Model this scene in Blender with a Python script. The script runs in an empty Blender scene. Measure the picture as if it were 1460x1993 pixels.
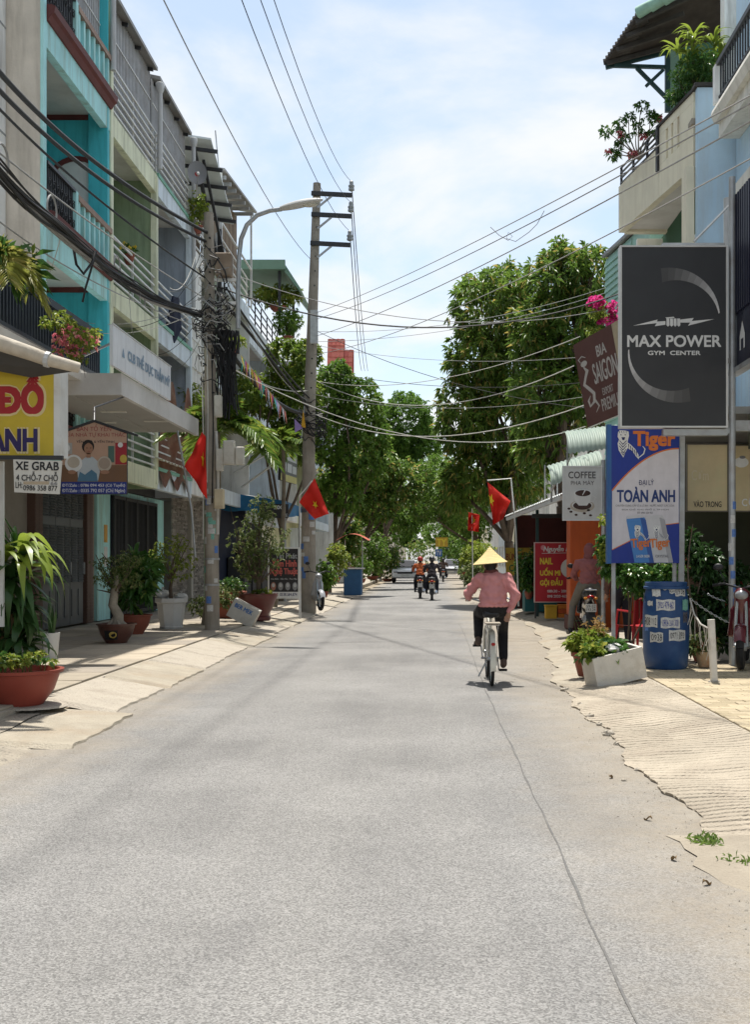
import bpy, bmesh, math, random
import numpy as np
from mathutils import Vector, Matrix
rnd = random.Random(7)
S = bpy.context.scene
COL = S.collection
R = math.radians

# ------------------------------------------------------------------ camera, sky, sun, exposure
F, CX, HY, EYE = 2200.0, 840.0, 1090.0, 1.5          # focal length and vanishing point in photo pixels, eye height in metres
cd = bpy.data.cameras.new('camera'); cam = bpy.data.objects.new('camera', cd); COL.objects.link(cam)
cam.location = (0, 0, EYE); cam.rotation_euler = (R(90), 0, 0)
cd.sensor_fit = 'VERTICAL'; cd.sensor_height = 36; cd.lens = 36 * F / 1993
cd.shift_x = (730 - CX) / 1993; cd.shift_y = (HY - 996.5) / 1993
cd.clip_start = 0.05; cd.clip_end = 3000
S.camera = cam

SUN_EL, SUN_AZ = 74.0, -4.0                            # azimuth from +Y towards +X
wd = bpy.data.worlds.new('World'); S.world = wd; wd.use_nodes = True
wn, wl = wd.node_tree.nodes, wd.node_tree.links
wn.clear()
wo = wn.new('ShaderNodeOutputWorld'); bg = wn.new('ShaderNodeBackground')
sky = wn.new('ShaderNodeTexSky'); sky.sky_type = 'NISHITA'; sky.sun_disc = False
sky.sun_elevation = R(SUN_EL); sky.sun_rotation = R(SUN_AZ); sky.air_density = 1.0; sky.dust_density = 1.6; sky.ozone_density = 1.0
tc = wn.new('ShaderNodeTexCoord'); sep = wn.new('ShaderNodeSeparateXYZ'); wl.new(tc.outputs['Generated'], sep.inputs[0])
def wmath(op, a, b):
    n = wn.new('ShaderNodeMath'); n.operation = op
    for i, v in enumerate((a, b)):
        if isinstance(v, (int, float)): n.inputs[i].default_value = v
        else: wl.new(v, n.inputs[i])
    return n.outputs[0]
zz = wmath('ADD', wmath('MAXIMUM', sep.outputs[2], 0.0), 0.28)
comb = wn.new('ShaderNodeCombineXYZ')
wl.new(wmath('DIVIDE', sep.outputs[0], zz), comb.inputs[0]); wl.new(wmath('DIVIDE', sep.outputs[1], zz), comb.inputs[1])
cn = wn.new('ShaderNodeTexNoise'); cn.inputs['Scale'].default_value = 1.9; cn.inputs['Detail'].default_value = 8; cn.inputs['Roughness'].default_value = .55
cn.inputs['Distortion'].default_value = .25
wl.new(comb.outputs[0], cn.inputs['Vector'])
cr = wn.new('ShaderNodeMapRange'); cr.inputs[1].default_value = .42; cr.inputs[2].default_value = .62; cr.inputs[3].default_value = .10; cr.inputs[4].default_value = .95
cr.interpolation_type = 'SMOOTHSTEP'
wl.new(cn.outputs['Fac'], cr.inputs[0])
cm = wn.new('ShaderNodeMix'); cm.data_type = 'RGBA'
hs = wn.new('ShaderNodeHueSaturation'); hs.inputs['Saturation'].default_value = .84; hs.inputs['Value'].default_value = .66; hs.inputs['Hue'].default_value = .490; wl.new(sky.outputs[0], hs.inputs['Color'])
wl.new(cr.outputs[0], cm.inputs['Factor']); wl.new(hs.outputs[0], cm.inputs['A']); cm.inputs['B'].default_value = (3.35, 3.4, 3.46, 1)
wl.new(cm.outputs['Result'], bg.inputs['Color']); bg.inputs['Strength'].default_value = 0.15
wl.new(bg.outputs[0], wo.inputs[0])
sl = bpy.data.lights.new('sun', 'SUN'); sun = bpy.data.objects.new('sun', sl); COL.objects.link(sun)
sl.energy = 3.3; sl.angle = R(1.2); sl.color = (1, .955, .885)
_d = Vector((math.sin(R(SUN_AZ)) * math.cos(R(SUN_EL)), math.cos(R(SUN_AZ)) * math.cos(R(SUN_EL)), math.sin(R(SUN_EL))))
sun.rotation_euler = (-_d).to_track_quat('-Z', 'Y').to_euler()
S.view_settings.view_transform = 'Standard'; S.view_settings.look = 'None'; S.view_settings.gamma = 1
S.view_settings.use_curve_mapping = False; S.view_settings.exposure = 0.98
S.cycles.max_bounces = 8; S.cycles.diffuse_bounces = 6; S.cycles.transparent_max_bounces = 8

# ------------------------------------------------------------------ materials
MATS = {}
def _new(name):
    m = bpy.data.materials.new(name); m.use_nodes = True
    return m, m.node_tree.nodes, m.node_tree.links
def mat(name, col=None, rough=.75, var=.18, scale=2.5, bump=0, bscale=30, metal=0, spec=.35, stain=None, samt=.5, sscale=1.2, streak=False, speck=None, spscale=200, spamt=.3, coat=0):
    if name in MATS: return MATS[name]
    m, n, l = _new(name); b = n['Principled BSDF']
    b.inputs['Roughness'].default_value = rough; b.inputs['Metallic'].default_value = metal
    b.inputs['Specular IOR Level'].default_value = spec; b.inputs['Coat Weight'].default_value = coat
    t = n.new('ShaderNodeTexCoord'); vec = t.outputs['Object']
    nz = n.new('ShaderNodeTexNoise'); nz.inputs['Scale'].default_value = scale; nz.inputs['Detail'].default_value = 6; nz.inputs['Roughness'].default_value = .6
    l.new(vec, nz.inputs['Vector'])
    mr = n.new('ShaderNodeMapRange'); mr.inputs[1].default_value = .3; mr.inputs[2].default_value = .7; mr.inputs[3].default_value = 1 - var; mr.inputs[4].default_value = 1 + var * .6
    l.new(nz.outputs['Fac'], mr.inputs[0])
    mx = n.new('ShaderNodeMix'); mx.data_type = 'RGBA'; mx.blend_type = 'MULTIPLY'; mx.inputs['Factor'].default_value = 1
    mx.inputs['A'].default_value = (*col, 1); l.new(mr.outputs[0], mx.inputs['B'])
    out = mx.outputs['Result']
    if stain:
        mp = n.new('ShaderNodeMapping'); mp.inputs['Scale'].default_value = (1, 1, .12) if streak else (1, 1, 1)
        l.new(vec, mp.inputs['Vector'])
        sn = n.new('ShaderNodeTexNoise'); sn.inputs['Scale'].default_value = sscale * (4 if streak else 1); sn.inputs['Detail'].default_value = 8; sn.inputs['Roughness'].default_value = .65
        l.new(mp.outputs[0], sn.inputs['Vector'])
        sr = n.new('ShaderNodeMapRange'); sr.inputs[1].default_value = .48; sr.inputs[2].default_value = .72; sr.inputs[3].default_value = 0; sr.inputs[4].default_value = samt
        l.new(sn.outputs['Fac'], sr.inputs[0])
        m2 = n.new('ShaderNodeMix'); m2.data_type = 'RGBA'; l.new(sr.outputs[0], m2.inputs['Factor']); l.new(out, m2.inputs['A']); m2.inputs['B'].default_value = (*stain, 1)
        out = m2.outputs['Result']
    if speck:
        vn = n.new('ShaderNodeTexNoise'); vn.inputs['Scale'].default_value = spscale; vn.inputs['Detail'].default_value = 2
        l.new(vec, vn.inputs['Vector'])
        vr = n.new('ShaderNodeMapRange'); vr.inputs[1].default_value = .55; vr.inputs[2].default_value = .7; vr.inputs[3].default_value = 0; vr.inputs[4].default_value = spamt
        l.new(vn.outputs['Fac'], vr.inputs[0])
        m3 = n.new('ShaderNodeMix'); m3.data_type = 'RGBA'; l.new(vr.outputs[0], m3.inputs['Factor']); l.new(out, m3.inputs['A']); m3.inputs['B'].default_value = (*speck, 1)
        out = m3.outputs['Result']
    l.new(out, b.inputs['Base Color'])
    if bump:
        bn = n.new('ShaderNodeTexNoise'); bn.inputs['Scale'].default_value = bscale; bn.inputs['Detail'].default_value = 4; l.new(vec, bn.inputs['Vector'])
        bp = n.new('ShaderNodeBump'); bp.inputs['Strength'].default_value = bump; bp.inputs['Distance'].default_value = .02
        l.new(bn.outputs['Fac'], bp.inputs['Height']); l.new(bp.outputs[0], b.inputs['Normal'])
    MATS[name] = m
    return m
def leafmat(name, c1, c2, c3=None, c3amt=.12, trans=.35, rough=.45, clump=.5):
    if name in MATS: return MATS[name]
    m, n, l = _new(name); b = n['Principled BSDF']; b.inputs['Roughness'].default_value = rough; b.inputs['Specular IOR Level'].default_value = .35
    g = n.new('ShaderNodeNewGeometry'); t = n.new('ShaderNodeTexCoord')
    nz = n.new('ShaderNodeTexNoise'); nz.inputs['Scale'].default_value = clump; nz.inputs['Detail'].default_value = 3; l.new(t.outputs['Object'], nz.inputs['Vector'])
    ad = n.new('ShaderNodeMath'); ad.operation = 'MULTIPLY_ADD'; l.new(g.outputs['Random Per Island'], ad.inputs[0]); ad.inputs[1].default_value = .55
    mr = n.new('ShaderNodeMapRange'); mr.inputs[1].default_value = .35; mr.inputs[2].default_value = .68; mr.inputs[4].default_value = .55; l.new(nz.outputs['Fac'], mr.inputs[0])
    l.new(mr.outputs[0], ad.inputs[2])
    mx = n.new('ShaderNodeMix'); mx.data_type = 'RGBA'; l.new(ad.outputs[0], mx.inputs['Factor']); mx.inputs['A'].default_value = (*c1, 1); mx.inputs['B'].default_value = (*c2, 1)
    out = mx.outputs['Result']
    if c3:
        cmp = n.new('ShaderNodeMath'); cmp.operation = 'LESS_THAN'; cmp.inputs[1].default_value = c3amt; l.new(g.outputs['Random Per Island'], cmp.inputs[0])
        m3 = n.new('ShaderNodeMix'); m3.data_type = 'RGBA'; l.new(cmp.outputs[0], m3.inputs['Factor']); l.new(out, m3.inputs['A']); m3.inputs['B'].default_value = (*c3, 1)
        out = m3.outputs['Result']
    l.new(out, b.inputs['Base Color'])
    tr = n.new('ShaderNodeBsdfTranslucent'); l.new(out, tr.inputs['Color'])
    ms = n.new('ShaderNodeMixShader'); ms.inputs[0].default_value = trans; l.new(b.outputs[0], ms.inputs[1]); l.new(tr.outputs[0], ms.inputs[2])
    l.new(ms.outputs[0], n['Material Output'].inputs[0])
    MATS[name] = m
    return m
def flat(name, col=None, rough=.5):
    if name in MATS: return MATS[name]
    return mat(name, col, rough=rough, var=.10, scale=5, stain=tuple(c * .72 + .02 for c in col), samt=.45, sscale=1.6, streak=True)

# ------------------------------------------------------------------ objects
def tag(o, label=None, cat=None, group=None, kind=None):
    if label: o['label'] = label
    if cat: o['category'] = cat
    if group: o['group'] = group
    if kind: o['kind'] = kind
    return o
ORG = {}
def thing(name, loc, label, cat, group=None, rz=0, kind=None):
    o = bpy.data.objects.new(name, None); COL.objects.link(o); o.location = loc; o.rotation_euler = (0, 0, rz)
    o.empty_display_size = .1
    ORG[o.name] = Vector(loc)
    return tag(o, label, cat, group, kind)
def link(name, me, m=None, parent=None, loc=None, rot=None):
    o = bpy.data.objects.new(name, me); COL.objects.link(o)
    if m is not None and len(me.materials) == 0: me.materials.append(m)
    if parent is not None: o.parent = parent
    if loc is not None: o.location = loc
    if rot is not None: o.rotation_euler = rot
    return o
def org_of(p):
    v = Vector((0, 0, 0))
    while p is not None:
        v += Vector(p.location); p = p.parent
    return v
def copy_tree(o, parent=None):
    c = o.copy(); COL.objects.link(c); c.parent = parent
    for ch in list(o.children): copy_tree(ch, c)
    return c

class MB:
    def __init__(s): s.v = []; s.f = []
    def _add(s, vs, fs):
        k = len(s.v); s.v += [tuple(v) for v in vs]; s.f += [tuple(i + k for i in f) for f in fs]; return s
    def box(s, x0, x1, y0, y1, z0, z1, bev=0):
        vs = [(x, y, z) for z in (z0, z1) for y in (y0, y1) for x in (x0, x1)]
        return s._add(vs, [(0, 2, 3, 1), (4, 5, 7, 6), (0, 1, 5, 4), (2, 6, 7, 3), (0, 4, 6, 2), (1, 3, 7, 5)])
    def obox(s, c, sx, sy, sz, M=None):
        c = Vector(c); vs = []
        for z in (-.5, .5):
            for y in (-.5, .5):
                for x in (-.5, .5):
                    p = Vector((x * sx, y * sy, z * sz)); vs.append(c + (M @ p if M is not None else p))
        return s._add(vs, [(0, 2, 3, 1), (4, 5, 7, 6), (0, 1, 5, 4), (2, 6, 7, 3), (0, 4, 6, 2), (1, 3, 7, 5)])
    def bar(s, a, b, w, h=None, up=(0, 0, 1)):
        a = Vector(a); b = Vector(b); h = h or w; d = (b - a); L = d.length
        if L < 1e-6: return s
        d /= L; up = Vector(up)
        if abs(d.dot(up)) > .98: up = Vector((0, 1, 0))
        x = d.cross(up).normalized(); u = x.cross(d)
        return s.obox((a + b) / 2, w, L, h, Matrix((x, d, u)).transposed())
    def tube(s, pts, r, n=6, cap=True):
        pts = [Vector(p) for p in pts]; rs = r if hasattr(r, '__len__') else [r] * len(pts)
        k0 = len(s.v); up = None
        for i, p in enumerate(pts):
            d = (pts[min(i + 1, len(pts) - 1)] - pts[max(i - 1, 0)])
            d = d.normalized() if d.length > 1e-9 else Vector((0, 0, 1))
            if up is None:
                up = Vector((0, 0, 1)) if abs(d.z) < .9 else Vector((1, 0, 0))
            x = d.cross(up).normalized(); up = x.cross(d).normalized()
            for j in range(n):
                a = 2 * math.pi * j / n; s.v.append(tuple(p + (x * math.cos(a) + up * math.sin(a)) * rs[i]))
        for i in range(len(pts) - 1):
            for j in range(n):
                a, b = k0 + i * n + j, k0 + i * n + (j + 1) % n
                s.f.append((a, b, b + n, a + n))
        if cap:
            s.f.append(tuple(k0 + j for j in range(n))[::-1]); s.f.append(tuple(k0 + (len(pts) - 1) * n + j for j in range(n)))
        return s
    def lathe(s, prof, c=(0, 0, 0), n=24, sx=1, sy=1):
        k0 = len(s.v)
        for r, z in prof:
            for j in range(n):
                a = 2 * math.pi * (j + .5) / n; s.v.append((c[0] + r * math.cos(a) * sx, c[1] + r * math.sin(a) * sy, c[2] + z))
        for i in range(len(prof) - 1):
            for j in range(n):
                a, b = k0 + i * n + j, k0 + i * n + (j + 1) % n
                s.f.append((a, b, b + n, a + n))
        s.f.append(tuple(k0 + j for j in range(n))[::-1]); s.f.append(tuple(k0 + (len(prof) - 1) * n + j for j in range(n)))
        return s
    def poly(s, pts): return s._add(pts, [tuple(range(len(pts)))])
    def prism(s, pts, vec):
        n = len(pts); v = Vector(vec); a = [Vector(p) for p in pts]
        return s._add(a + [p + v for p in a], [tuple(range(n))[::-1], tuple(range(n, 2 * n))] + [(i, (i + 1) % n, (i + 1) % n + n, i + n) for i in range(n)])
    def ball(s, c, rx, ry=None, rz=None, nu=10, nv=7):
        ry = ry or rx; rz = rz or rx
        prof = [(max(math.sin(math.pi * i / nv), 1e-3), -math.cos(math.pi * i / nv)) for i in range(nv + 1)]
        k0 = len(s.v)
        for r, z in prof:
            for j in range(nu):
                a = 2 * math.pi * j / nu; s.v.append((c[0] + r * math.cos(a) * rx, c[1] + r * math.sin(a) * ry, c[2] + z * rz))
        for i in range(nv):
            for j in range(nu):
                a, b = k0 + i * nu + j, k0 + i * nu + (j + 1) % nu
                s.f.append((a, b, b + nu, a + nu))
        return s
    def grid(s, fn, nu, nv):
        k0 = len(s.v)
        for i in range(nu + 1):
            for j in range(nv + 1): s.v.append(tuple(fn(i / nu, j / nv)))
        for i in range(nu):
            for j in range(nv):
                a = k0 + i * (nv + 1) + j; s.f.append((a, a + nv + 1, a + nv + 2, a + 1))
        return s
    def mesh(s, name='m'):
        me = bpy.data.meshes.new(name); me.from_pydata(s.v, [], s.f); me.update(); return me
    def build(s, name, m, parent=None, local=False, smooth=False, bevel=0, fixn=True):
        if parent is not None and not local:
            o0 = org_of(parent); s.v = [(v[0] - o0.x, v[1] - o0.y, v[2] - o0.z) for v in s.v]
        me = s.mesh(name); me.materials.append(m)
        if fixn or bevel:
            bm = bmesh.new(); bm.from_mesh(me)
            if bevel:
                bmesh.ops.bevel(bm, geom=list(bm.edges), offset=bevel, segments=1, affect='EDGES', clamp_overlap=True)
            bmesh.ops.recalc_face_normals(bm, faces=bm.faces); bm.to_mesh(me); bm.free()
        if smooth:
            me.polygons.foreach_set('use_smooth', [True] * len(me.polygons))
            if hasattr(me, 'set_sharp_from_angle'): me.set_sharp_from_angle(angle=R(40))
        return link(name, me, None, parent)
def centred(name, m, parent=None, **k): return None

def W(px, py, Y): return Vector(((px - CX) / F * Y, Y, EYE + (HY - py) / F * Y))     # photo pixel at a known distance
def gy(py, z=0.15): return F * (EYE - z) / (py - HY)                                  # distance of a ground point

# text as flat print on a plane
_font_cache = {}
def text_verts(s, bold):
    key = (s, bold)
    if key in _font_cache: return _font_cache[key]
    dbars = [i for i, ch in enumerate(s) if ch == 'Đ']; s = s.replace('Đ', 'D')
    c = bpy.data.curves.new('t', 'FONT'); c.body = s; c.size = 1; c.offset = bold; c.resolution_u = 3
    o = bpy.data.objects.new('t', c); COL.objects.link(o)
    dg = bpy.context.evaluated_depsgraph_get(); me = bpy.data.meshes.new_from_object(o.evaluated_get(dg))
    vs = np.array([v.co[:] for v in me.vertices]); fs = [tuple(p.vertices) for p in me.polygons]
    for i in dbars:                                   # the bar of the letter D with stroke
        a, _ = text_verts(s[:i] + 'D', 0); w, _ = text_verts('D', 0); x1 = a[:, 0].max(); x0 = x1 - (w[:, 0].max() - w[:, 0].min()); h = w[:, 1].max()
        k = len(vs); vs = np.vstack([vs, [[x0 - .09, h * .45, .002], [x0 + .30, h * .45, .002], [x0 + .30, h * .56, .002], [x0 - .09, h * .56, .002]]]); fs.append((k, k + 1, k + 2, k + 3))
    bpy.data.objects.remove(o); bpy.data.curves.remove(c); bpy.data.meshes.remove(me)
    _font_cache[key] = (vs, fs)
    return vs, fs

class Panel:
    """flat printed face: corners top-left, top-right, bottom-left in space; pixel box of the photograph used as the layout grid of the print"""
    def __init__(s, parent, TL, TR, BL, box, normal=None):
        s.p = parent; s.TL, s.TR, s.BL = Vector(TL), Vector(TR), Vector(BL); s.box = box
        s.n = (s.TR - s.TL).cross(s.BL - s.TL).normalized() * -1 if normal is None else Vector(normal)
        s.acc = {}; s.k = 1
    def P(s, x, y, lift=0):
        x0, y0, x1, y1 = s.box; u = (x - x0) / (x1 - x0); v = (y - y0) / (y1 - y0)
        return s.TL + (s.TR - s.TL) * u + (s.BL - s.TL) * v + s.n * lift
    def _mb(s, name, m, layer):
        return s.acc.setdefault((name, m.name, layer), (MB(), m))[0]
    def poly(s, pts, m, layer=1, name='print'):
        s._mb(name, m, layer).poly([s.P(x, y, .0015 + .002 * layer) for x, y in pts]); return s
    def rect(s, x0, y0, x1, y1, m, layer=1, name='print'): return s.poly([(x0, y0), (x1, y0), (x1, y1), (x0, y1)], m, layer, name)
    def ell(s, cx, cy, rx, ry, m, layer=1, n=20, name='print', a0=0, a1=360):
        return s.poly([(cx + rx * math.cos(R(a0 + (a1 - a0) * i / n)), cy + ry * math.sin(R(a0 + (a1 - a0) * i / n))) for i in range(n + (a1 - a0 < 360))], m, layer, name)
    def strip(s, pts, ws, m, layer=1, name='print'):
        n = len(pts)
        for i in range(n - 1):
            (xa, ya), (xb, yb) = pts[i], pts[i + 1]
            def nrm(i):
                (x0, y0), (x1, y1) = pts[max(i - 1, 0)], pts[min(i + 1, n - 1)]
                d = math.hypot(x1 - x0, y1 - y0) or 1; return (-(y1 - y0) / d, (x1 - x0) / d)
            na, nb = nrm(i), nrm(i + 1); wa, wb = ws[i] / 2, ws[i + 1] / 2
            s.poly([(xa + na[0] * wa, ya + na[1] * wa), (xb + nb[0] * wb, yb + nb[1] * wb), (xb - nb[0] * wb, yb - nb[1] * wb), (xa - na[0] * wa, ya - na[1] * wa)], m, layer, name)
        return s
    def text(s, t, x0, y0, x1, y1, m, bold=.0, layer=2, shear=0, rot=0, name='lettering'):
        vs, fs = text_verts(t, 0)
        if len(vs) == 0: return s
        lo, hi = vs.min(0), vs.max(0); d = np.maximum(hi - lo, 1e-6)
        cxm, cym = (x0 + x1) / 2, (y0 + y1) / 2; ca, sa = math.cos(R(rot)), math.sin(R(rot))
        kx, ky = (x1 - x0) / d[0], (y1 - y0) / d[1]
        offs = [(0, 0)] if not bold else [(bold * a, bold * b) for a, b in ((-1, -1), (1, -1), (0, 0), (-1, 1), (1, 1))]
        for q, (ox, oy) in enumerate(offs):
            out = []
            for v in vs:
                u = (v[0] - lo[0]) / d[0]; w = 1 - (v[1] - lo[1]) / d[1]
                x = x0 + (x1 - x0) * u + shear * (1 - w) * (y1 - y0) + ox * kx; y = y0 + (y1 - y0) * w + oy * kx
                dx, dy = x - cxm, y - cym
                out.append(s.P(cxm + dx * ca - dy * sa, cym + dx * sa + dy * ca, .0015 + .002 * layer + q * .0003 + v[2]))
            s._mb(name, m, layer)._add(out, fs)
        return s
    def done(s):
        for (name, _, _), (mb, m) in s.acc.items(): mb.build(name, m, s.p, fixn=False)
def facing(parent, px0, py0, px1, py1, Y):
    a, b, c = W(px0, py0, Y), W(px1, py0, Y), W(px0, py1, Y)
    return Panel(parent, a, b, c, (px0, py0, px1, py1), normal=(0, -1, 0))

# leaves: arrays of base point, direction, length, width -> folded diamond per leaf
nr = np.random.default_rng(11)
def leaves_mesh(name, base, dirs, ln, wd, m, parent, fold=.25, local=False, droop=0.25):
    base = np.asarray(base, float); d = np.asarray(dirs, float); n = len(base)
    d /= np.maximum(np.linalg.norm(d, axis=1, keepdims=True), 1e-6)
    if parent is not None and not local: base = base - np.array(org_of(parent))
    up = np.tile(np.array([[0, 0, 1.]]), (n, 1)) + nr.normal(0, .45, (n, 3))
    side = np.cross(d, up); side /= np.maximum(np.linalg.norm(side, axis=1, keepdims=True), 1e-6)
    nor = np.cross(side, d)
    ln = np.broadcast_to(ln, (n,))[:, None]; wd_ = np.broadcast_to(wd, (n,))[:, None]
    mid = base + d * ln * .5
    tip = base + d * ln - np.array([[0, 0, 1.]]) * ln * droop
    L = mid + side * wd_ * .5 + nor * wd_ * fold; Rr = mid - side * wd_ * .5 + nor * wd_ * fold
    V = np.stack([base, L, tip, Rr], 1).reshape(-1, 3)
    k = np.arange(n)[:, None] * 4
    T = np.concatenate([k + [[0, 1, 2]], k + [[0, 2, 3]]], 1).reshape(-1)
    me = bpy.data.meshes.new(name); me.vertices.add(len(V)); me.vertices.foreach_set('co', V.reshape(-1))
    me.loops.add(len(T)); me.loops.foreach_set('vertex_index', T.astype(np.int32))
    me.polygons.add(len(T) // 3); me.polygons.foreach_set('loop_start', np.arange(0, len(T), 3, dtype=np.int32))
    me.update(calc_edges=True); me.validate(); me.materials.append(m)
    return link(name, me, None, parent)
def unit(n):
    v = nr.normal(size=(n, 3)); return v / np.linalg.norm(v, axis=1, keepdims=True)
def blob_points(blobs, n, shell=.55):
    vol = np.array([b[1][0] * b[1][1] * b[1][2] for b in blobs]) ** .75; pr = vol / vol.sum()
    idx = nr.choice(len(blobs), n, p=pr); u = unit(n); rr = shell + (1 - shell) * nr.random(n) ** .6
    c = np.array([b[0] for b in blobs])[idx]; r = np.array([b[1] for b in blobs])[idx]
    jag = 1 + nr.normal(0, .07, (n, 1))
    return c + u * rr[:, None] * r * jag, u
def whorls(pts, out, k, ln, wd, spread=1.0, down=.35):
    n = len(pts); base = np.repeat(pts, k, 0); o = np.repeat(out, k, 0)
    d = unit(n * k) * spread + o * .6; d[:, 2] -= down
    base = base + unit(n * k) * ln * .12
    return base, d, ln * nr.uniform(.65, 1.15, n * k), wd * nr.uniform(.75, 1.2, n * k)
def limb(a, b, r0, r1, sag=.15, n=5):
    a, b = Vector(a), Vector(b); pts = []
    off = Vector((rnd.uniform(-1, 1), rnd.uniform(-1, 1), rnd.uniform(-.2, .6))) * (b - a).length * sag
    for i in range(n + 1):
        t = i / n; pts.append(a.lerp(b, t) + off * math.sin(math.pi * t))
    return pts, [r0 + (r1 - r0) * i / n for i in range(n + 1)]
BARK = mat('bark', (.12, .09, .065), .9, .35, 6, bump=.6, bscale=18)
BARKG = mat('bark_grey', (.20, .17, .13), .9, .3, 6, bump=.5, bscale=18)
def tree(name, base, label, cat, blobs, nwh, k, ln, wd, lm, trunk_r=.16, fork=.35, bark=None, group=None, down=.35, shell=.5, lean=(0, 0)):
    t = thing(name, base, label, cat, group); bark = bark or BARK
    b0 = Vector(base); cen = sum((Vector(b[0]) for b in blobs), Vector()) / len(blobs)
    fk = Vector((b0.x + (cen.x - b0.x) * .35 + lean[0], b0.y + (cen.y - b0.y) * .35 + lean[1], b0.z + (cen.z - b0.z) * fork))
    mb = MB(); pts, rs = limb(b0 - Vector((0, 0, .1)), fk, trunk_r, trunk_r * .75, .05); rs[0] *= 1.35; mb.tube(pts, rs, 10)
    for c, r in blobs:
        c = Vector(c); p, q = limb(fk, c, trunk_r * .55, trunk_r * .15, .12); mb.tube(p, q, 6)
        for _ in range(4):
            e = c + Vector([rnd.uniform(-.75, .75) * r[i] for i in range(3)]); p, q = limb(c.lerp(fk, .3), e, trunk_r * .22, trunk_r * .05, .12); mb.tube(p, q, 5)
    mb.build('trunk', bark, t, smooth=True)
    p, o = blob_points([(np.array(c), np.array(r)) for c, r in blobs], nwh, shell)
    leaves_mesh('crown', *whorls(p, o, k, ln, wd, down=down), lm, t)
    return t
def voxel(name, prims, m, parent=None, vox=.014, smooth=6, local=True):
    """one continuous surface from tapered limbs [(p, r, q, r2)] and ellipsoids [(c, (rx, ry, rz))]"""
    mb = MB()
    for p in prims:
        if len(p) == 4:
            a, ra, b, rb = Vector(p[0]), p[1], Vector(p[2]), p[3]
            pts = [a.lerp(b, t) for t in (0, .33, .66, 1)]; mb.tube(pts, [ra + (rb - ra) * t for t in (0, .33, .66, 1)], 10)
            mb.ball(a, ra, nu=10, nv=8); mb.ball(b, rb, nu=10, nv=8)
        else: mb.ball(p[0], *p[1], nu=14, nv=10)
    me = mb.mesh(name); bm = bmesh.new(); bm.from_mesh(me); bmesh.ops.recalc_face_normals(bm, faces=bm.faces); bm.to_mesh(me); bm.free()
    o = bpy.data.objects.new('tmp', me); COL.objects.link(o)
    rm = o.modifiers.new('r', 'REMESH'); rm.mode = 'VOXEL'; rm.voxel_size = vox
    sm = o.modifiers.new('s', 'SMOOTH'); sm.iterations = smooth; sm.factor = .5
    dg = bpy.context.evaluated_depsgraph_get(); m2 = bpy.data.meshes.new_from_object(o.evaluated_get(dg)); bpy.data.objects.remove(o)
    m2.name = name; m2.materials.clear(); m2.materials.append(m); m2.polygons.foreach_set('use_smooth', [True] * len(m2.polygons))
    return link(name, m2, None, parent)
# ================================================================== ground, road, pavements
def lerp_tab(tab, y):
    if y <= tab[0][0]: return tab[0][1]
    for (a, b), (c, d) in zip(tab, tab[1:]):
        if y <= c: return b + (d - b) * (y - a) / (c - a)
    return tab[-1][1]
XR = lambda y: lerp_tab([(-10, 1.5), (13.5, 1.5), (17, 1.8), (24, 2.2), (40, 2.35), (80, 2.5)], y)     # right edge of the carriageway
XR2 = lambda y: lerp_tab([(-10, 2.5), (14, 2.5), (18, 2.55), (24, 2.8), (40, 2.9), (80, 3.0)], y)       # top of the right ramp
XL = lambda y: lerp_tab([(-10, -3.1), (30, -3.1), (50, -3.15), (80, -3.0)], y)
XL2 = lambda y: lerp_tab([(-10, -3.85), (30, -3.85), (80, -3.7)], y)

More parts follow.
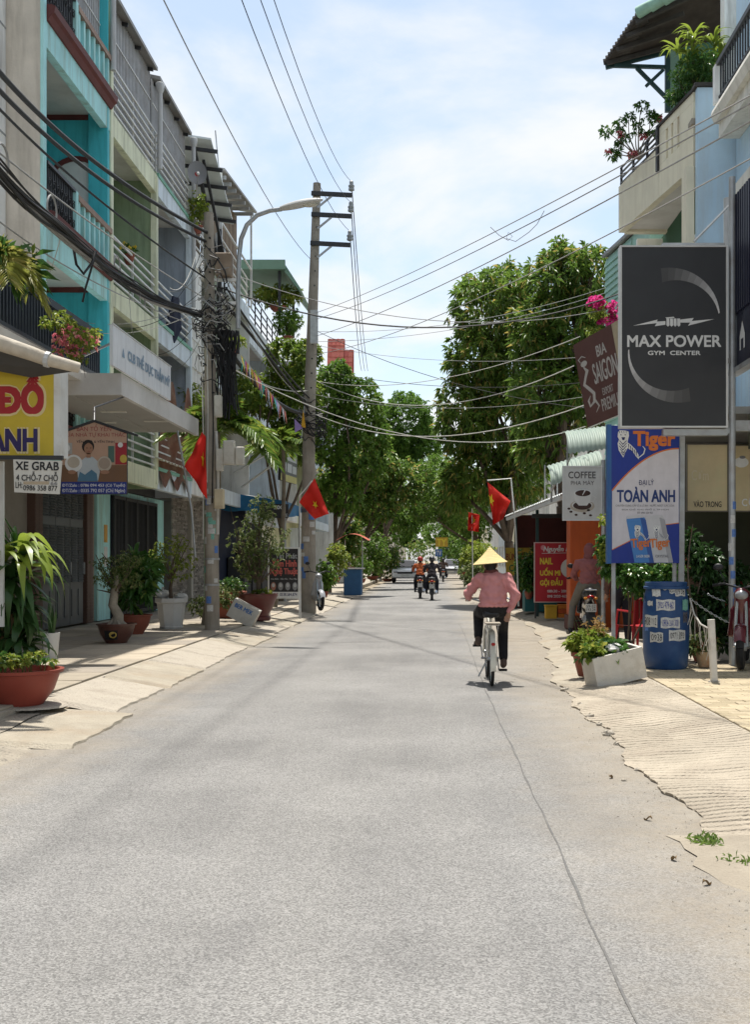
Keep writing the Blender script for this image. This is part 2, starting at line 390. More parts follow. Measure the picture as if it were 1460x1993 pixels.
def road_material():
    m, n, l = _new('asphalt'); b = n['Principled BSDF']; b.inputs['Roughness'].default_value = .9; b.inputs['Specular IOR Level'].default_value = .25
    g = n.new('ShaderNodeNewGeometry'); pos = g.outputs['Position']
    def noise(sc, det=4, ro=.6, vec=None, dist=0):
        t = n.new('ShaderNodeTexNoise'); t.inputs['Scale'].default_value = sc; t.inputs['Detail'].default_value = det; t.inputs['Roughness'].default_value = ro; t.inputs['Distortion'].default_value = dist
        l.new(vec or pos, t.inputs['Vector']); return t.outputs['Fac']
    def rng(v, a, b_, c, d):
        t = n.new('ShaderNodeMapRange'); t.inputs[1].default_value = a; t.inputs[2].default_value = b_; t.inputs[3].default_value = c; t.inputs[4].default_value = d; l.new(v, t.inputs[0]); return t.outputs[0]
    def mix(f, a, c, mode='MIX'):
        t = n.new('ShaderNodeMix'); t.data_type = 'RGBA'; t.blend_type = mode
        for k, v in (('Factor', f), ('A', a), ('B', c)):
            if isinstance(v, tuple): t.inputs[k].default_value = (*v, 1)
            elif isinstance(v, (int, float)): t.inputs[k].default_value = v
            else: l.new(v, t.inputs[k])
        return t.outputs['Result']
    def mth(op, a, c):
        t = n.new('ShaderNodeMath'); t.operation = op
        for i, v in enumerate((a, c)):
            if isinstance(v, (int, float)): t.inputs[i].default_value = v
            else: l.new(v, t.inputs[i])
        return t.outputs[0]
    c = mix(rng(noise(.5, 5), .3, .7, 0, 1), (0.188, 0.183, 0.172), (0.294, 0.286, 0.267))
    mp = n.new('ShaderNodeMapping'); mp.inputs['Scale'].default_value = (1.6, .12, 1); l.new(pos, mp.inputs['Vector'])       # worn wheel paths along the street
    c = mix(rng(noise(1.0, 4, vec=mp.outputs[0]), .42, .72, 0, .45), c, (0.305, 0.294, 0.267))
    v = n.new('ShaderNodeTexVoronoi'); v.inputs['Scale'].default_value = 135; l.new(pos, v.inputs['Vector'])
    sepc = n.new('ShaderNodeSeparateColor'); l.new(v.outputs['Color'], sepc.inputs[0])
    c = mix(1.0, c, rng(sepc.outputs[0], 0, 1, .60, 1.40), 'MULTIPLY')
    c = mix(rng(noise(260, 2), .62, .75, 0, .32), c, (0.52, 0.501, 0.461))
    c = mix(rng(noise(140, 2), .62, .74, 0, .35), c, (.08, .077, .072))
    sx = n.new('ShaderNodeSeparateXYZ'); l.new(pos, sx.inputs[0])
    x = sx.outputs[0]
    wobv = mth('MULTIPLY', mth('SUBTRACT', noise(.9, 6, .7), .5), 1.5)
    xr = mth('ADD', x, wobv)
    dust = mth('MAXIMUM', rng(xr, .55, 1.55, 0, .95), rng(xr, -2.35, -3.15, 0, .8))
    dust = mth('MULTIPLY', dust, rng(noise(18, 5, .7), .25, .6, .55, 1))
    c = mix(dust, c, mix(rng(noise(3, 6, .7), .3, .7, 0, 1), (0.306, 0.256, 0.186), (0.393, 0.349, 0.279)))
    c = mix(rng(noise(.33, 7, .75, dist=.6), .60, .72, 0, .35), c, (0.328, 0.306, 0.268))
    # darker repair patches
    c = mix(rng(noise(.22, 3, .5), .56, .60, 0, .16), c, (0.131, 0.129, 0.123))
    c = mix(1.0, c, (.86, .865, .885), 'MULTIPLY')
    l.new(c, b.inputs['Base Color'])
    bp = n.new('ShaderNodeBump'); bp.inputs['Strength'].default_value = .45; bp.inputs['Distance'].default_value = .012
    l.new(mth('ADD', v.outputs['Distance'], noise(150, 3)), bp.inputs['Height']); l.new(bp.outputs[0], b.inputs['Normal'])
    return m
ASPH = road_material()
SOIL = mat('soil', (.30, .25, .18), .95, .3, 1.5, bump=.4, bscale=25)
mb = MB(); mb.box(-400, 400, -60, 1500, -.3, -.06); tag(mb.build('ground', SOIL), kind='structure')
mb = MB()
mb.grid(lambda u, v: ((XL(-8 + 143 * u) - .1) * (1 - v) + (XR(-8 + 143 * u) + .1) * v, -8 + 143 * u, 0.0), 168, 6)
road = tag(mb.build('road', ASPH), kind='structure')
# asphalt seam
SEAM = mat('tar_seam', (0.137, 0.134, 0.128), .9, .3, 20, bump=.3, bscale=80, stain=(.2, .19, .17), samt=.8, sscale=3)
def seam_pt(u, v):
    y = 2.5 + 24 * u; w = .0045 * (1 + .35 * math.sin(y * 5.1)) * (.7 + .5 * abs(math.sin(y * .9)))
    x = .645 + .018 * math.sin(y * .35) + .005 * math.sin(y * 2.3) + .003 * math.sin(y * 7.7)
    return (x + (v - .5) * 2 * w, y, .004)
MB().grid(seam_pt, 240, 1).build('tar_seam', SEAM, road)
# loose grit and dry leaves on the right shoulder
DRY = mat('dry_leaf', (.24, .16, .08), .9, .4, 20)
GRIT = mat('grit', (.36, .32, .26), .95, .5, 30)

CONC = mat('concrete', (0.436, 0.39, 0.319), .92, .22, 1.6, bump=.9, bscale=45, stain=(.22, .19, .15), samt=.85, sscale=1.6, speck=(.15, .13, .11), spscale=60, spamt=.55)
CONC2 = mat('concrete_sandy', (.37, .33, .26), .92, .2, 2.2, bump=.9, bscale=50, stain=(.30, .24, .17), samt=.85, sscale=1.6, speck=(.2, .16, .12), spscale=70, spamt=.4)
CONC3 = mat('concrete_pebbled', (0.339, 0.301, 0.24), .92, .25, 3, bump=1, bscale=40, stain=(.25, .21, .16), samt=.4, sscale=1, speck=(.10, .09, .08), spscale=38, spamt=.8)
# ---- right pavement with the grooved ramp
pr = MB()
ys = [-8 + i * 2 for i in range(60)]
for a, b in zip(ys, ys[1:]):
    pr.prism([(XR2(a) + .02, a, -.04), (14, a, -.04), (14, b, -.04), (XR2(b) + .02, b, -.04)], (0, 0, .155))
pav_r = tag(pr.build('pavement_right', CONC), kind='structure')
def jag(y, s=1.0): return .05 * math.sin(y * 2.1) + .025 * math.sin(y * 5.7 + 1) + .012 * math.sin(y * 13.3 + 2) + .006 * math.sin(y * 31)
def groove(y, x):
    y2 = y + .22 * x + .05 * math.sin(x * 3.3 + y * .9) + .03 * math.sin(y * 2.7) + .008 * math.sin(x * 17)
    f = (y2 * 10.5) % 1.0; d = min(f, 1 - f)
    k = max(0, .5 + .5 * math.sin(int(y2 * 10.5) * 12.9898) * math.sin(x * 4.1 + int(y2 * 10.5) * 2.3) + .35 * math.sin(y * 1.7 + x * 2)); return -.026 * max(0, 1 - d / .15) * (.12 + .88 * k)
def ramp_pt(y0, y1, gro, lift=.014):
    def fn(u, v):
        y = y0 + (y1 - y0) * u
        if v <= 0: 
            x = XR(y) + jag(y); return (x + .02, y, -.03)
        t = (v * 26 - 1) / 25; xa = XR(y) + jag(y); x = xa + (XR2(y) + .03 - xa) * t
        endf = min(1, (y - y0) / .12 + .05) if gro else 1
        z = (lift * (1 - t) + .125 * t) * endf
        z += .006 * math.sin(x * 7 + y * 3) + .004 * math.sin(y * 9 - x * 4)
        if gro: z += groove(y, x)
        return (x, y, z - (.03 if (u <= 0 or u >= 1) else 0))
    return fn
RAMP = mat('ramp_concrete', (0.394, 0.343, 0.268), .93, .25, 1.1, bump=.6, bscale=60, stain=(.24, .195, .15), samt=.5, sscale=1.3, speck=(.20, .165, .13), spscale=55, spamt=.35)
o = MB().grid(ramp_pt(6.05, 13.4, True), 980, 26).build('ramp', RAMP, pav_r)
o = MB().grid(ramp_pt(13.48, 19.5, False), 60, 26).build('ramp', CONC2, pav_r)
o = MB().grid(ramp_pt(19.6, 60, False), 120, 26).build('ramp', CONC2, pav_r)
# pavers, running bond
PAVE = [mat('paver_%d' % i, c, .88, .2, 5, bump=.4, bscale=70, stain=(.3, .24, .16), samt=.4, sscale=3) for i, c in enumerate([(0.470, 0.391, 0.262), (0.422, 0.353, 0.240), (0.362, 0.300, 0.197)])]
pv = MB(); pv.box(-.117, .117, -.077, .077, -.03, .018); pme = []
for m in PAVE:
    me = pv.mesh('paver'); bm = bmesh.new(); bm.from_mesh(me); bmesh.ops.bevel(bm, geom=list(bm.edges), offset=.005, segments=1, affect='EDGES'); bmesh.ops.recalc_face_normals(bm, faces=bm.faces); bm.to_mesh(me); bm.free()
    me.materials.append(m); pme.append(me)
cnt = 0
for j in range(60):
    y = 7.4 + j * .162
    if j % 2 and y < 14.9:
        o = link('paver', pme[rnd.choice((0, 1, 2))], None, pav_r, (2.622, y, .115), (0, 0, 0)); o.scale = (.48, 1, 1); cnt += 1
    for i in range(12):
        x = 2.68 + i * .242 + (.121 if j % 2 else 0)
        if x > .282 * y + .35 or cnt >= 298 or y > 14.9: continue
        o = link('paver', pme[rnd.choice((0, 0, 1, 1, 2))], None, pav_r, (x, y, .115 + rnd.uniform(-.003, .003)), (rnd.uniform(-.008, .008), rnd.uniform(-.008, .008), rnd.uniform(-.01, .01))); cnt += 1
# sandy apron before the ramp
MB().grid(lambda u, v: (1.36 + .07 * math.sin(u * 37) + .04 * math.sin(u * 91 + 1) + .02 * math.sin(u * 230) + 1.26 * v, -6 + 12.15 * u, .004 + .09 * v * v + .004 * math.sin(u * 60 + v * 7)), 80, 8).build('sandy_apron', mat('sand', (.315, .275, .215), .95, .25, 2, bump=.5, bscale=60, stain=(.25, .21, .16), samt=.5, sscale=1.5, speck=(.2, .17, .13), spscale=60, spamt=.4), pav_r)
# broken lumps along the ramp edge
CH = MB()
def chunk(mb, c, r, seed):
    q = random.Random(seed); k0 = len(mb.v); mb.ball(c, r, r * .8, r * .55, 7, 5)
    for i in range(k0, len(mb.v)):
        v = mb.v[i]; mb.v[i] = (v[0] + q.uniform(-.25, .25) * r, v[1] + q.uniform(-.25, .25) * r, v[2] + q.uniform(-.15, .15) * r)
for px, py, r in ((1186, 1432, .055), (1168, 1412, .035), (1150, 1398, .05), (1200, 1450, .03), (1130, 1375, .045), (1100, 1345, .05), (1240, 1500, .025), (1215, 1520, .02)):
    Y = gy(py, 0); mb = MB(); chunk(mb, (0, 0, 0), r, px); o = mb.build('broken_concrete_lump', CONC, pav_r, local=True); o.location = W(px, py, Y) + Vector((0, 0, r * .3))
# ---- left pavement
pl = MB()
for a, b in zip(ys, ys[1:]):
    pl.prism([(-14, a, -.04), (XL2(a) - .02, a, -.04), (XL2(b) - .02, b, -.04), (-14, b, -.04)], (0, 0, .165))
pav_l = tag(pl.build('pavement_left', CONC), kind='structure')
SLAB = [mat('slab_%d' % i, c, .9, .22, 2.5, bump=.35, bscale=60, stain=(.24, .2, .155), samt=.5, sscale=1.2) for i, c in enumerate([(0.339, 0.295, 0.229), (0.448, 0.384, 0.293), (0.311, 0.273, 0.224)])]
sb = MB(); sb.box(-.395, .395, -.445, .445, -.05, .022); sme = []
for m in SLAB:
    me = sb.mesh('paving_slab'); bm = bmesh.new(); bm.from_mesh(me); bmesh.ops.bevel(bm, geom=list(bm.edges), offset=.006, segments=1, affect='EDGES'); bmesh.ops.recalc_face_normals(bm, faces=bm.faces); bm.to_mesh(me); bm.free()
    me.materials.append(m); sme.append(me)
for j in range(40):
    for i in range(4):
        link('paving_slab', sme[rnd.randrange(3)], None, pav_l, (-4.31 - i * .80, 8.6 + j * .90, .130 + rnd.uniform(-.004, .004)), (rnd.uniform(-.006, .006), rnd.uniform(-.006, .006), 0))
# kerb ramp slabs, cracked and uneven
edges = [8.95, 11.05, 13.2, 15.4, 17.1, 19.4, 22.5, 25.4, 28.6, 32, 36, 41, 47, 54]
for k, (a, b) in enumerate(zip(edges, edges[1:])):
    q = random.Random(k * 5 + 1)
    out = {0: .22, 1: .0, 2: .02}.get(k, q.uniform(-.06, .06))
    def fn(u, v, a=a, b=b, out=out, k=k):
        y = a + .02 + (b - a - .05) * u + (.08 * (v - .5) if k < 3 else 0)
        xa = XL(y) + out + .22 * jag(y) + .012 * math.sin(y * 17 + k); xb = XL2(y) + .0
        if v <= 0: return (xa + .015, y, -.03)
        t = (v * 9 - 1) / 8; x = xa + (xb - xa) * t
        z = .022 + .121 * t + .003 * math.sin(x * 6 + y * 2.2) + .002 * math.sin(y * 5) + q.uniform(-.002, .002)
        if k == 0: z = .022 + .045 * t + .006 * math.sin(y * 4 + x * 3)
        if u <= 0 or u >= 1: z -= .035
        return (x, y, z)
    MB().grid(fn, 24, 9).build('kerb_slab', (CONC2, CONC, CONC2, CONC, CONC)[k % 5] if k else CONC2, pav_l)
MB().grid(lambda u, v: (XL(6) + .05 * math.sin(u * 9) - 1.6 * v, 4.5 + 4.55 * u, .010 + .055 * v - (.04 if v <= 0 else 0) + .006 * math.sin(u * 30 + v * 9)), 40, 12).build('kerb_slab', CONC3, pav_l)
MB().grid(lambda u, v: (-3.62 - 1.6 * v + .04 * math.sin(u * 7), 8.95 + 2.2 * u, .068 + .05 * v), 12, 10).build('kerb_slab', CONC3, pav_l)
# grit scatter (cannot be counted)
gm = MB()
q = random.Random(3)
for _ in range(1100):
    y = 3.5 + 14 * q.random() ** 1.6; side = q.random()
    x = XR(y) - abs(q.gauss(0, .22)) if side < .7 else XL(y) + abs(q.gauss(0, .16))
    r = q.uniform(.002, .006); gm._add([(x - r, y - r, 0), (x + r, y - r * .6, 0), (x + r * .3, y + r, 0), (x, y, r * 1.4)], [(0, 1, 3), (1, 2, 3), (2, 0, 3)])
tag(gm.build('gravel', GRIT), 'fine grit scattered along both edges of the asphalt', 'grit', kind='stuff')
def tuft(px, py, n, h, label):
    Y = gy(py, 0); c = W(px, py, Y); base = np.tile(np.array(c), (n, 1)) + np.c_[nr.normal(0, .05, n), nr.normal(0, .05, n), np.zeros(n)]
    d = unit(n); d[:, 2] = np.abs(d[:, 2]) * .8 + .35
    o = leaves_mesh('weeds', base, d, h * nr.uniform(.6, 1.2, n), .012, leafmat('weed', (.09, .17, .03), (.22, .30, .07)), None)
    tag(o, label, 'weeds', kind='stuff')
tuft(1378, 1640, 70, .07, 'small green weed tuft at the foot of the grooved ramp'); tuft(1452, 1680, 40, .06, 'sparse weeds in the sand by the lower right frame edge')
tuft(1060, 1196, 120, .16, 'weeds along the pavement below the red nail salon sign')
for (px, py, a), lb in zip(((1377, 1723, .4), (1312, 1675, 1.9), (1262, 1597, 2.6), (1190, 1515, .9)), ('nearest curled dead leaf on the sand by the right frame edge', 'dead leaf just below the weed tuft at the ramp foot', 'dead leaf beside the lower end of the ramp crack', 'dead leaf farthest up the sandy road edge')):
    Y = gy(py, 0); r_ = .026
    mb = MB(); mb.grid(lambda u, v: ((u - .5) * 2 * r_, (v - .5) * r_ * (1 - abs(2 * u - 1) ** 2), .008 + .02 * abs(v - .5) + .012 * math.sin(u * 6)), 6, 2)
    o = mb.build('dead_leaf', DRY, None, local=True); o.location = W(px, py, Y); o.rotation_euler.z = a
    tag(o, lb, 'leaf', 'dead leaves on the road edge')
# ================================================================== left-hand row of houses
WHITEW = mat('white_wall', (.80, .80, .77), .85, .12, 1.5, bump=.15, stain=(.30, .28, .25), samt=.75, sscale=1, streak=True)
BEIGE = mat('beige_render', (.64, .59, .51), .9, .18, 1.2, bump=.3, bscale=25, stain=(.24, .21, .17), samt=.55, sscale=.9, streak=True)
TURQ = mat('turquoise_paint', (.07, .52, .60), .6, .12, 1.2, bump=.1, stain=(.03, .26, .30), samt=.75, sscale=1.2, streak=True)
TURQL = mat('pale_turquoise_paint', (.42, .76, .76), .65, .14, 1.6, bump=.1, stain=(.26, .36, .28), samt=.85, sscale=1.3, streak=True)
MAROON = mat('maroon_trim', (.13, .032, .028), .6, .2, 3, bump=.1, stain=(.06, .03, .03), samt=.5)
SOFFIT = mat('soffit_white', (.70, .68, .63), .9, .12, 1.2, stain=(.36, .33, .28), samt=.5, sscale=.8)
GREENW = mat('green_paint', (.31, .40, .25), .75, .14, 1.4, bump=.1, stain=(.13, .17, .10), samt=.75, sscale=1, streak=True)
CREAMG = mat('cream_green_paint', (.74, .76, .56), .75, .14, 1.4, bump=.1, stain=(.32, .33, .22), samt=.85, sscale=1.3, streak=True)
GREYB = mat('grey_blue_paint', (.38, .43, .50), .75, .14, 1.4, bump=.1, stain=(.17, .19, .22), samt=.75, sscale=1, streak=True)
PALEB = mat('pale_blue_paint', (.66, .74, .80), .75, .12, 1.4, bump=.1, stain=(.30, .33, .34), samt=.75, sscale=1.2, streak=True)
IRON = mat('black_iron', (.022, .023, .026), .5, .3, 8, spec=.5)
NAVYI = mat('navy_iron', (.030, .040, .055), .5, .2, 8, spec=.5)
STEELW = mat('white_steel', (.66, .67, .65), .45, .12, 3, stain=(.35, .28, .2), samt=.4, sscale=4)
PIPE = mat('grey_pipe', (.47, .48, .48), .5, .15, 3, stain=(.25, .24, .22), samt=.5, sscale=3, streak=True)
STEEL = mat('galvanised_steel', (.40, .42, .43), .4, .2, 5, metal=.4, stain=(.25, .17, .11), samt=.4, sscale=4)
GLASS = mat('dark_glass', (.02, .025, .03), .08, .1, 2, spec=.6)
DARKIN = mat('dark_interior', (.035, .033, .032), .9, .3, 1)
ROOFM = mat('roof_metal', (.30, .30, .29), .6, .2, 2, metal=.2, stain=(.16, .11, .08), samt=.5, sscale=1.5)
MESHB = mat('screen_backing', (.12, .13, .14), .8, .45, 1.1, stain=(.08, .20, .36), samt=.9, sscale=.8, speck=(.30, .16, .12), spscale=1.3, spamt=.8)
GREYDOOR = mat('grey_door_paint', (.115, .125, .13), .5, .15, 3, spec=.4)
BRICKT = mat('brown_tile', (.115, .065, .048), .55, .25, 6, stain=(.06, .035, .03), samt=.6, sscale=6)
GREENR = mat('green_roof', (.16, .27, .20), .6, .2, 2, stain=(.10, .13, .10), samt=.5, sscale=2)

def bx(parent, name, m, *a, bevel=0, smooth=False): return MB().box(*a).build(name, m, parent, bevel=bevel, smooth=smooth)
def rails_h(parent, X, y0, y1, z0, z1, n, m=None, w=.035, name='rail'):
    for i in range(n):
        z = z0 + (z1 - z0) * i / (n - 1)
        MB().box(X - w / 2, X + w / 2, y0, y1, z - w / 2, z + w / 2).build(name, m or STEELW, parent)
    k = max(2, int((y1 - y0) / 1.2) + 1)
    for i in range(k):
        y = y0 + (y1 - y0 - .04) * i / (k - 1)
        MB().box(X - w * .8 - .03, X + w * .4 - .03, y, y + .04, z0 - .1, z1).build('post', m or STEELW, parent)
def window(parent, X, y0, y1, z0, z1, fm, sgn=1, bars=True):
    """window or door on a wall facing +X (sgn 1) or -X (sgn -1)"""
    f = MB(); t = .07
    xa, xb = sorted((X, X + sgn * .06))
    f.box(xa, xb, y0, y1, z1 - t, z1); f.box(xa, xb, y0, y1, z0, z0 + t); f.box(xa, xb, y0, y0 + t, z0 + t, z1 - t); f.box(xa, xb, y1 - t, y1, z0 + t, z1 - t)
    ym = (y0 + y1) / 2; f.box(xa, xb, ym - t / 2, ym + t / 2, z0 + t, z1 - t)
    w = f.build('window', fm, parent)
    xa, xb = sorted((X + sgn * .008, X + sgn * .025))
    for a, b in ((y0 + t, ym - t / 2), (ym + t / 2, y1 - t)): MB().box(xa, xb, a, b, z0 + t, z1 - t).build('pane', GLASS, w)
def storeys(h, y0, y1, Xf, Xw, side, floor_z, fascia, wallm, soff=SOFFIT, ztop=13, fh=.4):
    """open balconies: back wall, far party wall, slabs with soffits, front beams"""
    bx(h, 'wall', wallm, Xw - .2, Xw, y0 + .02, y1 - .12, .15, ztop)
    bx(h, 'party_wall', side, Xw - 7, Xf, y1 - .11, y1 - .01, floor_z[0] - .4, floor_z[-1] + .1); bx(h, 'party_wall', side, Xw - 7, Xw - .05, y1 - .11, y1 - .01, .15, floor_z[0] - .42)
    for z in floor_z:
        bx(h, 'slab', soff, Xw, Xf - .13, y0 + .02, y1 - .115, z - .12, z)
        bx(h, 'beam', fascia, Xf - .125, Xf + .012, y0, y1 - .005, z - fh, z + .02)
    for z in floor_z[:-1]: window(h, Xw, y0 + .8, y1 - .8, z + .02, z + 2.3, STEELW)
def downpipe(h, X, y, z0, z1, head=True):
    MB().tube([(X, y, z0), (X, y, z1)], .055, 10).build('downpipe', PIPE, h, smooth=True)
    if head: MB().lathe([(.05, 0), (.09, .08), (.10, .22), (.085, .24)], (X, y, z1), 10).build('rainwater_head', PIPE, h, smooth=True)
def cage(h, X, y0, y1, z0, z1, depth=3.5):
    """roof terrace closed by close-set upright bars, sheet behind, lean-to roof over"""
    m = MB(); n = int((y1 - y0) / .11)
    for i in range(n + 1):
        y = y0 + (y1 - y0) * i / n; m.box(X - .014, X + .014, y - .016, y + .016, z0, z1)
    for z in (z0 + .5, (z0 + z1) / 2, z1 - .3): m.box(X - .03, X - .014, y0, y1, z - .015, z + .015)
    o = m.build('screen_bars', mat('screen_grey', (.50, .51, .52), .6, .2, 3, stain=(.28, .2, .15), samt=.5, sscale=2), h); o['kind'] = 'stuff'
    for z in (z0 + .55, z0 + 1.1, z0 + 1.65): MB().box(X + .016, X + .03, y0, y1, z - .012, z + .012).build('screen_rail', STEELW, h)
    bx(h, 'screen_sheet', MESHB, X - .34, X - .32, y0, y1, z0, z1 - .05)
    r = MB(); r.prism([(X + .20, y0, z1 - .02), (X - depth, y0, z1 + .75), (X - depth, y0, z1 + .83), (X + .20, y0, z1 + .06)], (0, y1 - y0 - .02, 0)); r.build('roof', ROOFM, h)
    for i in range(4):
        y = y0 + .2 + (y1 - y0 - .4) * i / 3; MB().bar((X + .14, y, z1 - .07), (X - depth, y, z1 + .7), .05, .07).build('rafter', IRON, h)

XF, XW_ = -6.2, -7.5
LV = [3.5, 6.84, 10.14]
# ---- turquoise house
y0, y1 = 18.1, 21.75
h = thing('townhouse', (-8, 19.9, .15), 'turquoise townhouse with maroon balcony trim, arched white panels and pale turquoise balusters', 'house')
storeys(h, y0, y1, XF, XW_, TURQ, LV, TURQL, TURQ, ztop=13)
bx(h, 'party_wall', BEIGE, -16, XF - .02, y0 - .16, y0 - .02, 3.2, 14.5)
bx(h, 'corner_strip', TURQL, XF - .018, XF + .03, y0 - .155, y0 - .005, 3, 14)
for z in LV:
    c = MB(); c.prism([(XF - .2, y0 + .01, z + .02), (XF + .05, y0 + .01, z + .02), (XF + .10, y0 + .01, z + .10), (XF + .15, y0 + .01, z + .14), (XF + .17, y0 + .01, z + .24), (XF + .10, y0 + .01, z + .27), (XF - .2, y0 + .01, z + .27)], (0, y1 - y0 - .03, 0)); c.build('cornice', MAROON, h)
    bx(h, 'lintel', MAROON, XW_, XF - .2, y1 - .135, y1 - .112, z - .22, z - .122)
    # balustrade: wrought iron nearer the camera, square balusters farther off
    ym = 19.55
    for i in range(15):
        y = y0 + .12 + (ym - y0 - .2) * i / 14
        MB().box(XF - .012, XF + .012, y - .010, y + .010, z + .27, z + 1.02).build('iron_bar', IRON, h)
    sc = MB()
    for i in range(7):
        y = y0 + .2 + i * .2
        for zz_ in (z + .45, z + .78):
            pts = [(XF + .02, y + .075 * math.cos(a) * (1 - a / 14), zz_ + .09 * math.sin(a) * (1 - a / 14)) for a in [k * .6 for k in range(16)]]; sc.tube(pts, .009, 4)
    o = sc.build('scrollwork', IRON, h)
    MB().box(XF - .05, XF + .05, y0 + .02, ym, z + 1.02, z + 1.07).build('handrail', IRON, h)
    MB().box(XF - .09, XF + .05, ym, ym + .12, z + .27, z + 1.05).build('pier', TURQL, h)
    for i in range(7):
        y = ym + .2 + (y1 - ym - .42) * i / 6; MB().box(XF - .05, XF + .03, y, y + .09, z + .27, z + .92).build('baluster', TURQL, h)
    MB().box(XF - .10, XF + .06, ym + .12, y1 - .02, z + .92, z + 1.02).build('handrail', mat('terracotta_rail', (.32, .22, .17), .7, .2, 4), h)
    bx(h, 'balustrade_backing', TURQ, XF - .085, XF - .055, ym + .12, y1 - .12, z + .27, z + .92)
for z in LV[:2]:       # arched white panel on the party wall
    cxm, w, zs = -6.78, .48, z + 1.88
    arc = [(cxm + w * math.cos(R(a)), zs + w * .85 * math.sin(R(a))) for a in range(180, -1, -12)]
    ring = MB()
    o_ = [(cxm - w - .09, z)] + [(cxm + (w + .09) * math.cos(R(a)), zs + (w * .85 + .09) * math.sin(R(a))) for a in range(180, -1, -12)] + [(cxm + w + .09, z)]
    i_ = [(cxm - w, z)] + arc + [(cxm + w, z)]
    for (a, b), (c, d) in zip(zip(o_, o_[1:]), zip(i_, i_[1:])):
        ring.prism([(a[0], y1 - .112, a[1]), (b[0], y1 - .112, b[1]), (d[0], y1 - .112, d[1]), (c[0], y1 - .112, c[1])], (0, -.05, 0))
    fr = ring.build('arch_frame', MAROON, h)
    MB().prism([(x, y1 - .112, zz_) for x, zz_ in i_], (0, -.02, 0)).build('arch_panel', mat('arch_white', (.62, .66, .64), .7, .12, 2, stain=(.45, .5, .5), samt=.4), h)
bx(h, 'side_pier', TURQ, XF - .35, XF + .015, y1 - .20, y1 - .137, 3.55, 12.4)
cage(h, XF - .15, y0 + .05, y1 - .1, 11.15, 12.9)
downpipe(h, XF + .08, y1 - .05, 10.9, 12.3)
# ---- cream and green house
y0, y1 = 21.75, 25.5
h = thing('townhouse', (-8, 23.6, .15), 'cream and olive green townhouse with white horizontal balcony rails beside the turquoise house', 'house')
storeys(h, y0, y1, XF, XW_, GREENW, LV, CREAMG, GREENW, ztop=12.5)
bx(h, 'corner_strip', CREAMG, XF - .10, XF + .03, y0 + .002, y0 + .16, 3.2, 12.3)
bx(h, 'corner_strip', CREAMG, XF - .10, XF + .03, y1 - .17, y1 - .006, 3.2, 10.1)
for z in LV: rails_h(h, XF - .02, y0 + .18, y1 - .2, z + .12, z + .98, 6)
cage(h, XF - .15, y0 + .1, y1 - .1, 10.2, 12.5)
downpipe(h, XF + .08, y1 - .05, 10.3, 12.0)
# ---- grey blue house
y0, y1 = 25.5, 29.1
h = thing('townhouse', (-8, 27.3, .15), 'grey blue townhouse with white rails and green trim behind the street cables', 'house')
storeys(h, y0, y1, XF, XW_, GREYB, LV, PALEB, GREYB, ztop=12.4)
bx(h, 'corner_strip', PALEB, XF - .10, XF + .03, y1 - .17, y1 - .006, 3.2, 10.1)
for z in LV:
    rails_h(h, XF - .02, y0 + .06, y1 - .2, z + .12, z + .98, 6)
    bx(h, 'trim', mat('green_trim', (.20, .42, .32), .7, .15, 3), XF - .05, XF + .04, y0 + .01, y1 - .01, z + .022, z + .10)
cage(h, XF - .15, y0 + .1, y1 - .1, 10.2, 12.4)
downpipe(h, XF + .08, y1 - .05, 8.0, 12.1)
MB().prism([(-6.3, y0 + 1.2, 7.0), (-6.15, y0 + 1.25, 7.75), (-6.12, y0 + 1.7, 7.8), (-6.1, y0 + 1.9, 7.1), (-6.2, y0 + 1.6, 6.7)], (.04, 0, 0)).build('hanging_cloth', mat('dark_cloth', (.02, .025, .05), .9, .3, 8), h)
MB().grid(lambda u, v: (-6.12 - .1 * math.sin(v * 5), y0 + .1 + 2.8 * u, 3.3 + 2.4 * v * (.8 + .2 * math.sin(u * 9)) - .15 * math.sin(u * 14)), 16, 8).build('rusty_sheet', mat('rust_sheet', (.17, .075, .045), .9, .4, 3, bump=.5, bscale=10, stain=(.30, .24, .17), samt=.6, sscale=2), h)
# ---- white house with dish and lean-to roof
y0, y1 = 29.1, 32.6
h = thing('townhouse', (-8, 30.9, .15), 'weathered white townhouse behind the utility pole with a glazed lean-to roof', 'house')
storeys(h, y0, y1, XF, XW_, WHITEW, [3.6, 6.9, 9.6], WHITEW, WHITEW, ztop=11)
rails_h(h, XF - .02, y0 + .2, y1 - .2, 9.75, 10.5, 4); rails_h(h, XF - .02, y0 + .2, y1 - .2, 7.0, 7.8, 4)
bx(h, 'wall', WHITEW, XF - .3, XF - .02, y0 + .1, y0 + 1.4, 3.7, 9.2)
bx(h, 'wall', mat('green_post', (.33, .40, .28), .8, .15, 2), XF - .3, XF + .03, y1 - .35, y1 - .02, .15, 10)
MB().prism([(XF + .5, y0 + .1, 12.35), (XF - 3, y0 + .1, 12.9), (XF - 3, y0 + .1, 12.95), (XF + .5, y0 + .1, 12.40)], (0, 3.3, -1.2)).build('roof', mat('glazed_sheet', (.62, .68, .68), .4, .08, 2), h)
for i in range(5):
    y = y0 + .35 + i * .7; z = 12.28 - 1.2 * (y - y0) / 3.4; MB().bar((XF - 2.5, y, z + .38), (XF + .62, y, z - .02), .07, .09).build('purlin', IRON, h)
MB().bar((XF + .05, y0 + .1, 12.2), (XF + .05, y1, 10.0), .09).build('strut', IRON, h); MB().bar((XF + .2, y0 + .6, 12.0), (XF + .2, y1, 10.3), .07).build('strut', IRON, h)
MB().bar((XF + .1, y1 - .1, 7.4), (XF + .1, y1 - .1, 11.0), .12).build('post', IRON, h)
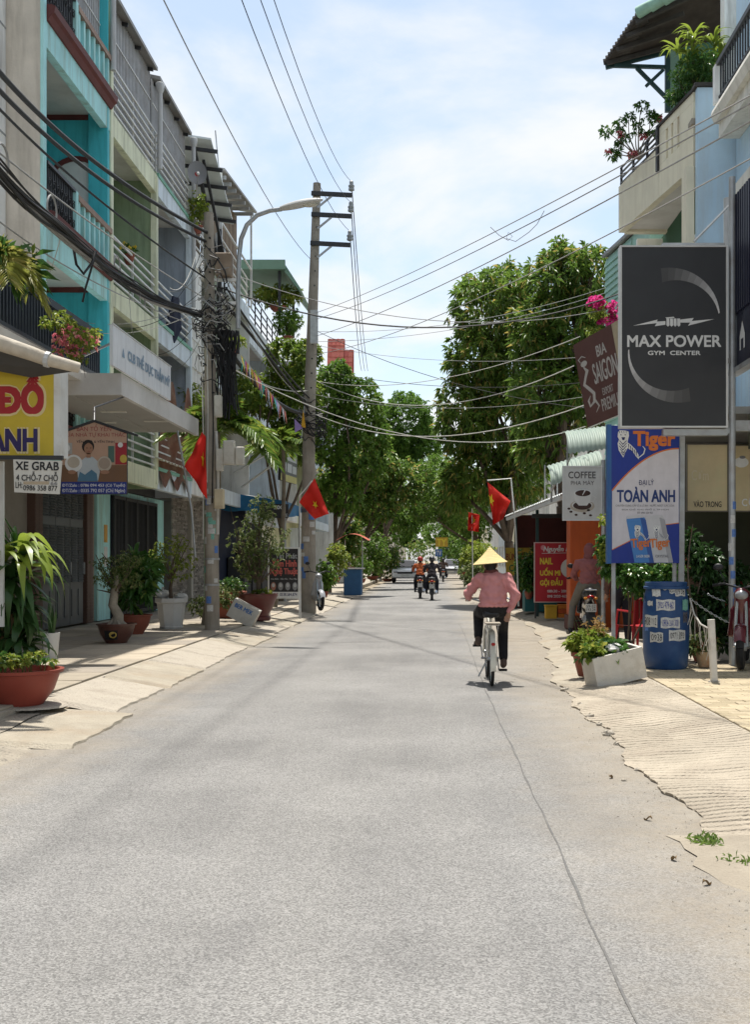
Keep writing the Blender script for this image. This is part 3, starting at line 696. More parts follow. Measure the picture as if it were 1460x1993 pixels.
# ---- house with timber slatted shed on the roof
y0, y1 = 32.6, 38.4
h = thing('townhouse', (-8, 35.5, .15), 'pale townhouse with a brown timber slatted shed on its roof', 'house')
storeys(h, y0, y1, XF, XW_, WHITEW, [3.6, 6.9, 10.0], PALEB, WHITEW, ztop=10.5)
rails_h(h, XF - .02, y0 + .2, y1 - .2, 10.2, 11.0, 4)
TIMB = [mat('timber_%d' % i, c, .85, .3, 5, stain=(.10, .075, .05), samt=.5, sscale=4, streak=True) for i, c in enumerate([(.22, .165, .115), (.27, .21, .15), (.18, .13, .09)])]
for i in range(24):
    y = y0 + .3 + i * .23; zt = 12.6 + .6 * (y - y0) / 5.8; MB().box(XF - .45, XF - .42, y, y + .20, 10.3, zt).build('slat', TIMB[i % 3], h)
for i in range(5): MB().box(XF - 1.4 + i * .22, XF - 1.2 + i * .22, y0 + .25, y0 + .28, 10.3, 12.5).build('slat', TIMB[(i + 1) % 3], h)
MB().prism([(XF + .25, y0 - .1, 12.7), (XF - 3, y0 - .1, 13.2), (XF - 3, y0 - .1, 13.26), (XF + .25, y0 - .1, 12.77)], (0, 6.0, .6)).build('roof', ROOFM, h)
for i in range(7): MB().box(XF - .5, XF + .22, y0 + .2 + i * .85, y0 + .27 + i * .85, 12.55 + i * .085, 12.66 + i * .085).build('rafter', STEEL, h)
MB().bar((XF + .1, y0 + .1, 10.0), (XF + .1, y0 + .1, 12.7), .08).build('post', STEELW, h); MB().bar((XF + .1, y1 - .2, 10.0), (XF + .1, y1 - .2, 13.2), .06).build('post', STEELW, h)
MB().bar((XF + .1, y0 + .1, 11.3), (XF + .1, y1 - .2, 11.3), .05).build('rail', STEELW, h)
MB().tube([(XF, y0 + .3, 12.9), (XF - .1, y0 + .3, 14.0)], .02, 5).build('antenna', STEEL, h)
# ---- pale blue house with green roofed terrace
y0, y1 = 38.4, 46
h = thing('townhouse', (-8, 42, .15), 'pale blue townhouse with a green roofed terrace full of plants', 'house')
storeys(h, y0, y1, XF, XW_, PALEB, [3.6, 6.9, 9.7], PALEB, PALEB, ztop=11.5, fh=.8)
rails_h(h, XF - .02, y0 + .2, y1 - .2, 9.9, 10.7, 4, IRON)
MB().prism([(-8.5, 41, 12.2), (-5.3, 41, 12.2), (-4.75, 41, 11.35), (-4.8, 41, 11.28), (-5.4, 41, 12.05), (-8.5, 41, 12.05)], (0, 4.6, 0)).build('roof', GREENR, h)
MB().box(-8.5, -5.3, 40.85, 40.98, 12.02, 12.36).build('fascia_board', GREENR, h)
for x, y in ((-5.6, 41.2), (-8, 41.2), (-5.6, 45.3)): MB().box(x, x + .1, y, y + .1, 9.7, 12.1).build('post', IRON, h)
# ---- far row, simple but with storeys
for k, (a, b, hh, wm, lab) in enumerate([(46, 52, 8.2, WHITEW, 'low white townhouse beyond the pale blue one behind the street trees'), (52, 60, 10.5, CREAMG, 'cream green townhouse far down the street behind street trees'), (60, 68, 9.5, PALEB, 'pale blue narrow house far down the street'), (76, 88, 9, WHITEW, 'far white house past the red tiled roof'), (88, 104, 11, BEIGE, 'far beige house near the street end')]):
    h = thing('townhouse', (-8, (a + b) / 2, .15), lab, 'house')
    zs = [3.6 + 3.2 * i for i in range(int((hh - 3) / 3.2) + 1)]
    storeys(h, a, b, XF, XW_, wm, zs, wm, wm, ztop=hh)
    bx(h, 'roof', ROOFM, XW_ - 6, XF + .2, a, b - .02, hh + .01, hh + .15)
# house with the red tiled roof
h = thing('tiled_house', (-7.5, 72, .15), 'house with stepped red tiled roof showing above the left street tree', 'house')
bx(h, 'wall', WHITEW, -12, -5.2, 69, 75.5, .15, 13.0)
REDT = [mat('red_tile_%d' % i, c, .8, .2, 3, stain=(.20, .07, .05), samt=.4, sscale=3) for i, c in enumerate([(.50, .13, .10), (.56, .17, .13), (.44, .11, .09)])]
tm = MB(); tm.prism([(-.13, -.02, .0), (-.06, -.02, .05), (.06, -.02, .05), (.13, -.02, .0), (.10, -.02, -.015), (-.10, -.02, -.015)], (0, .17, .40))
tms = []
for m in REDT: me = tm.mesh('tile'); me.materials.append(m); tms.append(me)
for x0, x1, zt in ((-6.37, -5.33, 15.0), (-5.33, -4.77, 14.3)):
    n = int((x1 - x0) / .25); rows = int((zt - 12.9) / .34)
    for i in range(n):
        for j in range(rows):
            link('tile', tms[rnd.randrange(3)], None, h, Vector((x0 + .13 + i * .25, 68.8 + j * .09, zt - .36 * (rows - j))) - org_of(h))
    MB().box(x0, x1, 68.75 + rows * .1, 68.9 + rows * .1 + .2, 12.9, zt + .06).build('gable', REDT[2], h)
# ---- near white house at the left frame edge with its iron balcony
h = thing('townhouse', (-8, 12, .15), 'white house at the left edge with a navy barred balcony', 'house')
bx(h, 'wall', WHITEW, -9, -6.75, 4, 17.9, 4.2, 14)
bx(h, 'wall', mat('brown_stone', (.13, .085, .065), .6, .3, 5, bump=.4, bscale=12), -9, -7.4, 4, 17.9, .15, 4.15)
MB().bar((-6.72, 16.9, 4.5), (-6.72, 16.9, 14), .05).build('downpipe', PIPE, h); 
for z in (6.5, 8.2, 9.9, 11.6): MB().box(-6.75, -6.742, 4, 17.9, z, z + .03).build('joint', mat('joint_grey', (.3, .31, .31), .8), h)
bx(h, 'balcony_slab', SOFFIT, -6.74, -5.2, 6, 17.9, 4.16, 4.32)
MB().box(-5.29, -5.21, 6, 17.9, 4.98, 5.08).build('handrail', NAVYI, h); MB().box(-5.28, -5.22, 6, 17.9, 4.36, 4.41).build('bottom_rail', NAVYI, h)
for i in range(78):
    y = 9.5 + i * .108; MB().box(-5.265, -5.235, y - .012, y + .012, 4.41, 4.98).build('iron_bar', STEELW if False else NAVYI, h)
bx(h, 'backing_sheet', NAVYI, -5.34, -5.325, 9.5, 17.85, 4.40, 4.95)
for i in range(14): MB().box(-6.7 + i * .105, -6.675 + i * .105, 17.82, 17.845, 4.41, 4.98).build('iron_bar', NAVYI, h)
MB().box(-6.74, -5.2, 17.80, 17.88, 4.98, 5.08).build('handrail', NAVYI, h)
# ---- flat white canopy with the club sign
CANW = mat('canopy_white', (.68, .67, .65), .7, .12, 1.5, stain=(.38, .36, .33), samt=.4, sscale=1)
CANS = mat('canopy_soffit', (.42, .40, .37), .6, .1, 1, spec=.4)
c = thing('canopy', (-6, 19.3, 3.9), 'flat white canopy over the pavement below the club sign', 'canopy')
bx(c, 'fascia', CANW, -7.4, -4.6, 16.75, 16.83, 3.95, 4.27); bx(c, 'fascia', CANW, -4.68, -4.6, 16.835, 22.3, 3.95, 4.27)
bx(c, 'soffit', CANS, -7.4, -4.685, 16.835, 22.3, 4.02, 4.08); bx(c, 'deck', CANW, -7.4, -4.685, 16.835, 22.3, 4.09, 4.2)
LIGHTP = mat('lamp_panel_unlit', (.75, .73, .66), .4, .05, 2)
for x, y in ((-6.35, 18.2), (-5.6, 19.1), (-5.2, 20.4), (-6.2, 20.6)): MB().box(x, x + .42, y, y + .10, 4.0, 4.018).build('light_panel', LIGHTP, c)
for x in (-5.5, -6.4): MB().box(x, x + .015, 16.84, 22.3, 4.008, 4.018).build('joint', mat('joint_pale', (.42, .4, .37), .8), c)
# ---- ground floor fronts
XG = -7.35
g = thing('ground_floor_shop', (XG, 22.9, .15), 'grey louvred folding door set in brown tiled piers under the canopy', 'shop front')
bx(g, 'wall', mat('dim_plaster', (.30, .27, .23), .9, .15, 2), XG - .4, XG - .12, 18.1, 25.2, .15, 3.9)
for k in range(3):                       # folding leaves
    a = 21.3 + k * .88; d = bx(g, 'door_leaf', GREYDOOR, XG - .08, XG - .03, a, a + .85, .18, 3.0)
    for side in (0, .43):
        for zlo, n in ((1.05, 22), (2.35, 11)):
            for i in range(n): MB().prism([(XG - .03, a + .05 + side, zlo + i * .052), (XG + .01, a + .05 + side, zlo + i * .052), (XG - .03, a + .05 + side, zlo + .042 + i * .052)], (0, .33, 0)).build('slat', GREYDOOR, d)
        MB().box(XG - .03, XG - .012, a + .07 + side, a + .36 + side, .35, .9).build('panel', GREYDOOR, d)
    MB().box(XG - .03, XG + .02, a + .80, a + .83, 1.2, 1.45).build('handle', STEEL, d)
for y in (20.85, 24.0):
    p = bx(g, 'pier', BRICKT, XG - .15, XG + .02, y, y + .42, .15, 3.9)
    for i in range(48):
        for j in range(2):
            yy = y + .01 + j * .205; MB().box(XG + .02, XG + .032, yy, yy + .195, .17 + i * .076, .236 + i * .076).build('tile', BRICKT, p) if i < 44 else None
g = thing('ground_floor_shop', (XG, 28, .15), 'turquoise shop front with a dark iron gate behind the potted plants', 'shop front')
bx(g, 'wall', TURQL, XG - .3, XG - .05, 25.0, 31.2, .15, 3.9)
bx(g, 'opening', mat('gate_navy', (.012, .016, .028), .6, .3, 1), XG - .05, XG - .02, 26.0, 30.2, .16, 3.0)
for i in range(4):
    a = 26.05 + i * 1.03; d = MB(); 
    for (ya, yb, za, zb) in ((a, a + .06, .2, 3.0), (a + .92, a + .98, .2, 3.0), (a + .06, a + .92, .2, .28), (a + .06, a + .92, 2.92, 3.0), (a + .06, a + .92, 1.2, 1.26)): d.box(XG, XG + .04, ya, yb, za, zb)
    d = d.build('gate_leaf', IRON, g)
    for k in range(6): MB().box(XG + .01, XG + .03, a + .17 + k * .125, a + .19 + k * .125, .28, 2.92).build('bar', IRON, d)
    bx(d, 'sheet', mat('gate_sheet', (.02, .024, .034), .45, .2, 2), XG + .004, XG + .008, a + .06, a + .92, .28, 1.2)
bx(g, 'awning_grille', IRON, XG + .1, XG + .25, 25.4, 30.8, 3.1, 3.9); 
MB().grid(lambda u, v: (XG + .2 + 1.1 * v, 25.3 + 5.6 * u, 4.15 - .4 * v + .025 * math.sin(u * 110)), 120, 2).build('awning_sheet', mat('old_cream_sheet', (.5, .48, .38), .7, .2, 2), g)
bx(g, 'poster', mat('orange_notice', (.6, .32, .05), .6, .2, 8), XG - .049, XG - .04, 25.5, 25.75, 1.9, 2.3); bx(g, 'poster', mat('white_notice', (.6, .6, .58), .6), XG - .049, XG - .04, 25.5, 25.75, 1.35, 1.8)
# stacked stone strip wall
g = thing('stone_wall', (-7.2, 33.3, .15), 'wall faced with thin stacked grey stone strips behind the pole', 'wall')
bx(g, 'backing', mat('grey_core', (.16, .155, .15), .9), -7.6, -7.22, 31.3, 36.3, .15, 4.3)
STN = [mat('stone_%d' % i, c, .85, .3, 6, bump=.5, bscale=30) for i, c in enumerate([(.30, .27, .24), (.23, .21, .19), (.36, .33, .29)])]
stn = [MB() for _ in range(3)]
for r_ in range(60):
    y = 31.3; z = .17 + r_ * .055
    while y < 36.25:
        L = rnd.uniform(.25, .7); stn[rnd.randrange(3)].box(-7.22, -7.2 + rnd.uniform(.0, .035), y, min(y + L - .006, 36.3), z, z + .048); y += L
for i in range(3): o = stn[i].build('stone_strips', STN[i], g); o['kind'] = 'stuff'
bx(g, 'band', mat('pebbledash', (.40, .38, .34), .95, .3, 20, bump=.8, bscale=60), -7.6, -7.0, 30.9, 36.4, 3.45, 4.6)
bx(g, 'parapet_rail', STEELW, -7.05, -6.98, 30.9, 36.4, 4.9, 4.98); bx(g, 'parapet_rail', STEELW, -7.05, -6.98, 30.9, 36.4, 4.68, 4.74)
bx(g, 'pier', mat('pale_pier', (.45, .43, .39), .85, .15, 2), -7.2, -7.06, 33.2, 33.45, .15, 3.4)
# blue awninged shop
BLUEA = mat('blue_tarp', (.012, .12, .26), .55, .2, 2, stain=(.03, .2, .38), samt=.5, sscale=2)
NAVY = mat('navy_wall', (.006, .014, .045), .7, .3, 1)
g = thing('shop', (-6.5, 41, .15), 'shop with a drooping blue awning behind the dense bush in the maroon pot', 'shop')
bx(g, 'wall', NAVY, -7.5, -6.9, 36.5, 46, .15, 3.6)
MB().grid(lambda u, v: (-6.95 + 2.2 * v, 36.6 + 8.6 * u, 3.75 - .35 * v + .03 * math.sin(u * 22)), 40, 4).build('awning_top', mat('grey_sheet', (.42, .43, .42), .6, .2, 2, stain=(.2, .16, .12), samt=.5), g)
MB().grid(lambda u, v: (-4.74 + .05 * math.sin(u * 30) * v, 36.6 + 8.6 * u, 3.42 - (.42 + .06 * math.sin(u * 12)) * v), 60, 4).build('awning_valance', BLUEA, g)
MB().grid(lambda u, v: (-6.9 + 2.15 * u, 36.58, 3.72 - .3 * u - (.55 + .05 * math.sin(u * 11)) * v), 20, 4).build('awning_valance', BLUEA, g)
for y in (37, 41, 45): MB().tube([(-4.8, y, .15), (-4.8, y, 3.4)], .035, 8).build('post', STEEL, g)
bx(g, 'notice', mat('white_notice', (.6, .6, .58), .6), -4.69, -4.68, 40.2, 41.4, 2.72, 3.2)
for k, (y, w) in enumerate(((38, 1.4), (39.8, 1.2), (42, 2))): bx(g, 'shelf', mat('shelf_dark', (.05, .05, .055), .7), -6.85, -6.3, y, y + w, .16, 1.6 + .3 * k)

# ================================================================== right-hand side
CREAM = mat('cream_paint', (.80, .75, .58), .8, .10, 1.4, bump=.15, stain=(.58, .52, .38), samt=.5, sscale=1, streak=True)
SKYB = mat('sky_blue_paint', (.50, .67, .80), .8, .12, 1.2, bump=.15, stain=(.44, .50, .52), samt=.5, sscale=1.1, streak=True)
IVORY = mat('ivory_moulding', (.74, .72, .64), .8, .12, 2, stain=(.36, .33, .27), samt=.5, sscale=1.6, streak=True)
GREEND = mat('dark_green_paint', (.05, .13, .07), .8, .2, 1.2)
MINT = mat('mint_paint', (.33, .55, .47), .7, .12, 2, stain=(.25, .38, .33), samt=.5, sscale=2, streak=True)
TILED = [mat('dark_tile_%d' % i, c, .8, .3, 5) for i, c in enumerate([(.055, .05, .045), (.075, .066, .06)])]
MINTT = mat('mint_ridge_tile', (.30, .50, .40), .6, .15, 3, stain=(.18, .26, .2), samt=.5, sscale=5)
DKTEAL = mat('dark_teal_steel', (.018, .05, .05), .5, .2, 5)
# ---- house with oblique cream balcony
h = thing('corner_house', (6, 23, .15), 'house with slanted cream balcony, sky blue side wall and dark tiled roof terrace', 'house')
A, B = Vector((4.64, 20, 0)), Vector((3.98, 24, 0)); T = (B - A).normalized(); N = Vector((T.y, -T.x, 0))     # N points into the house
def slab_on(a, b, z0, z1, th, name, m, off=0.0):
    p, q = A.lerp(B, a) + N * off, A.lerp(B, b) + N * off
    return MB().prism([(p.x, p.y, z0), (q.x, q.y, z0), (q.x + N.x * th, q.y + N.y * th, z0), (p.x + N.x * th, p.y + N.y * th, z0)], (0, 0, z1 - z0)).build(name, m, h)
# high parapet pierced by three slits
f0 = .42
cuts = [(.0, .16), (.185, .235), (.26, .30), (.325, f0)]
slab_on(0, f0, 9.62, 9.78, .14, 'parapet', CREAM); slab_on(0, f0, 8.45, 9.05, .14, 'parapet', CREAM)
for a, b in cuts: slab_on(a, b, 9.055, 9.615, .14, 'parapet', CREAM)
slab_on(.15, .34, 9.06, 9.61, .03, 'slit_backing', mat('slit_pale', (.5, .52, .5), .8), .12)
slab_on(0, f0, 9.785, 9.84, .2, 'coping', TILED[0], -.03)
slab_on(f0 + .002, 1, 8.45, 9.42, .14, 'parapet', CREAM)
slab_on(f0 - .012, f0 + .012, 8.95, 9.83, .04, 'drain_pipe', IRON, -.045)
for i in range(4): slab_on(f0 + .02, 1, 9.47 + i * .11, 9.50 + i * .11, .03, 'rail', IRON, .03)
for t in (.6, .8, .985): slab_on(t, t + .012, 9.42, 9.83, .04, 'post', IRON, .03)
p, q = A + N * .145, B + N * .145
MB().prism([(p.x, p.y, 8.5), (q.x, q.y, 8.5), (9, 24.6, 8.5), (9, 20, 8.5)], (0, 0, .12)).build('soffit', SOFFIT, h)
MB().prism([(q.x, q.y - .1, 8.45), (q.x, q.y + .1, 8.45), (9, q.y + .1, 8.45), (9, q.y - .1, 8.45)], (0, 0, .97)).build('parapet', CREAM, h)
bx(h, 'side_wall', SKYB, 4.652, 9, 19.75, 19.9, 3.4, 9.76); bx(h, 'coping', TILED[0], 4.6, 9, 19.7, 19.95, 9.77, 9.83)
MB().box(4.5, 4.64, 19.92, 20.3, 3.4, 8.44).build('pillar', CREAM, h)
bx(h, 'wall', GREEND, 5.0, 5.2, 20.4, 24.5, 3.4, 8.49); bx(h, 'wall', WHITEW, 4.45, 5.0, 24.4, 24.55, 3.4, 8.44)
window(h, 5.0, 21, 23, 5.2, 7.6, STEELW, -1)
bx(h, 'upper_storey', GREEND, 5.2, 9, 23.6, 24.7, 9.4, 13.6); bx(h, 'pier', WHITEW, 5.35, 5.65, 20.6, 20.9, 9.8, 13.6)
bx(h, 'floor', CONC, 4.6, 9, 19.95, 24.3, 9.2, 9.3)
bx(h, 'wall', SKYB, 5.21, 9, 20.3, 30, .15, 9.19)
# roof over the terrace
P1, P2, P3, P4 = W(1176, 127, 23.5), W(1246, 30, 22), W(1350, -22, 21.2), W(1302, 96, 23.2)
up = (P2 - P1).cross(P4 - P1).normalized(); up = up if up.z > 0 else -up
MB().prism([P1, P2, P3 + Vector((1.5, 0, .4)), P4 + Vector((1.5, 0, .3))], up * .05).build('roof_boards', mat('dark_boards', (.05, .042, .036), .85, .3, 4), h)
for i in range(15):
    t = i / 14; a = P1.lerp(P2, t) + up * .07; b = P4.lerp(P3, t) + up * .07
    MB().tube([a, a.lerp(b, .35)], .065, 8).build('tile', TILED[i % 2], h, smooth=True)
for i in range(5):
    a, b = P2.lerp(P3, i / 4.0 - .02), P2.lerp(P3, (i + 1) / 4.0); MB().tube([a + up * .07, b + up * .09], [.12, .105], 10).build('ridge_tile', MINTT, h, smooth=True)
for t in (.08, .36, .64, .9):
    MB().bar(P1.lerp(P2, t) - up * .04, P4.lerp(P3, t) - up * .04, .06, .08).build('rafter', TILED[0], h)
MB().bar(P1.lerp(P4, .02) - up * .05, P4 - up * .05, .06, .10).build('eave_beam', DKTEAL, h)
MB().bar(W(1196, 128, 23.4), W(1298, 131, 23.4), .07).build('bracket', DKTEAL, h); MB().bar(W(1240, 132, 23.4), W(1299, 192, 23.4), .07).build('bracket', DKTEAL, h); MB().bar(W(1292, 136, 23.35), W(1258, 168, 23.35), .06).build('bracket', DKTEAL, h)
MB().bar(W(1300, 60, 23.4), W(1300, 218, 23.4), .10).build('post', DKTEAL, h)
# ---- nearer blue house with iron balcony
h = thing('blue_house', (7, 12, .15), 'sky blue house at the right edge with black iron balcony above ivory mouldings', 'house')
bx(h, 'wall', SKYB, 5.32, 10, 5, 19.7, 3.6, 13)
bx(h, 'balcony_slab', IVORY, 4.95, 5.31, 5, 19.45, 8.75, 8.98)
MB().prism([(4.86, 5, 8.98), (5.3, 5, 8.98), (5.3, 5, 9.2), (4.82, 5, 9.2), (4.80, 5, 9.12)], (0, 14.4, 0)).build('moulding', IVORY, h)
bx(h, 'kerb', SKYB, 4.9, 5.0, 5, 19.3, 9.205, 9.3)
bx(h, 'pier', WHITEW, 4.84, 4.98, 19.25, 19.42, 9.3, 9.95)
for i in range(62): MB().box(4.90, 4.925, 10 + i * .15, 10.028 + i * .15, 9.3, 9.92).build('iron_bar', IRON, h)
bx(h, 'handrail', IRON, 4.86, 4.96, 5, 19.3, 9.92, 10.0); bx(h, 'bottom_rail', IRON, 4.895, 4.93, 5, 19.3, 9.36, 9.40)
bx(h, 'ledge', IVORY, 5.08, 5.31, 5, 19.3, 7.6, 7.78)
arch = MB()
for k in range(3):
    yc = 18.1 - k * 4
    pts = [(yc + 1.1 * math.cos(R(a)), 6.55 + .9 * math.sin(R(a))) for a in range(0, 181, 15)]
    MB().tube([(5.25, a, b) for a, b in pts], .12, 8).build('arch_moulding', IVORY, h, smooth=True)
MB().tube([(4.6, 17.5, 3.6), (4.6, 17.5, 7.1)], .07, 10).build('downpipe', PIPE, h, smooth=True)
MB().tube([W(1425, 395, 16.9), W(1352, 470, 16.9)], .02, 6).build('conduit', PIPE, h)
# ---- mint slatted house
h = thing('mint_house', (6, 28, .15), 'mint green house wall of overlapping boards behind the tall black gym sign', 'house')
a, b = Vector((4.33, 28, 0)), Vector((4.80, 24.75, 0)); n_ = Vector((-(b - a).y, (b - a).x, 0)).normalized() * -1
MB().prism([(a.x, a.y, .15), (b.x, b.y, .15), (9, 24.75, .15), (9, 28, .15)], (0, 0, 8.8)).build('wall', MINT, h)
d_ = (b - a).normalized(); o_ = Vector((d_.y, -d_.x, 0)); o_ = o_ if o_.x < 0 else -o_
for i in range(40):
    z = 2.5 + i * .16
    MB().prism([(a.x + o_.x * .002, a.y + o_.y * .002, z), (a.x + o_.x * .045, a.y + o_.y * .045, z), (a.x + o_.x * .006, a.y + o_.y * .006, z + .155)], d_ * ((b - a).length * .62)).build('board', MINT, h)
MB().prism([(a.x - .1, a.y, 8.98), (b.x - .1, b.y, 8.98), (9, 24.7, 9.5), (9, 28, 9.5)], (0, 0, .08)).build('roof', ROOFM, h)
# ---- open-fronted shop behind the drum
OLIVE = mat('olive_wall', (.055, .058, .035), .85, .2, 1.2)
h = thing('open_shop', (5.5, 17.5, .15), 'dim open fronted shop behind the blue drum and beer sign', 'shop')
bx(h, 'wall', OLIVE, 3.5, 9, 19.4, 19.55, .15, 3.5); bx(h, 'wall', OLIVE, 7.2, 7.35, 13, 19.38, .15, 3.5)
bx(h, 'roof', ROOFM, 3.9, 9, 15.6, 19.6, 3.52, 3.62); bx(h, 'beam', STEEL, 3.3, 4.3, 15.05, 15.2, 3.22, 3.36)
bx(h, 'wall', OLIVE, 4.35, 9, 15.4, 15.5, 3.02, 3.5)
for k, (x, w, z0_, hh, c) in enumerate(((4.2, .5, .15, 1.2, (.10, .06, .04)), (4.9, .8, .15, .9, (.16, .10, .06)), (5.9, .7, .15, 1.5, (.07, .07, .08)))):
    f = bx(h, 'shelf', mat('shelf_%d' % k, c, .8), x, x + w, 18.6, 19.2, z0_, z0_ + hh)
    for i in range(6): MB().box(x + .03 + i * w / 6.5, x + .03 + i * w / 6.5 + .07, 18.62, 18.8, z0_ + hh, z0_ + hh + .22).build('goods', mat('goods_%d' % (i % 3), ((.35, .08, .05), (.1, .2, .3), (.4, .36, .2))[i % 3], .6), f)
# ---- soup shack
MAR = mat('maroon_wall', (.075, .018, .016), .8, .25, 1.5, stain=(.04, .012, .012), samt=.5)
SHEETW = mat('white_roof_sheet', (.60, .63, .63), .5, .12, 2, stain=(.4, .36, .3), samt=.4, sscale=2)
h = thing('food_shack', (4, 28, .15), 'maroon food shack with a white corrugated lean-to roof behind the red sign', 'shack')
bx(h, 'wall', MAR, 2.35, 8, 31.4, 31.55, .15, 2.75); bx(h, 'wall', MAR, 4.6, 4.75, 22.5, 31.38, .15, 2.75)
MB().grid(lambda u, v: (2.05 + .55 * (1 - u) + 3.4 * v, 22.6 + 8.9 * u, 2.72 + .10 * (1 - u) + 1.0 * v + .02 * math.sin(u * 220)), 140, 3).build('roof', SHEETW, h)
MB().bar((2.6, 22.6, 2.74), (2.1, 31.4, 2.64), .05, .08).build('gutter', SHEETW, h)
for y, x in ((22.9, 2.75), (27, 2.5), (31.2, 2.3)): MB().box(x, x + .07, y, y + .07, .15, 2.7).build('post', DKTEAL, h)
bx(h, 'beam', IRON, 2.4, 4.6, 26.9, 26.96, 2.5, 2.6); bx(h, 'counter', mat('teal_box', (.02, .13, .14), .6, .2, 3), 2.45, 3.3, 29.6, 30.4, .15, .75)
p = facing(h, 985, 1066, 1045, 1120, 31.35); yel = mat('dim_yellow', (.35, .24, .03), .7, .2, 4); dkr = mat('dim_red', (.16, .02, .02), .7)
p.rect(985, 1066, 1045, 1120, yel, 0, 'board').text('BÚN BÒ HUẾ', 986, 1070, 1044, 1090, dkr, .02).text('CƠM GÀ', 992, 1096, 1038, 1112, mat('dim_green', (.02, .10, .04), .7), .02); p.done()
ORANGE = mat('orange_paint', (.50, .095, .02), .7, .22, 1.5, bump=.15, stain=(.28, .05, .02), samt=.5, sscale=1.2, streak=True)
h = thing('orange_pillar', (3.05, 22.6, .15), 'broad orange painted pillar behind the coffee sign', 'pillar')
MB().box(2.74, 3.36, 22.3, 22.9, .15, 3.1).build('shaft', ORANGE, h, bevel=.02); MB().box(2.70, 3.40, 22.26, 22.94, .13, .4).build('plinth', MAR, h)
MB().box(3.362, 5, 22.5, 22.7, .15, 3.1).build('wing_wall', ORANGE, h)
# ---- corrugated awnings
AWN = mat('mint_corrugated', (.30, .37, .32), .55, .15, 2, stain=(.3, .34, .28), samt=.5, sscale=2)
def awning(x0, x1, y0, y1, z0, z1, tilt, lab):
    """corrugated sheet curving down towards the camera, corrugations side by side along X"""
    t = thing('awning', ((x0 + x1) / 2, y1, z0), lab, 'awning', 'curved corrugated awnings')
    def fn(u, v):
        a = v * math.pi * .5; x = x0 + (x1 - x0) * u
        return (x, y1 - (y1 - y0) * math.sin(a), z1 - (z1 - z0) * (1 - math.cos(a)) + tilt * (x - x1) + .014 * math.sin(x / .04 * math.pi))
    MB().grid(fn, int((x1 - x0) / .01), 12).build('sheet', AWN, t, smooth=True)
    for x in (x0 + .1, x1 - .1): MB().tube([(x, y1, z0 - .1 + tilt * (x - x1)), (x, y0 + .1, z0 + .03 + tilt * (x - x1))], .02, 6).build('bracket', STEEL, t); MB().tube([(x, y1, z1 - .03 + tilt * (x - x1)), (x, y1, z0 - .3 + tilt * (x - x1))], .02, 6).build('bracket', STEEL, t)
awning(2.42, 3.4, 20.0, 20.9, 3.50, 3.98, .12, 'upper pale mint curved corrugated awning beside the beer sign')
awning(2.22, 3.2, 21.0, 21.8, 3.18, 3.60, .30, 'lower pale mint curved corrugated awning above the coffee sign')
# railing uprights on the shack roof
t = thing('roof_railing', (2.8, 25, 2.8), 'thin grey upright posts on the shack roof edge behind the flag', 'railing')
for px in (1061, 1074, 1085): MB().tube([W(px, 978, 25.5), W(px, 905, 25.5)], .018, 6).build('post', STEEL, t)
# ---- houses farther on
for k, (a_, b_, hh, wm, lab) in enumerate([(44, 54, 6.5, WHITEW, 'white house past the mango trees on the right side'), (54, 68, 8.5, CREAM, 'cream house deep in the street behind mango foliage'), (68, 84, 7.5, PALEB, 'pale blue house deep in the street past the white gate pillar'), (84, 104, 8.8, WHITEW, 'far white house before the street bends')]):
    h = thing('townhouse', (8, (a_ + b_) / 2, .15), lab, 'house'); x0 = 4.6 + .2 * k
    bx(h, 'wall', wm, x0, 12, a_, b_ - .1, .15, hh); bx(h, 'roof', ROOFM, x0 - .5, 12, a_, b_ - .1, hh + .01, hh + .15)
    for z in (1.0, 4.2):
        for i in range(int((b_ - a_) / 3)): window(h, x0, a_ + .8 + i * 3, a_ + 2.2 + i * 3, z, z + 1.5, STEELW, -1)
h = thing('end_building', (3, 137, .15), 'white building closing the far end of the street with a blue glazed front', 'building')
bx(h, 'wall', PALEB, .8, 4.4, 136, 142, .15, 8.0)
for i in range(4):
    for j in range(3):
        x = 1.0 + i * .84; f = MB().box(x, x + .66, 135.93, 136.0, 1.2 + j * 2.4, 2.7 + j * 2.4).build('window', STEELW, h); MB().box(x + .06, x + .60, 135.90, 135.928, 1.26 + j * 2.4, 2.64 + j * 2.4).build('pane', GLASS, f)
for k, (x0, x1, hh, wm, lab) in enumerate(((-12, -3.2, 6.5, BEIGE, 'far beige building at the left of the street end'), (4.6, 14, 5.2, CREAM, 'far cream building at the right of the street end'))):
    h = thing('end_building', ((x0 + x1) / 2, 139, .15), lab, 'building'); bx(h, 'wall', wm, x0, x1, 137, 144, .15, hh); bx(h, 'roof', ROOFM, x0 - .3, x1 - .1, 136.6, 144, hh + .01, hh + .2)
    for i in range(4):
        x = x0 + 1 + i * 2; f = MB().box(x, x + 1, 136.92, 137.0, 1.2, 3).build('window', STEELW, h); MB().box(x + .08, x + .92, 136.9, 136.918, 1.28, 2.92).build('pane', GLASS, f)
h = thing('gate_pillar', (2.9, 72, .12), 'white rendered gate pillar with rounded top far down the street', 'pillar')
MB().prism([(2.5 + .9 * t / 10, 72, 2.6 + .25 * math.sin(math.pi * t / 10)) for t in range(11)] + [(3.4, 72, .12), (2.5, 72, .12)], (0, .6, 0)).build('shaft', WHITEW, h)
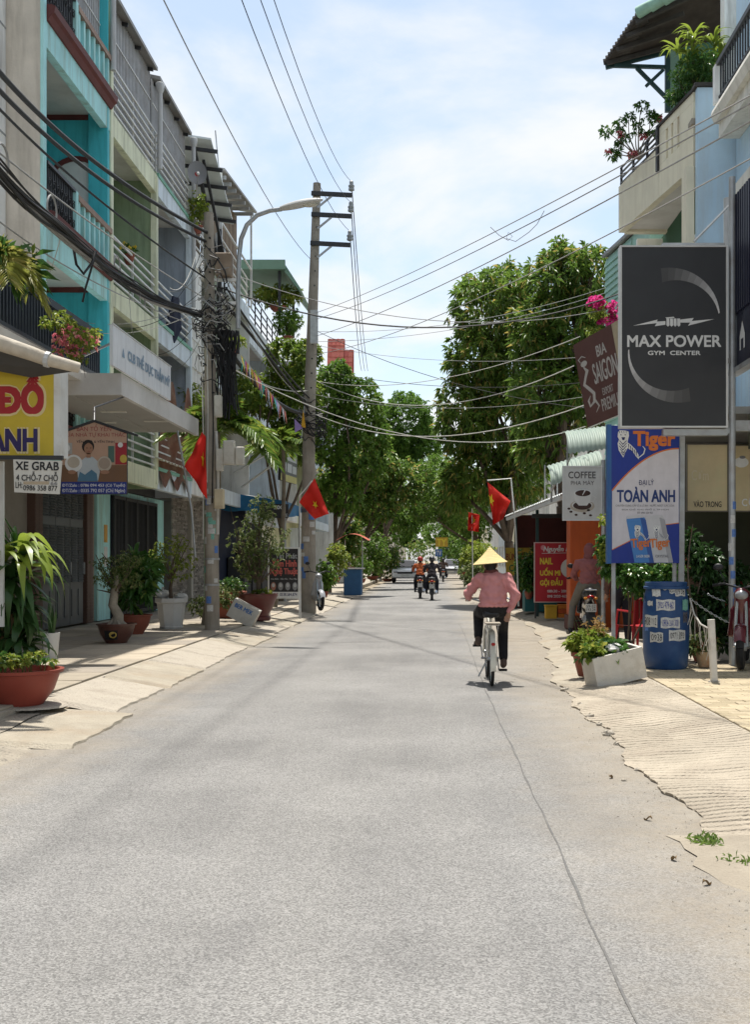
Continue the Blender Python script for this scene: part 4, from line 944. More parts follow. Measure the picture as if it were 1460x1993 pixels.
# ================================================================== poles, lamp, cables
POLE = mat('pole_concrete', (.33, .295, .245), .9, .22, 3, bump=.35, bscale=30, stain=(.16, .13, .10), samt=.6, sscale=1.5, streak=True)
CAB = mat('black_cable', (.016, .016, .017), .6, .2, 10)
CABG = mat('grey_cable', (.30, .30, .29), .6, .2, 10)
CABW = mat('pale_cable', (.52, .51, .47), .6, .15, 10)
BOXW = mat('meter_box', (.55, .53, .46), .6, .15, 4, stain=(.34, .3, .22), samt=.5, sscale=5)
BOXC = mat('cream_box', (.58, .50, .34), .6, .15, 4, stain=(.38, .3, .2), samt=.5, sscale=5)
PORC = mat('porcelain', (.30, .32, .32), .3, .1, 4)
STKB = mat('sticker_blue', (.10, .20, .48), .6, .3, 40); STKW = mat('sticker_white', (.55, .55, .53), .6, .3, 50); STKG = mat('sticker_green', (.18, .42, .34), .6, .3, 50); STKD = mat('sticker_dark', (.10, .10, .13), .7, .3, 40)
def sag(a, b, s, n=14):
    a, b = Vector(a), Vector(b); return [a.lerp(b, i / n) - Vector((0, 0, s * 4 * (i / n) * (1 - i / n))) for i in range(n + 1)]
def through(a, m, b, n=24):
    a, m, b = Vector(a), Vector(m), Vector(b); la, lb = (m - a).length, (b - m).length; tm = la / (la + lb); out = []
    for i in range(n + 1):
        t = i / n; out.append(a * ((t - tm) * (t - 1) / (tm)) + m * (t * (t - 1) / (tm * (tm - 1))) + b * (t * (t - tm) / (1 - tm)))
    return out
def stickers(root, cx, cy, r, items, seed):
    q = random.Random(seed)
    for k, (z, w, hh, m) in enumerate(items):
        a0 = q.uniform(-150, -30); da = math.degrees(w / r)
        MB().grid(lambda u, v: (cx + (r + .004) * math.cos(R(a0 + da * (u - .5))), cy + (r + .004) * math.sin(R(a0 + da * (u - .5))), z + hh * v), 5, 1).build('sticker', m, root)
P1X, P1Y = -4.30, 22.0
t = thing('utility_pole', (P1X, P1Y, .15), 'near concrete utility pole crowded with cables, meter boxes and stickers', 'utility pole')
MB().tube([(P1X + .03, P1Y, .1), (P1X, P1Y, 3.5), (P1X - .04, P1Y, 8.25)], [.145, .125, .095], 16).build('shaft', POLE, t, smooth=True)
q = random.Random(5)
stickers(t, P1X + .02, P1Y, .142, [(.5 + i * .19 + q.uniform(-.03, .03), q.uniform(.07, .14), q.uniform(.06, .14), q.choice((STKB, STKW, STKB, STKG, STKW))) for i in range(12)], 9)
stickers(t, P1X + .01, P1Y, .135, [(1.9 + i * .11, q.uniform(.06, .12), q.uniform(.08, .16), q.choice((STKB, STKW, STKG, STKW))) for i in range(9)], 19)
for z in (1.0, 1.5, 2.7): MB().lathe([(.148, 0), (.150, .01), (.150, .03), (.148, .04)], (P1X + .02, P1Y, z), 16).build('steel_band', STEEL, t)
for i in range(8): MB().tube([(P1X - .0, P1Y - .12, 6.2 + i * .22), (P1X - .0, P1Y - .085, 6.2 + i * .22)], .02, 8).build('pole_hole', DARKIN, t)
for px, py0, py1, w, m in ((425, 770, 812, .14, BOXW), (428, 874, 917, .14, BOXW), (427, 952, 990, .19, BOXC), (446, 858, 905, .22, BOXW), (467, 870, 905, .17, BOXW)):
    a, b = W(px, py0, 21.75), W(px, py1, 21.75)
    mbx = MB().box(a.x - w / 2, a.x + w / 2, 21.66, 21.80, b.z, a.z).build('meter_box', m, t, bevel=.015); MB().box(a.x - w * .38, a.x + w * .38, 21.648, 21.658, b.z + .05, a.z - .05).build('lid', m, mbx); MB().box(a.x - .01, a.x + .01, 21.8, 21.9, b.z + .1, b.z + .14).build('strap', STEEL, mbx)
MB().tube([(P1X + .14, 21.95, 2.0), (P1X + .15, 21.93, 3.2), (P1X + .12, 21.9, 4.0)], .03, 8).build('conduit', CABW, t, smooth=True)
for x0, z0_, x1, z1_ in ((-.14, 5.4, -.12, 1.9), (.05, 5.6, .06, 2.6), (-.05, 5.9, -.04, 3.0)): MB().tube([(P1X + x0, P1Y - .16, z0_), (P1X + x0 + .03, P1Y - .17, (z0_ + z1_) / 2), (P1X + x1, P1Y - .16, z1_)], .012, 5).build('drop_cable', CABW if x0 < 0 else CAB, t)
o = MB().box(P1X + .10, P1X + .42, 21.85, 22.1, 7.0, 7.45).build('junction_box', mat('rusty_box', (.30, .24, .18), .8, .3, 4, stain=(.15, .09, .05), samt=.5), t, bevel=.02)
# tangle of service cables round the shaft: strands cannot be picked apart
tg = [MB(), MB(), MB()]; q = random.Random(21)
for k in range(64):
    z = q.choice((5.7, 5.9, 6.1, 6.6, 7.2)) + q.gauss(0, .25); r_ = q.uniform(.16, .42); a0 = q.uniform(0, 360); tw = q.uniform(90, 300); dz = q.uniform(-1.4, .6)
    pts = [(P1X + .05 + r_ * math.cos(R(a0 + tw * i / 9)) * (.8 + .3 * math.sin(i)), P1Y + .8 * r_ * math.sin(R(a0 + tw * i / 9)), z + dz * i / 9 + .08 * math.sin(i * 1.7)) for i in range(10)]
    tg[k % 3].tube(pts, q.uniform(.006, .016), 4)
for k in range(26):
    x = P1X + .32 + q.gauss(0, .10); pts = [(x + .05 * math.sin(i + k), P1Y - .1 + .04 * math.cos(i * 1.3 + k), 5.95 - i * q.uniform(.10, .26)) for i in range(8)]; tg[0].tube(pts, q.uniform(.012, .028), 4)
for i, m in enumerate((CAB, CAB, CABG)): o = tg[i].build('cable_tangle', m, t); o['kind'] = 'stuff'
# street lamp on the pole
t = thing('street_lamp', (-3.78, 22.0, 5.5), 'street lamp on a curved grey arm clamped to the near pole', 'street lamp')
arm = [W(463, 640, 22), W(463, 560, 22), W(465, 500, 22), W(469, 465, 22), W(480, 438, 21.95), W(500, 419, 21.9), W(525, 410, 21.85), W(548, 407, 21.8)]
MB().tube(arm, .045, 10).build('arm', STEEL, t, smooth=True)
for py in (545, 590): MB().bar(W(405, py, 22), W(466, py, 22), .05, .06).build('clamp', STEELW, t)
hd = thing('x', (0, 0, 0), None, None); bpy.data.objects.remove(hd)
a, b = W(545, 407, 21.8), W(628, 389, 21.6); dv = b - a; LL = dv.length; dx = dv.normalized()
def lamp_pt(u, v):
    ang = 2 * math.pi * v; w = .035 + .125 * math.sin(math.pi * min(1, .08 + u * .95)) ** .6 * (1 if u < .98 else .3)
    c = a + dx * LL * u; h_ = (.085 if math.sin(ang) > 0 else .045) * math.sin(math.pi * min(1, .1 + u * .88)) ** .5
    return (c.x, c.y + w * math.cos(ang), c.z + h_ * math.sin(ang))
MB().grid(lamp_pt, 20, 16).build('head', mat('lamp_grey', (.50, .50, .48), .45, .1, 3), t, smooth=True)
c = a + dx * LL * .68; MB().ball((c.x, c.y, c.z - .02), .17, .085, .065, 12, 8).build('lens', mat('lamp_lens', (.52, .50, .42), .15, .05, 3), t, smooth=True)
# second pole with crossarms
P2X, P2Y = -3.40, 31.0
t = thing('utility_pole', (P2X, P2Y, .13), 'tall concrete power pole with three steel crossarms and insulators', 'utility pole')
top = W(617, 357, P2Y)
MB().tube([(P2X + .02, P2Y, .05), (P2X + .03, P2Y, 5), (top.x, P2Y, top.z)], [.215, .17, .105], 16).build('shaft', POLE, t, smooth=True)
for i in range(14): MB().tube([(P2X + .1 + .012 * i, P2Y - .16 + .004 * i, 5.8 + i * .4), (P2X + .1 + .012 * i, P2Y - .10, 5.8 + i * .4)], .025, 8).build('pole_hole', DARKIN, t)
INS = []
for py, x0, x1 in ((376, 606, 685), (417, 606, 684), (473, 604, 682)):
    a_, b_ = W(x0, py, P2Y - .16), W(x1, py + 4, P2Y - .16); arm_ = MB().bar(a_, b_, .09, .11).build('crossarm', IRON, t)
    MB().bar(W(618, py + 28, P2Y - .15), W(645, py + 6, P2Y - .15), .05).build('brace', STEEL, arm_)
    c = W(x1 - 1, py, P2Y - .16); MB().lathe([(.03, 0), (.085, .03), (.085, .07), (.06, .09), (.085, .12), (.085, .16), (.055, .19), (.06, .26), (.02, .30)], (c.x, c.y, c.z + .05), 10).build('insulator', PORC, arm_, smooth=True)
    INS.append(c + Vector((0, 0, .32)))
MB().box(P2X + .10, P2X + .30, P2Y - .28, P2Y - .12, 7.4, 8.3).build('notice_plate', mat('plate_white', (.5, .52, .52), .6, .2, 10), t)
q = random.Random(8); stickers(t, P2X + .02, P2Y, .208, [(1.0 + i * .2, q.uniform(.1, .2), q.uniform(.1, .2), q.choice((STKB, STKW, STKD))) for i in range(10)], 4)
tg = MB()
for k in range(26):
    z = 5.4 + q.gauss(0, .3); r_ = q.uniform(.2, .5); a0 = q.uniform(0, 360); tw = q.uniform(120, 330)
    tg.tube([(P2X + .1 + r_ * math.cos(R(a0 + tw * i / 9)), P2Y + .7 * r_ * math.sin(R(a0 + tw * i / 9)), z - .05 * i + .1 * math.sin(i * 1.7)) for i in range(10)], q.uniform(.008, .02), 4)
o = tg.build('cable_tangle', CAB, t); o['kind'] = 'stuff'
# ---- cables
def cable(pts, r, m, label, group=None, n=5, name='cable'):
    o0 = Vector(pts[0]); mb = MB().tube([Vector(p) - o0 for p in pts], r, n); o = mb.build(name, m, None, local=True); o.location = o0
    return tag(o, label, 'cable', group)
for c, (px, Yb), lab in zip(INS, ((533, 15.0), (507, 14.2), (470, 13.2)), ('upper', 'middle', 'lower')):
    mpt = W(px, 0, Yb); back = Vector((mpt.x - .5, -14, mpt.z + 3.2))
    cable(through(back, mpt, c), .0065, CAB, 'black power line running from the top of the picture to the %s crossarm' % lab, 'high power lines')
    far = W({'upper': 716, 'middle': 710, 'lower': 704}[lab], 722, 70); cable(sag(c, far, .7), .014, CAB, 'dark power line going on down the street from the %s crossarm' % lab, 'high power lines beyond the pole')
cable(through((-3.2, -10, 9.5), W(318, 0, 12.5), W(603, 503, 30.8)), .008, CABG, 'thin grey line slanting down from the upper left to the tall power pole', None)
# thick sagging bundle on the left, made of many cables
B0, B1 = Vector((-4.3, 7.0, 6.35)), Vector((P1X - .05, P1Y - .15, 6.15))
bm_ = W(225, 535, 17.2); bm0 = W(0, 338, 11.2)
t = thing('cable_bundle', tuple(bm0), 'thick sagging bundle of black cables crossing in front of the turquoise house', 'cable bundle')
q = random.Random(31)
def path3(off):
    P = [Vector((-4.25, 4, 6.6)), Vector((-4.28, 8, 5.75)), bm0, W(115, 445, 13.6), bm_, W(300, 580, 19.0), W(385, 612, 21.6)]
    out = []
    for i in range(len(P) - 1):
        p0, p1, p2, p3 = P[max(i - 1, 0)], P[i], P[i + 1], P[min(i + 2, len(P) - 1)]
        for k in range(6):
            s_ = k / 6; out.append(.5 * ((2 * p1) + (p2 - p0) * s_ + (2 * p0 - 5 * p1 + 4 * p2 - p3) * s_ * s_ + (3 * p1 - p0 - 3 * p2 + p3) * s_ ** 3))
    out.append(P[-1]); return [p + Vector((off[0] * (1 + .4 * math.sin(j * .7 + off[2])), 0, off[1] * (1 + .5 * math.sin(j * .5 + off[2] * 2)))) for j, p in enumerate(out)]
for k in range(20):
    a = q.uniform(0, 6.28); r_ = q.uniform(0, .075); MB().tube(path3((r_ * math.cos(a), r_ * math.sin(a) - (.05 if k % 5 == 0 else 0), q.uniform(0, 6))), q.uniform(.010, .020), 5).build('strand', CAB if k % 6 else CABG, t, smooth=True)
for j, sgn in ((12, 1), (17, 1), (24, 1), (28, -1)):      # hanging loops
    c = path3((0, 0, 0))[j]; rr = .16; MB().tube([(c.x + .02, c.y + rr * math.cos(R(x)), c.z + sgn * .13 + rr * math.sin(R(x))) for x in range(-30, 211, 20)], .012, 5).build('coil', CABG, t, smooth=True)
c = W(145, 460, 15); MB().tube([W(140, 470, 15), W(148, 515, 15), W(162, 533, 15), W(178, 512, 15.2), W(186, 490, 15.3)], .018, 6).build('loop', CAB, t, smooth=True)
MB().tube([W(186, 490, 15.3), W(175, 530, 15.3), W(166, 560, 15.3), W(160, 588, 15.3)], .015, 6).build('loop', CAB, t, smooth=True)
for (x0, yy0, Y0), (xm, ym, Ym), (x1, yy1), r_, m, lab in (
    ((-60, 70, 10.5), (180, 312, 16), (402, 452), .032, CAB, 'upper thick twisted black cable on the left leading to the pole top'),
    ((-60, 112, 10.5), (150, 315, 15), (400, 470), .028, CAB, 'lower thick twisted black cable on the left leading to the pole top'),
    ((-60, 150, 10.5), (200, 395, 16.5), (398, 540), .016, CAB, 'thinner black cable below the twisted pair on the left'),
    ((-60, 250, 10.5), (110, 385, 13.5), (398, 580), .010, CABG, 'thin grey cable just above the thick bundle'),
    ((-60, 385, 10.5), (205, 560, 16.5), (398, 640), .008, CABG, 'thin grey cable hanging below the thick bundle')):
    cable(through(W(x0, yy0, Y0), W(xm, ym, Ym), W(x1, yy1, 21.9)), r_, m, lab, 'service cables along the left houses', 6)
# from near pole on to the tall pole
for (x0, y0_), (x1, y1_), s_, r_, m, lab in (
    ((412, 560), (600, 795), -.05, .035, CAB, 'heavy black cable from the near pole down to the tall pole, upper one'),
    ((440, 560), (602, 775), .15, .022, CAB, 'black cable between the two poles beside the heavy one'),
    ((430, 660), (597, 805), .35, .05, CAB, 'sagging black cable bundle between the two poles over the palms'),
    ((420, 500), (600, 780), .5, .012, CABG, 'thin grey cable dropping between the two poles'),
    ((418, 690), (600, 760), .25, .012, CABW, 'pale cable between the poles just above the palm fronds')):
    cable(sag(W(x0, y0_, 22), W(x1, y1_, 30.9), s_), r_, m, lab, 'cables between the two poles', 6)
# thin drops from bundle to houses
q = random.Random(77)
DROPS = ['grey drop wire from the near pole to the turquoise house', 'black drop wire from the pole to the turquoise and green house corner', 'pale drop wire ending lowest on the turquoise house', 'grey drop wire to the grey blue house upper balcony', 'black drop wire to the lower grey blue balcony', 'short pale wire rising from the thick bundle to the pole', 'grey wire dropping from the bundle onto the green house', 'black drop wire ending above the club banner', 'pale wire dropping from the bundle to the beige side wall', 'grey wire from the pole to the rusty sheet']
for k, (x0, yy0, Y0, x1, yy1, Y1) in enumerate(((398, 575, 21.9, 150, 625, 21.5), (398, 560, 21.9, 215, 640, 21.8), (396, 600, 21.9, 140, 640, 21.4), (396, 520, 21.9, 315, 560, 25.5), (398, 470, 21.9, 330, 590, 27), (330, 560, 20, 380, 500, 22), (250, 560, 18, 260, 650, 25), (398, 600, 21.9, 300, 690, 26), (120, 450, 14, 62, 560, 16), (398, 640, 21.9, 330, 720, 28))):
    cable(sag(W(x0, yy0, Y0), W(x1, yy1, Y1), .25), .006, (CABG, CAB, CABW)[k % 3], DROPS[k], 'thin house drop wires')
# wires across the street to the right-hand side: (left px, py, Y) -> (right px, py, Y), sag, radius
cross = [((612, 610, 31), (1500, 165, 9.6), .15, .007, CABG, 'topmost of the grey wires rising to the upper right'), ((612, 622, 31), (1500, 180, 9.6), .2, .007, CABG, 'second of the grey wires rising to the upper right'),
         ((612, 655, 31), (1500, 215, 9.6), .2, .008, CABG, 'third of the grey wires rising to the upper right'), ((612, 690, 31), (1500, 288, 9.8), .3, .007, CABG, 'lowest of the grey wires rising to the upper right'),
         ((418, 556, 22), (1206, 572, 23), .75, .016, CAB, 'long black cable sagging across the street in front of the mango trees'), ((470, 540, 22), (1190, 600, 24), .55, .008, CABG, 'thin wire just above the long black cable'),
         ((605, 740, 31), (1130, 655, 21), .45, .008, CABW, 'pale wire rising over the mango foliage to the brown beer sign'), ((600, 800, 31), (1140, 788, 21.5), .65, .011, CABW, 'pale cable sagging lowest across the dark mango foliage'),
         ((605, 735, 31), (1118, 712, 21), .75, .010, CABW, 'pale cable sagging across the middle of the mango crown'), ((608, 640, 31), (1200, 800, 26), .4, .008, CAB, 'dark wire falling to the right towards the green awnings'),
         ((612, 645, 31), (1180, 560, 30), .35, .007, CABG, 'thin level wire across the sky, upper'), ((612, 665, 31), (1180, 570, 30), .3, .007, CABG, 'thin level wire across the sky, lower'), ((605, 670, 31), (1180, 690, 28), .3, .006, CABG, 'thin wire across the sky just above the red roof'),
         ((610, 718, 31), (1160, 742, 27), .3, .007, CAB, 'dark wire crossing above the domed tree'), ((600, 765, 31), (1150, 770, 26), .35, .006, CABG, 'faint wire crossing at the domed tree top'), ((420, 700, 22), (1140, 830, 28), .9, .010, CABW, 'pale wire slanting from the near pole across the domed tree')]
for (a_, b_, s_, r_, m, lab) in cross: cable(sag(W(*a_), W(*b_), s_, 20), r_, m, lab, 'wires across the street')
cable([W(955, 442, 22), W(972, 458, 22), W(990, 468, 22), W(998, 460, 22), W(990, 452, 22), W(986, 464, 22), W(1004, 470, 22), W(1030, 452, 22), W(1046, 436, 22), W(1060, 410, 22)], .007, CABG, 'loose curl of wire hanging on the rising grey wires', None)
# satellite dish
t = thing('satellite_dish', tuple(W(383, 340, 28.6)), 'grey satellite dish on the balcony rail by the glazed lean-to', 'satellite dish')
c = W(383, 340, 28.6); n_ = Vector((.25, -.9, .25)).normalized(); ux = n_.cross(Vector((0, 0, 1))).normalized(); uz = ux.cross(n_)
MB().grid(lambda u, v: tuple(c + (ux * math.cos(2 * math.pi * v) * .24 + uz * math.sin(2 * math.pi * v) * .34) * u + n_ * (.09 * u * u)), 8, 28).build('reflector', mat('dish_grey', (.22, .22, .22), .6, .1, 3), t, smooth=True)
MB().tube([c - uz * .3, c + n_ * .35 - uz * .2], .012, 5).build('feed_arm', STEEL, t); MB().ball(c + n_ * .36 - uz * .2, .04).build('feed_horn', STEELW, t)
MB().bar(c - n_ * .03, c - n_ * .2 - Vector((0, 0, .5)), .05).build('mount', STEEL, t); MB().box(c.x - .05, c.x + .05, c.y - .02, c.y - .012, c.z - .05, c.z + .05).build('mark', mat('red_mark', (.35, .03, .03), .6), t)
# ================================================================== signs, flags
CHAR = mat('sign_charcoal', (.042, .044, .047), .5, .12, 2)
ALU = mat('aluminium_frame', (.60, .61, .60), .4, .1, 4)
INKW = flat('ink_white', (.68, .69, .68)); INKG1 = flat('ink_grey1', (.42, .43, .43)); INKG2 = flat('ink_grey2', (.22, .225, .23)); INKG3 = flat('ink_grey3', (.12, .123, .126))
BLUE = flat('sign_blue', (.012, .035, .26)); BLUE2 = flat('sign_blue_side', (.03, .11, .30)); ORNG = flat('ink_orange', (.62, .17, .035)); NAVYK = flat('ink_navy', (.012, .022, .10)); PALE = flat('sign_pale', (.60, .58, .62)); BLK = flat('ink_black', (.02, .02, .022)); GREYK = flat('ink_grey', (.20, .20, .21))
def box_sign(t, px0, py0, px1, py1, Y, depth, face, side, frame=None, fw=.02):
    a, b = W(px0, py0, Y), W(px1, py1, Y)
    bd = MB().box(a.x, b.x, Y + .004, Y + depth, b.z, a.z).build('casing', side, t)
    if frame:
        for (x0, x1, z0, z1) in ((a.x - fw, b.x + fw, a.z, a.z + fw), (a.x - fw, b.x + fw, b.z - fw, b.z), (a.x - fw, a.x, b.z, a.z), (b.x, b.x + fw, b.z, a.z)):
            MB().box(x0, x1, Y - .012, Y + depth + .004, z0, z1).build('frame', frame, t)
    p = facing(t, px0, py0, px1, py1, Y); p.rect(px0, py0, px1, py1, face, 0, 'face')
    return p
def arc_fade(p, pts_o, pts_i, mats, lay=1):
    n = len(pts_o) - 1
    for i in range(n):
        m = mats[min(int(i / n * len(mats)), len(mats) - 1)]
        p.poly([pts_o[i], pts_o[i + 1], pts_i[i + 1], pts_i[i]], m, lay, 'arc')
# ---- gym sign
Yg = 14.6
t = thing('gym_sign', tuple(W(1310, 832, Yg)), 'tall charcoal gym sign with white aluminium frame and lettering', 'sign')
p = box_sign(t, 1211, 481, 1414, 829, Yg, .16, CHAR, ALU, ALU, .022)
p.text('MAX POWER', 1222, 653, 1404, 675, INKW, .022).text('GYM  CENTER', 1262, 683, 1364, 691, INKW, .02)
E = lambda cx, cy, rx, ry, a: (cx + rx * math.cos(R(a)), cy - ry * math.sin(R(a)))
no = 22
angs = [100 - 95 * i / no for i in range(no + 1)]
po = [E(1304, 617, 98, 96, a) for a in angs]; pi_ = [E(1304 - 1, 617 + 2, 98 - 1 - 20 * (1 - i / no) ** 1.0, 96 - 2 - 24 * (1 - i / no) ** .9, a) for i, a in enumerate(angs)]
GR = [flat('ink_ramp_%d' % i, tuple(.075 + .55 * (i / 10) ** 1.6 for _ in range(3))) for i in range(11)]
arc_fade(p, po, pi_, GR)
angs = [175 + 110 * i / no for i in range(no + 1)]; po = [E(1320, 690, 97, 94, a) for a in angs]; pi_ = [E(1320 + 1, 690 - 2, 97 - 1 - 16 * (i / no), 94 - 1 - 24 * (i / no) ** .9, a) for i, a in enumerate(angs)]
arc_fade(p, po, pi_, GR[::-1], 2)
p.poly([(1233, 634), (1281, 622), (1279, 626), (1296, 625), (1296, 632), (1275, 635), (1279, 629)], INKW, 1, 'lightning'); p.poly([(1391, 621), (1340, 634), (1344, 628), (1324, 628), (1325, 622), (1351, 619), (1347, 625)], INKW, 2, 'lightning')
for k in range(4):
    x = 1298 + k * 7; p.poly([(x, 620), (x + 5.5, 620), (x + 6, 633), (x + 3, 636), (x, 633)], INKW, 1, 'fist')
p.poly([(1296, 618), (1312, 616.5), (1314, 619), (1298, 620)], INKW, 1); p.done()
MB().tube([W(1426, 345, Yg + .1), (W(1426, 345, Yg + .1).x, Yg + .1, .13)], .045, 12).build('post', STEEL, t, smooth=True)
q = random.Random(3); stickers(t, W(1426, 0, Yg + .1).x, Yg + .1, .046, [(.9 + .18 * i, .06, .10, q.choice((STKB, STKW, STKB))) for i in range(8)], 6)
for py in (700, 838): MB().box(W(1414, 0, Yg).x, W(1424, 0, Yg).x, Yg + .06, Yg + .12, W(0, py, Yg).z - .03, W(0, py, Yg).z + .03).build('bracket', STEEL, t)
MB().box(W(1297, 0, Yg).x, W(1420, 0, Yg).x, Yg + .2, Yg + .5, W(0, 478, Yg).z, W(0, 464, Yg).z).build('back_beam', STEEL, t)
MB().box(W(1293, 0, Yg).x, W(1418, 0, Yg).x, Yg + .02, Yg + .14, W(0, 847, Yg).z, W(0, 835, Yg).z).build('lower_beam', STEEL, t)
# ---- beer dealer sign
Yt = 15.3
t = thing('beer_sign', tuple(W(1255, 1096, Yt)), 'blue and white beer dealer sign with two printed cans above the drum', 'sign')
p = box_sign(t, 1191, 828, 1323, 1096, Yt, .14, BLUE, BLUE2, None)
MB().box(W(1183, 0, Yt).x, W(1191, 0, Yt).x, Yt - .004, Yt + .15, W(0, 1097, Yt).z, W(0, 826, Yt).z).build('edge_frame', BLUE2, t)
curve = [(1192 + (1322 - 1192) * i / 16, 956 - 82 * (1 - (1 - i / 16) ** 2.0)) for i in range(17)]
lower = [(1322, 1018), (1290, 1022), (1240, 1046), (1192, 1070)]
p.poly(curve + lower, PALE, 1)
p.strip([(x, y - 1) for x, y in curve], [2.6] * 17, ORNG, 2); p.strip(lower, [1.6] * 4, ORNG, 2)
p.text('Tiger', 1234, 840, 1314, 876, ORNG, .035, 2)
def tiger(p, x, y, s, layer=2, w=INKW):
    B_ = [(-7, -28), (-10, -24), (-11, -14), (-8, -8), (-11, 0), (-9, 14), (-3, 24), (1, 30), (5, 20), (10, 10), (20, 16), (28, 28), (34, 34), (33, 24), (26, 12), (16, 2), (10, -2), (11, -8), (13, -16), (12, -25), (6, -27)]
    p.poly([(x + a * s, y + b * s) for a, b in B_], w, layer)
    for (ax, ay, bx_, by, cx_, cy) in ((-8, -1, 0, 8, 8, -1), (-8, 5, 0, 14, 8, 5), (-6, 12, 1, 20, 7, 12), (-4, 18, 1, 25, 5, 18), (-7, -6, 0, 2, 8, -6)):
        p.strip([(x + ax * s, y + ay * s), (x + bx_ * s, y + by * s), (x + cx_ * s, y + cy * s)], [1.2 * s, 2.6 * s, 1.2 * s], NAVYK, layer + 1)
    for k in range(5): p.strip([(x + (12 + k * 4) * s, y + (1 + k * 4) * s), (x + (13 + k * 4.4) * s, y + (12 + k * 4.4) * s)], [2.0 * s, .8 * s], NAVYK, layer + 1)
    for a, b in ((-4, -18), (5, -18)): p.ell(x + a * s, y + b * s, 1.6 * s, 1.1 * s, NAVYK, layer + 1, 8)
    p.poly([(x - 3 * s, y - 13 * s), (x + 5 * s, y - 13 * s), (x + 3 * s, y - 7 * s), (x - 1 * s, y - 7 * s)], NAVYK, layer + 1)
    for k in range(4): p.strip([(x + (-8 + 5 * k) * s, y - 26 * s), (x + (-6 + 4.4 * k) * s, y - 21 * s)], [1.3 * s, .6 * s], NAVYK, layer + 1)
    p.strip([(x + 34 * s, y + 30 * s), (x + 44 * s, y + 22 * s), (x + 47 * s, y + 12 * s), (x + 42 * s, y + 6 * s)], [1.5 * s, 2.4 * s, 2.2 * s, 1.2 * s], w, layer)
tiger(p, 1213, 863, .92)
p.text('ĐẠI LÝ', 1244, 932, 1273, 947, NAVYK, .01, 2).text('TOÀN ANH', 1202, 948, 1314, 977, flat('ink_deepblue', (.015, .04, .16)), .035, 2)
p.text('CHUYÊN CUNG CẤP SỈ & LẺ BIA - NƯỚC NGỌT CÁC LOẠI', 1199, 980, 1313, 987, GREYK, .01, 2).text('ĐỊA CHỈ: KHU PHỐ 2, TP HCM', 1211, 989, 1302, 994, GREYK, .01, 2).text('ĐT: 0903 254 903', 1241, 996, 1271, 1000, GREYK, .01, 2)
CANB = flat('can_blue', (.05, .20, .50), .3); CANB2 = flat('can_blue_dark', (.02, .08, .30), .3); CANS_ = flat('can_silver', (.52, .52, .54), .3); CANS2 = flat('can_silver_dark', (.33, .33, .35), .3)
for (x0, m1, m2) in ((1256, CANS_, CANS2), (1219, CANB, CANB2)):
    sh = lambda x, y: (x + (y - 1000) * .14 if False else x + (y - 1008) * .17, y)
    p.poly([sh(x0 + 2, 1004), sh(x0 + 34, 1002), sh(x0 + 38, 1012), sh(x0 + 40, 1095), sh(x0 + 2, 1095), sh(x0, 1014)], m1, 3); p.poly([sh(x0 + 28, 1006), sh(x0 + 38, 1012), sh(x0 + 40, 1095), sh(x0 + 31, 1095)], m2, 4)
    p.poly([sh(x0 + 2, 1004), sh(x0 + 34, 1002), sh(x0 + 36, 1007), sh(x0 + 1, 1010)], CANS_, 5)
    tiger(p, x0 + 22, 1036, .50, 5); p.text('Tiger', x0 + 10, 1048, x0 + 48, 1070, ORNG, .03, 7, rot=-4); p.text('LAGER BEER' if m1 is CANB else 'CRYSTAL', x0 + 20, 1080, x0 + 46, 1085, INKW if m1 is CANB else GREYK, .01, 7)
p.done()
MB().bar((W(1326, 0, Yt + .1).x, Yt + .1, .13), W(1328, 850, Yt + .1), .07).build('post', STEEL, t); MB().bar((W(1317, 0, Yt + .1).x, Yt + .22, .13), (W(1317, 0, Yt + .1).x, Yt + .22, 2.6), .05).build('post', STEEL, t)
MB().bar((W(1197, 0, Yt + .1).x, Yt + .2, .13), (W(1197, 0, Yt + .1).x, Yt + .2, 1.5), .05).build('post', STEEL, t)
# ---- entrance sign and its neighbour
CREAMS = mat('faded_cream_panel', (.55, .45, .27), .6, .12, 3, stain=(.50, .52, .30), samt=.6, sscale=2)
t = thing('entrance_sign', tuple(W(1377, 997, 16)), 'faded cream sign panel lettered VÀO TRONG behind the gym sign post', 'sign')
p = box_sign(t, 1339, 866, 1416, 994, 16, .05, CREAMS, ALU, mat('bronze_frame', (.14, .12, .09), .5), .015); p.text('VÀO TRONG', 1351, 973, 1405, 987, BLK, .015); p.text('Cơm', 1347, 915, 1380, 935, flat('ink_faint', (.58, .50, .34)), .01); p.done()
t = thing('entrance_sign', tuple(W(1450, 997, 16)), 'faded cream sign panel cut by the right frame edge', 'sign')
p = box_sign(t, 1424, 868, 1500, 994, 16.1, .05, CREAMS, ALU, mat('bronze_frame'), .015); p.ell(1444, 900, 14, 10, INKW, 1, name='print'); p.ell(1446, 890, 6, 3, GREYK, 2); p.text('CƠM', 1445, 968, 1480, 985, INKW, .015); p.done()
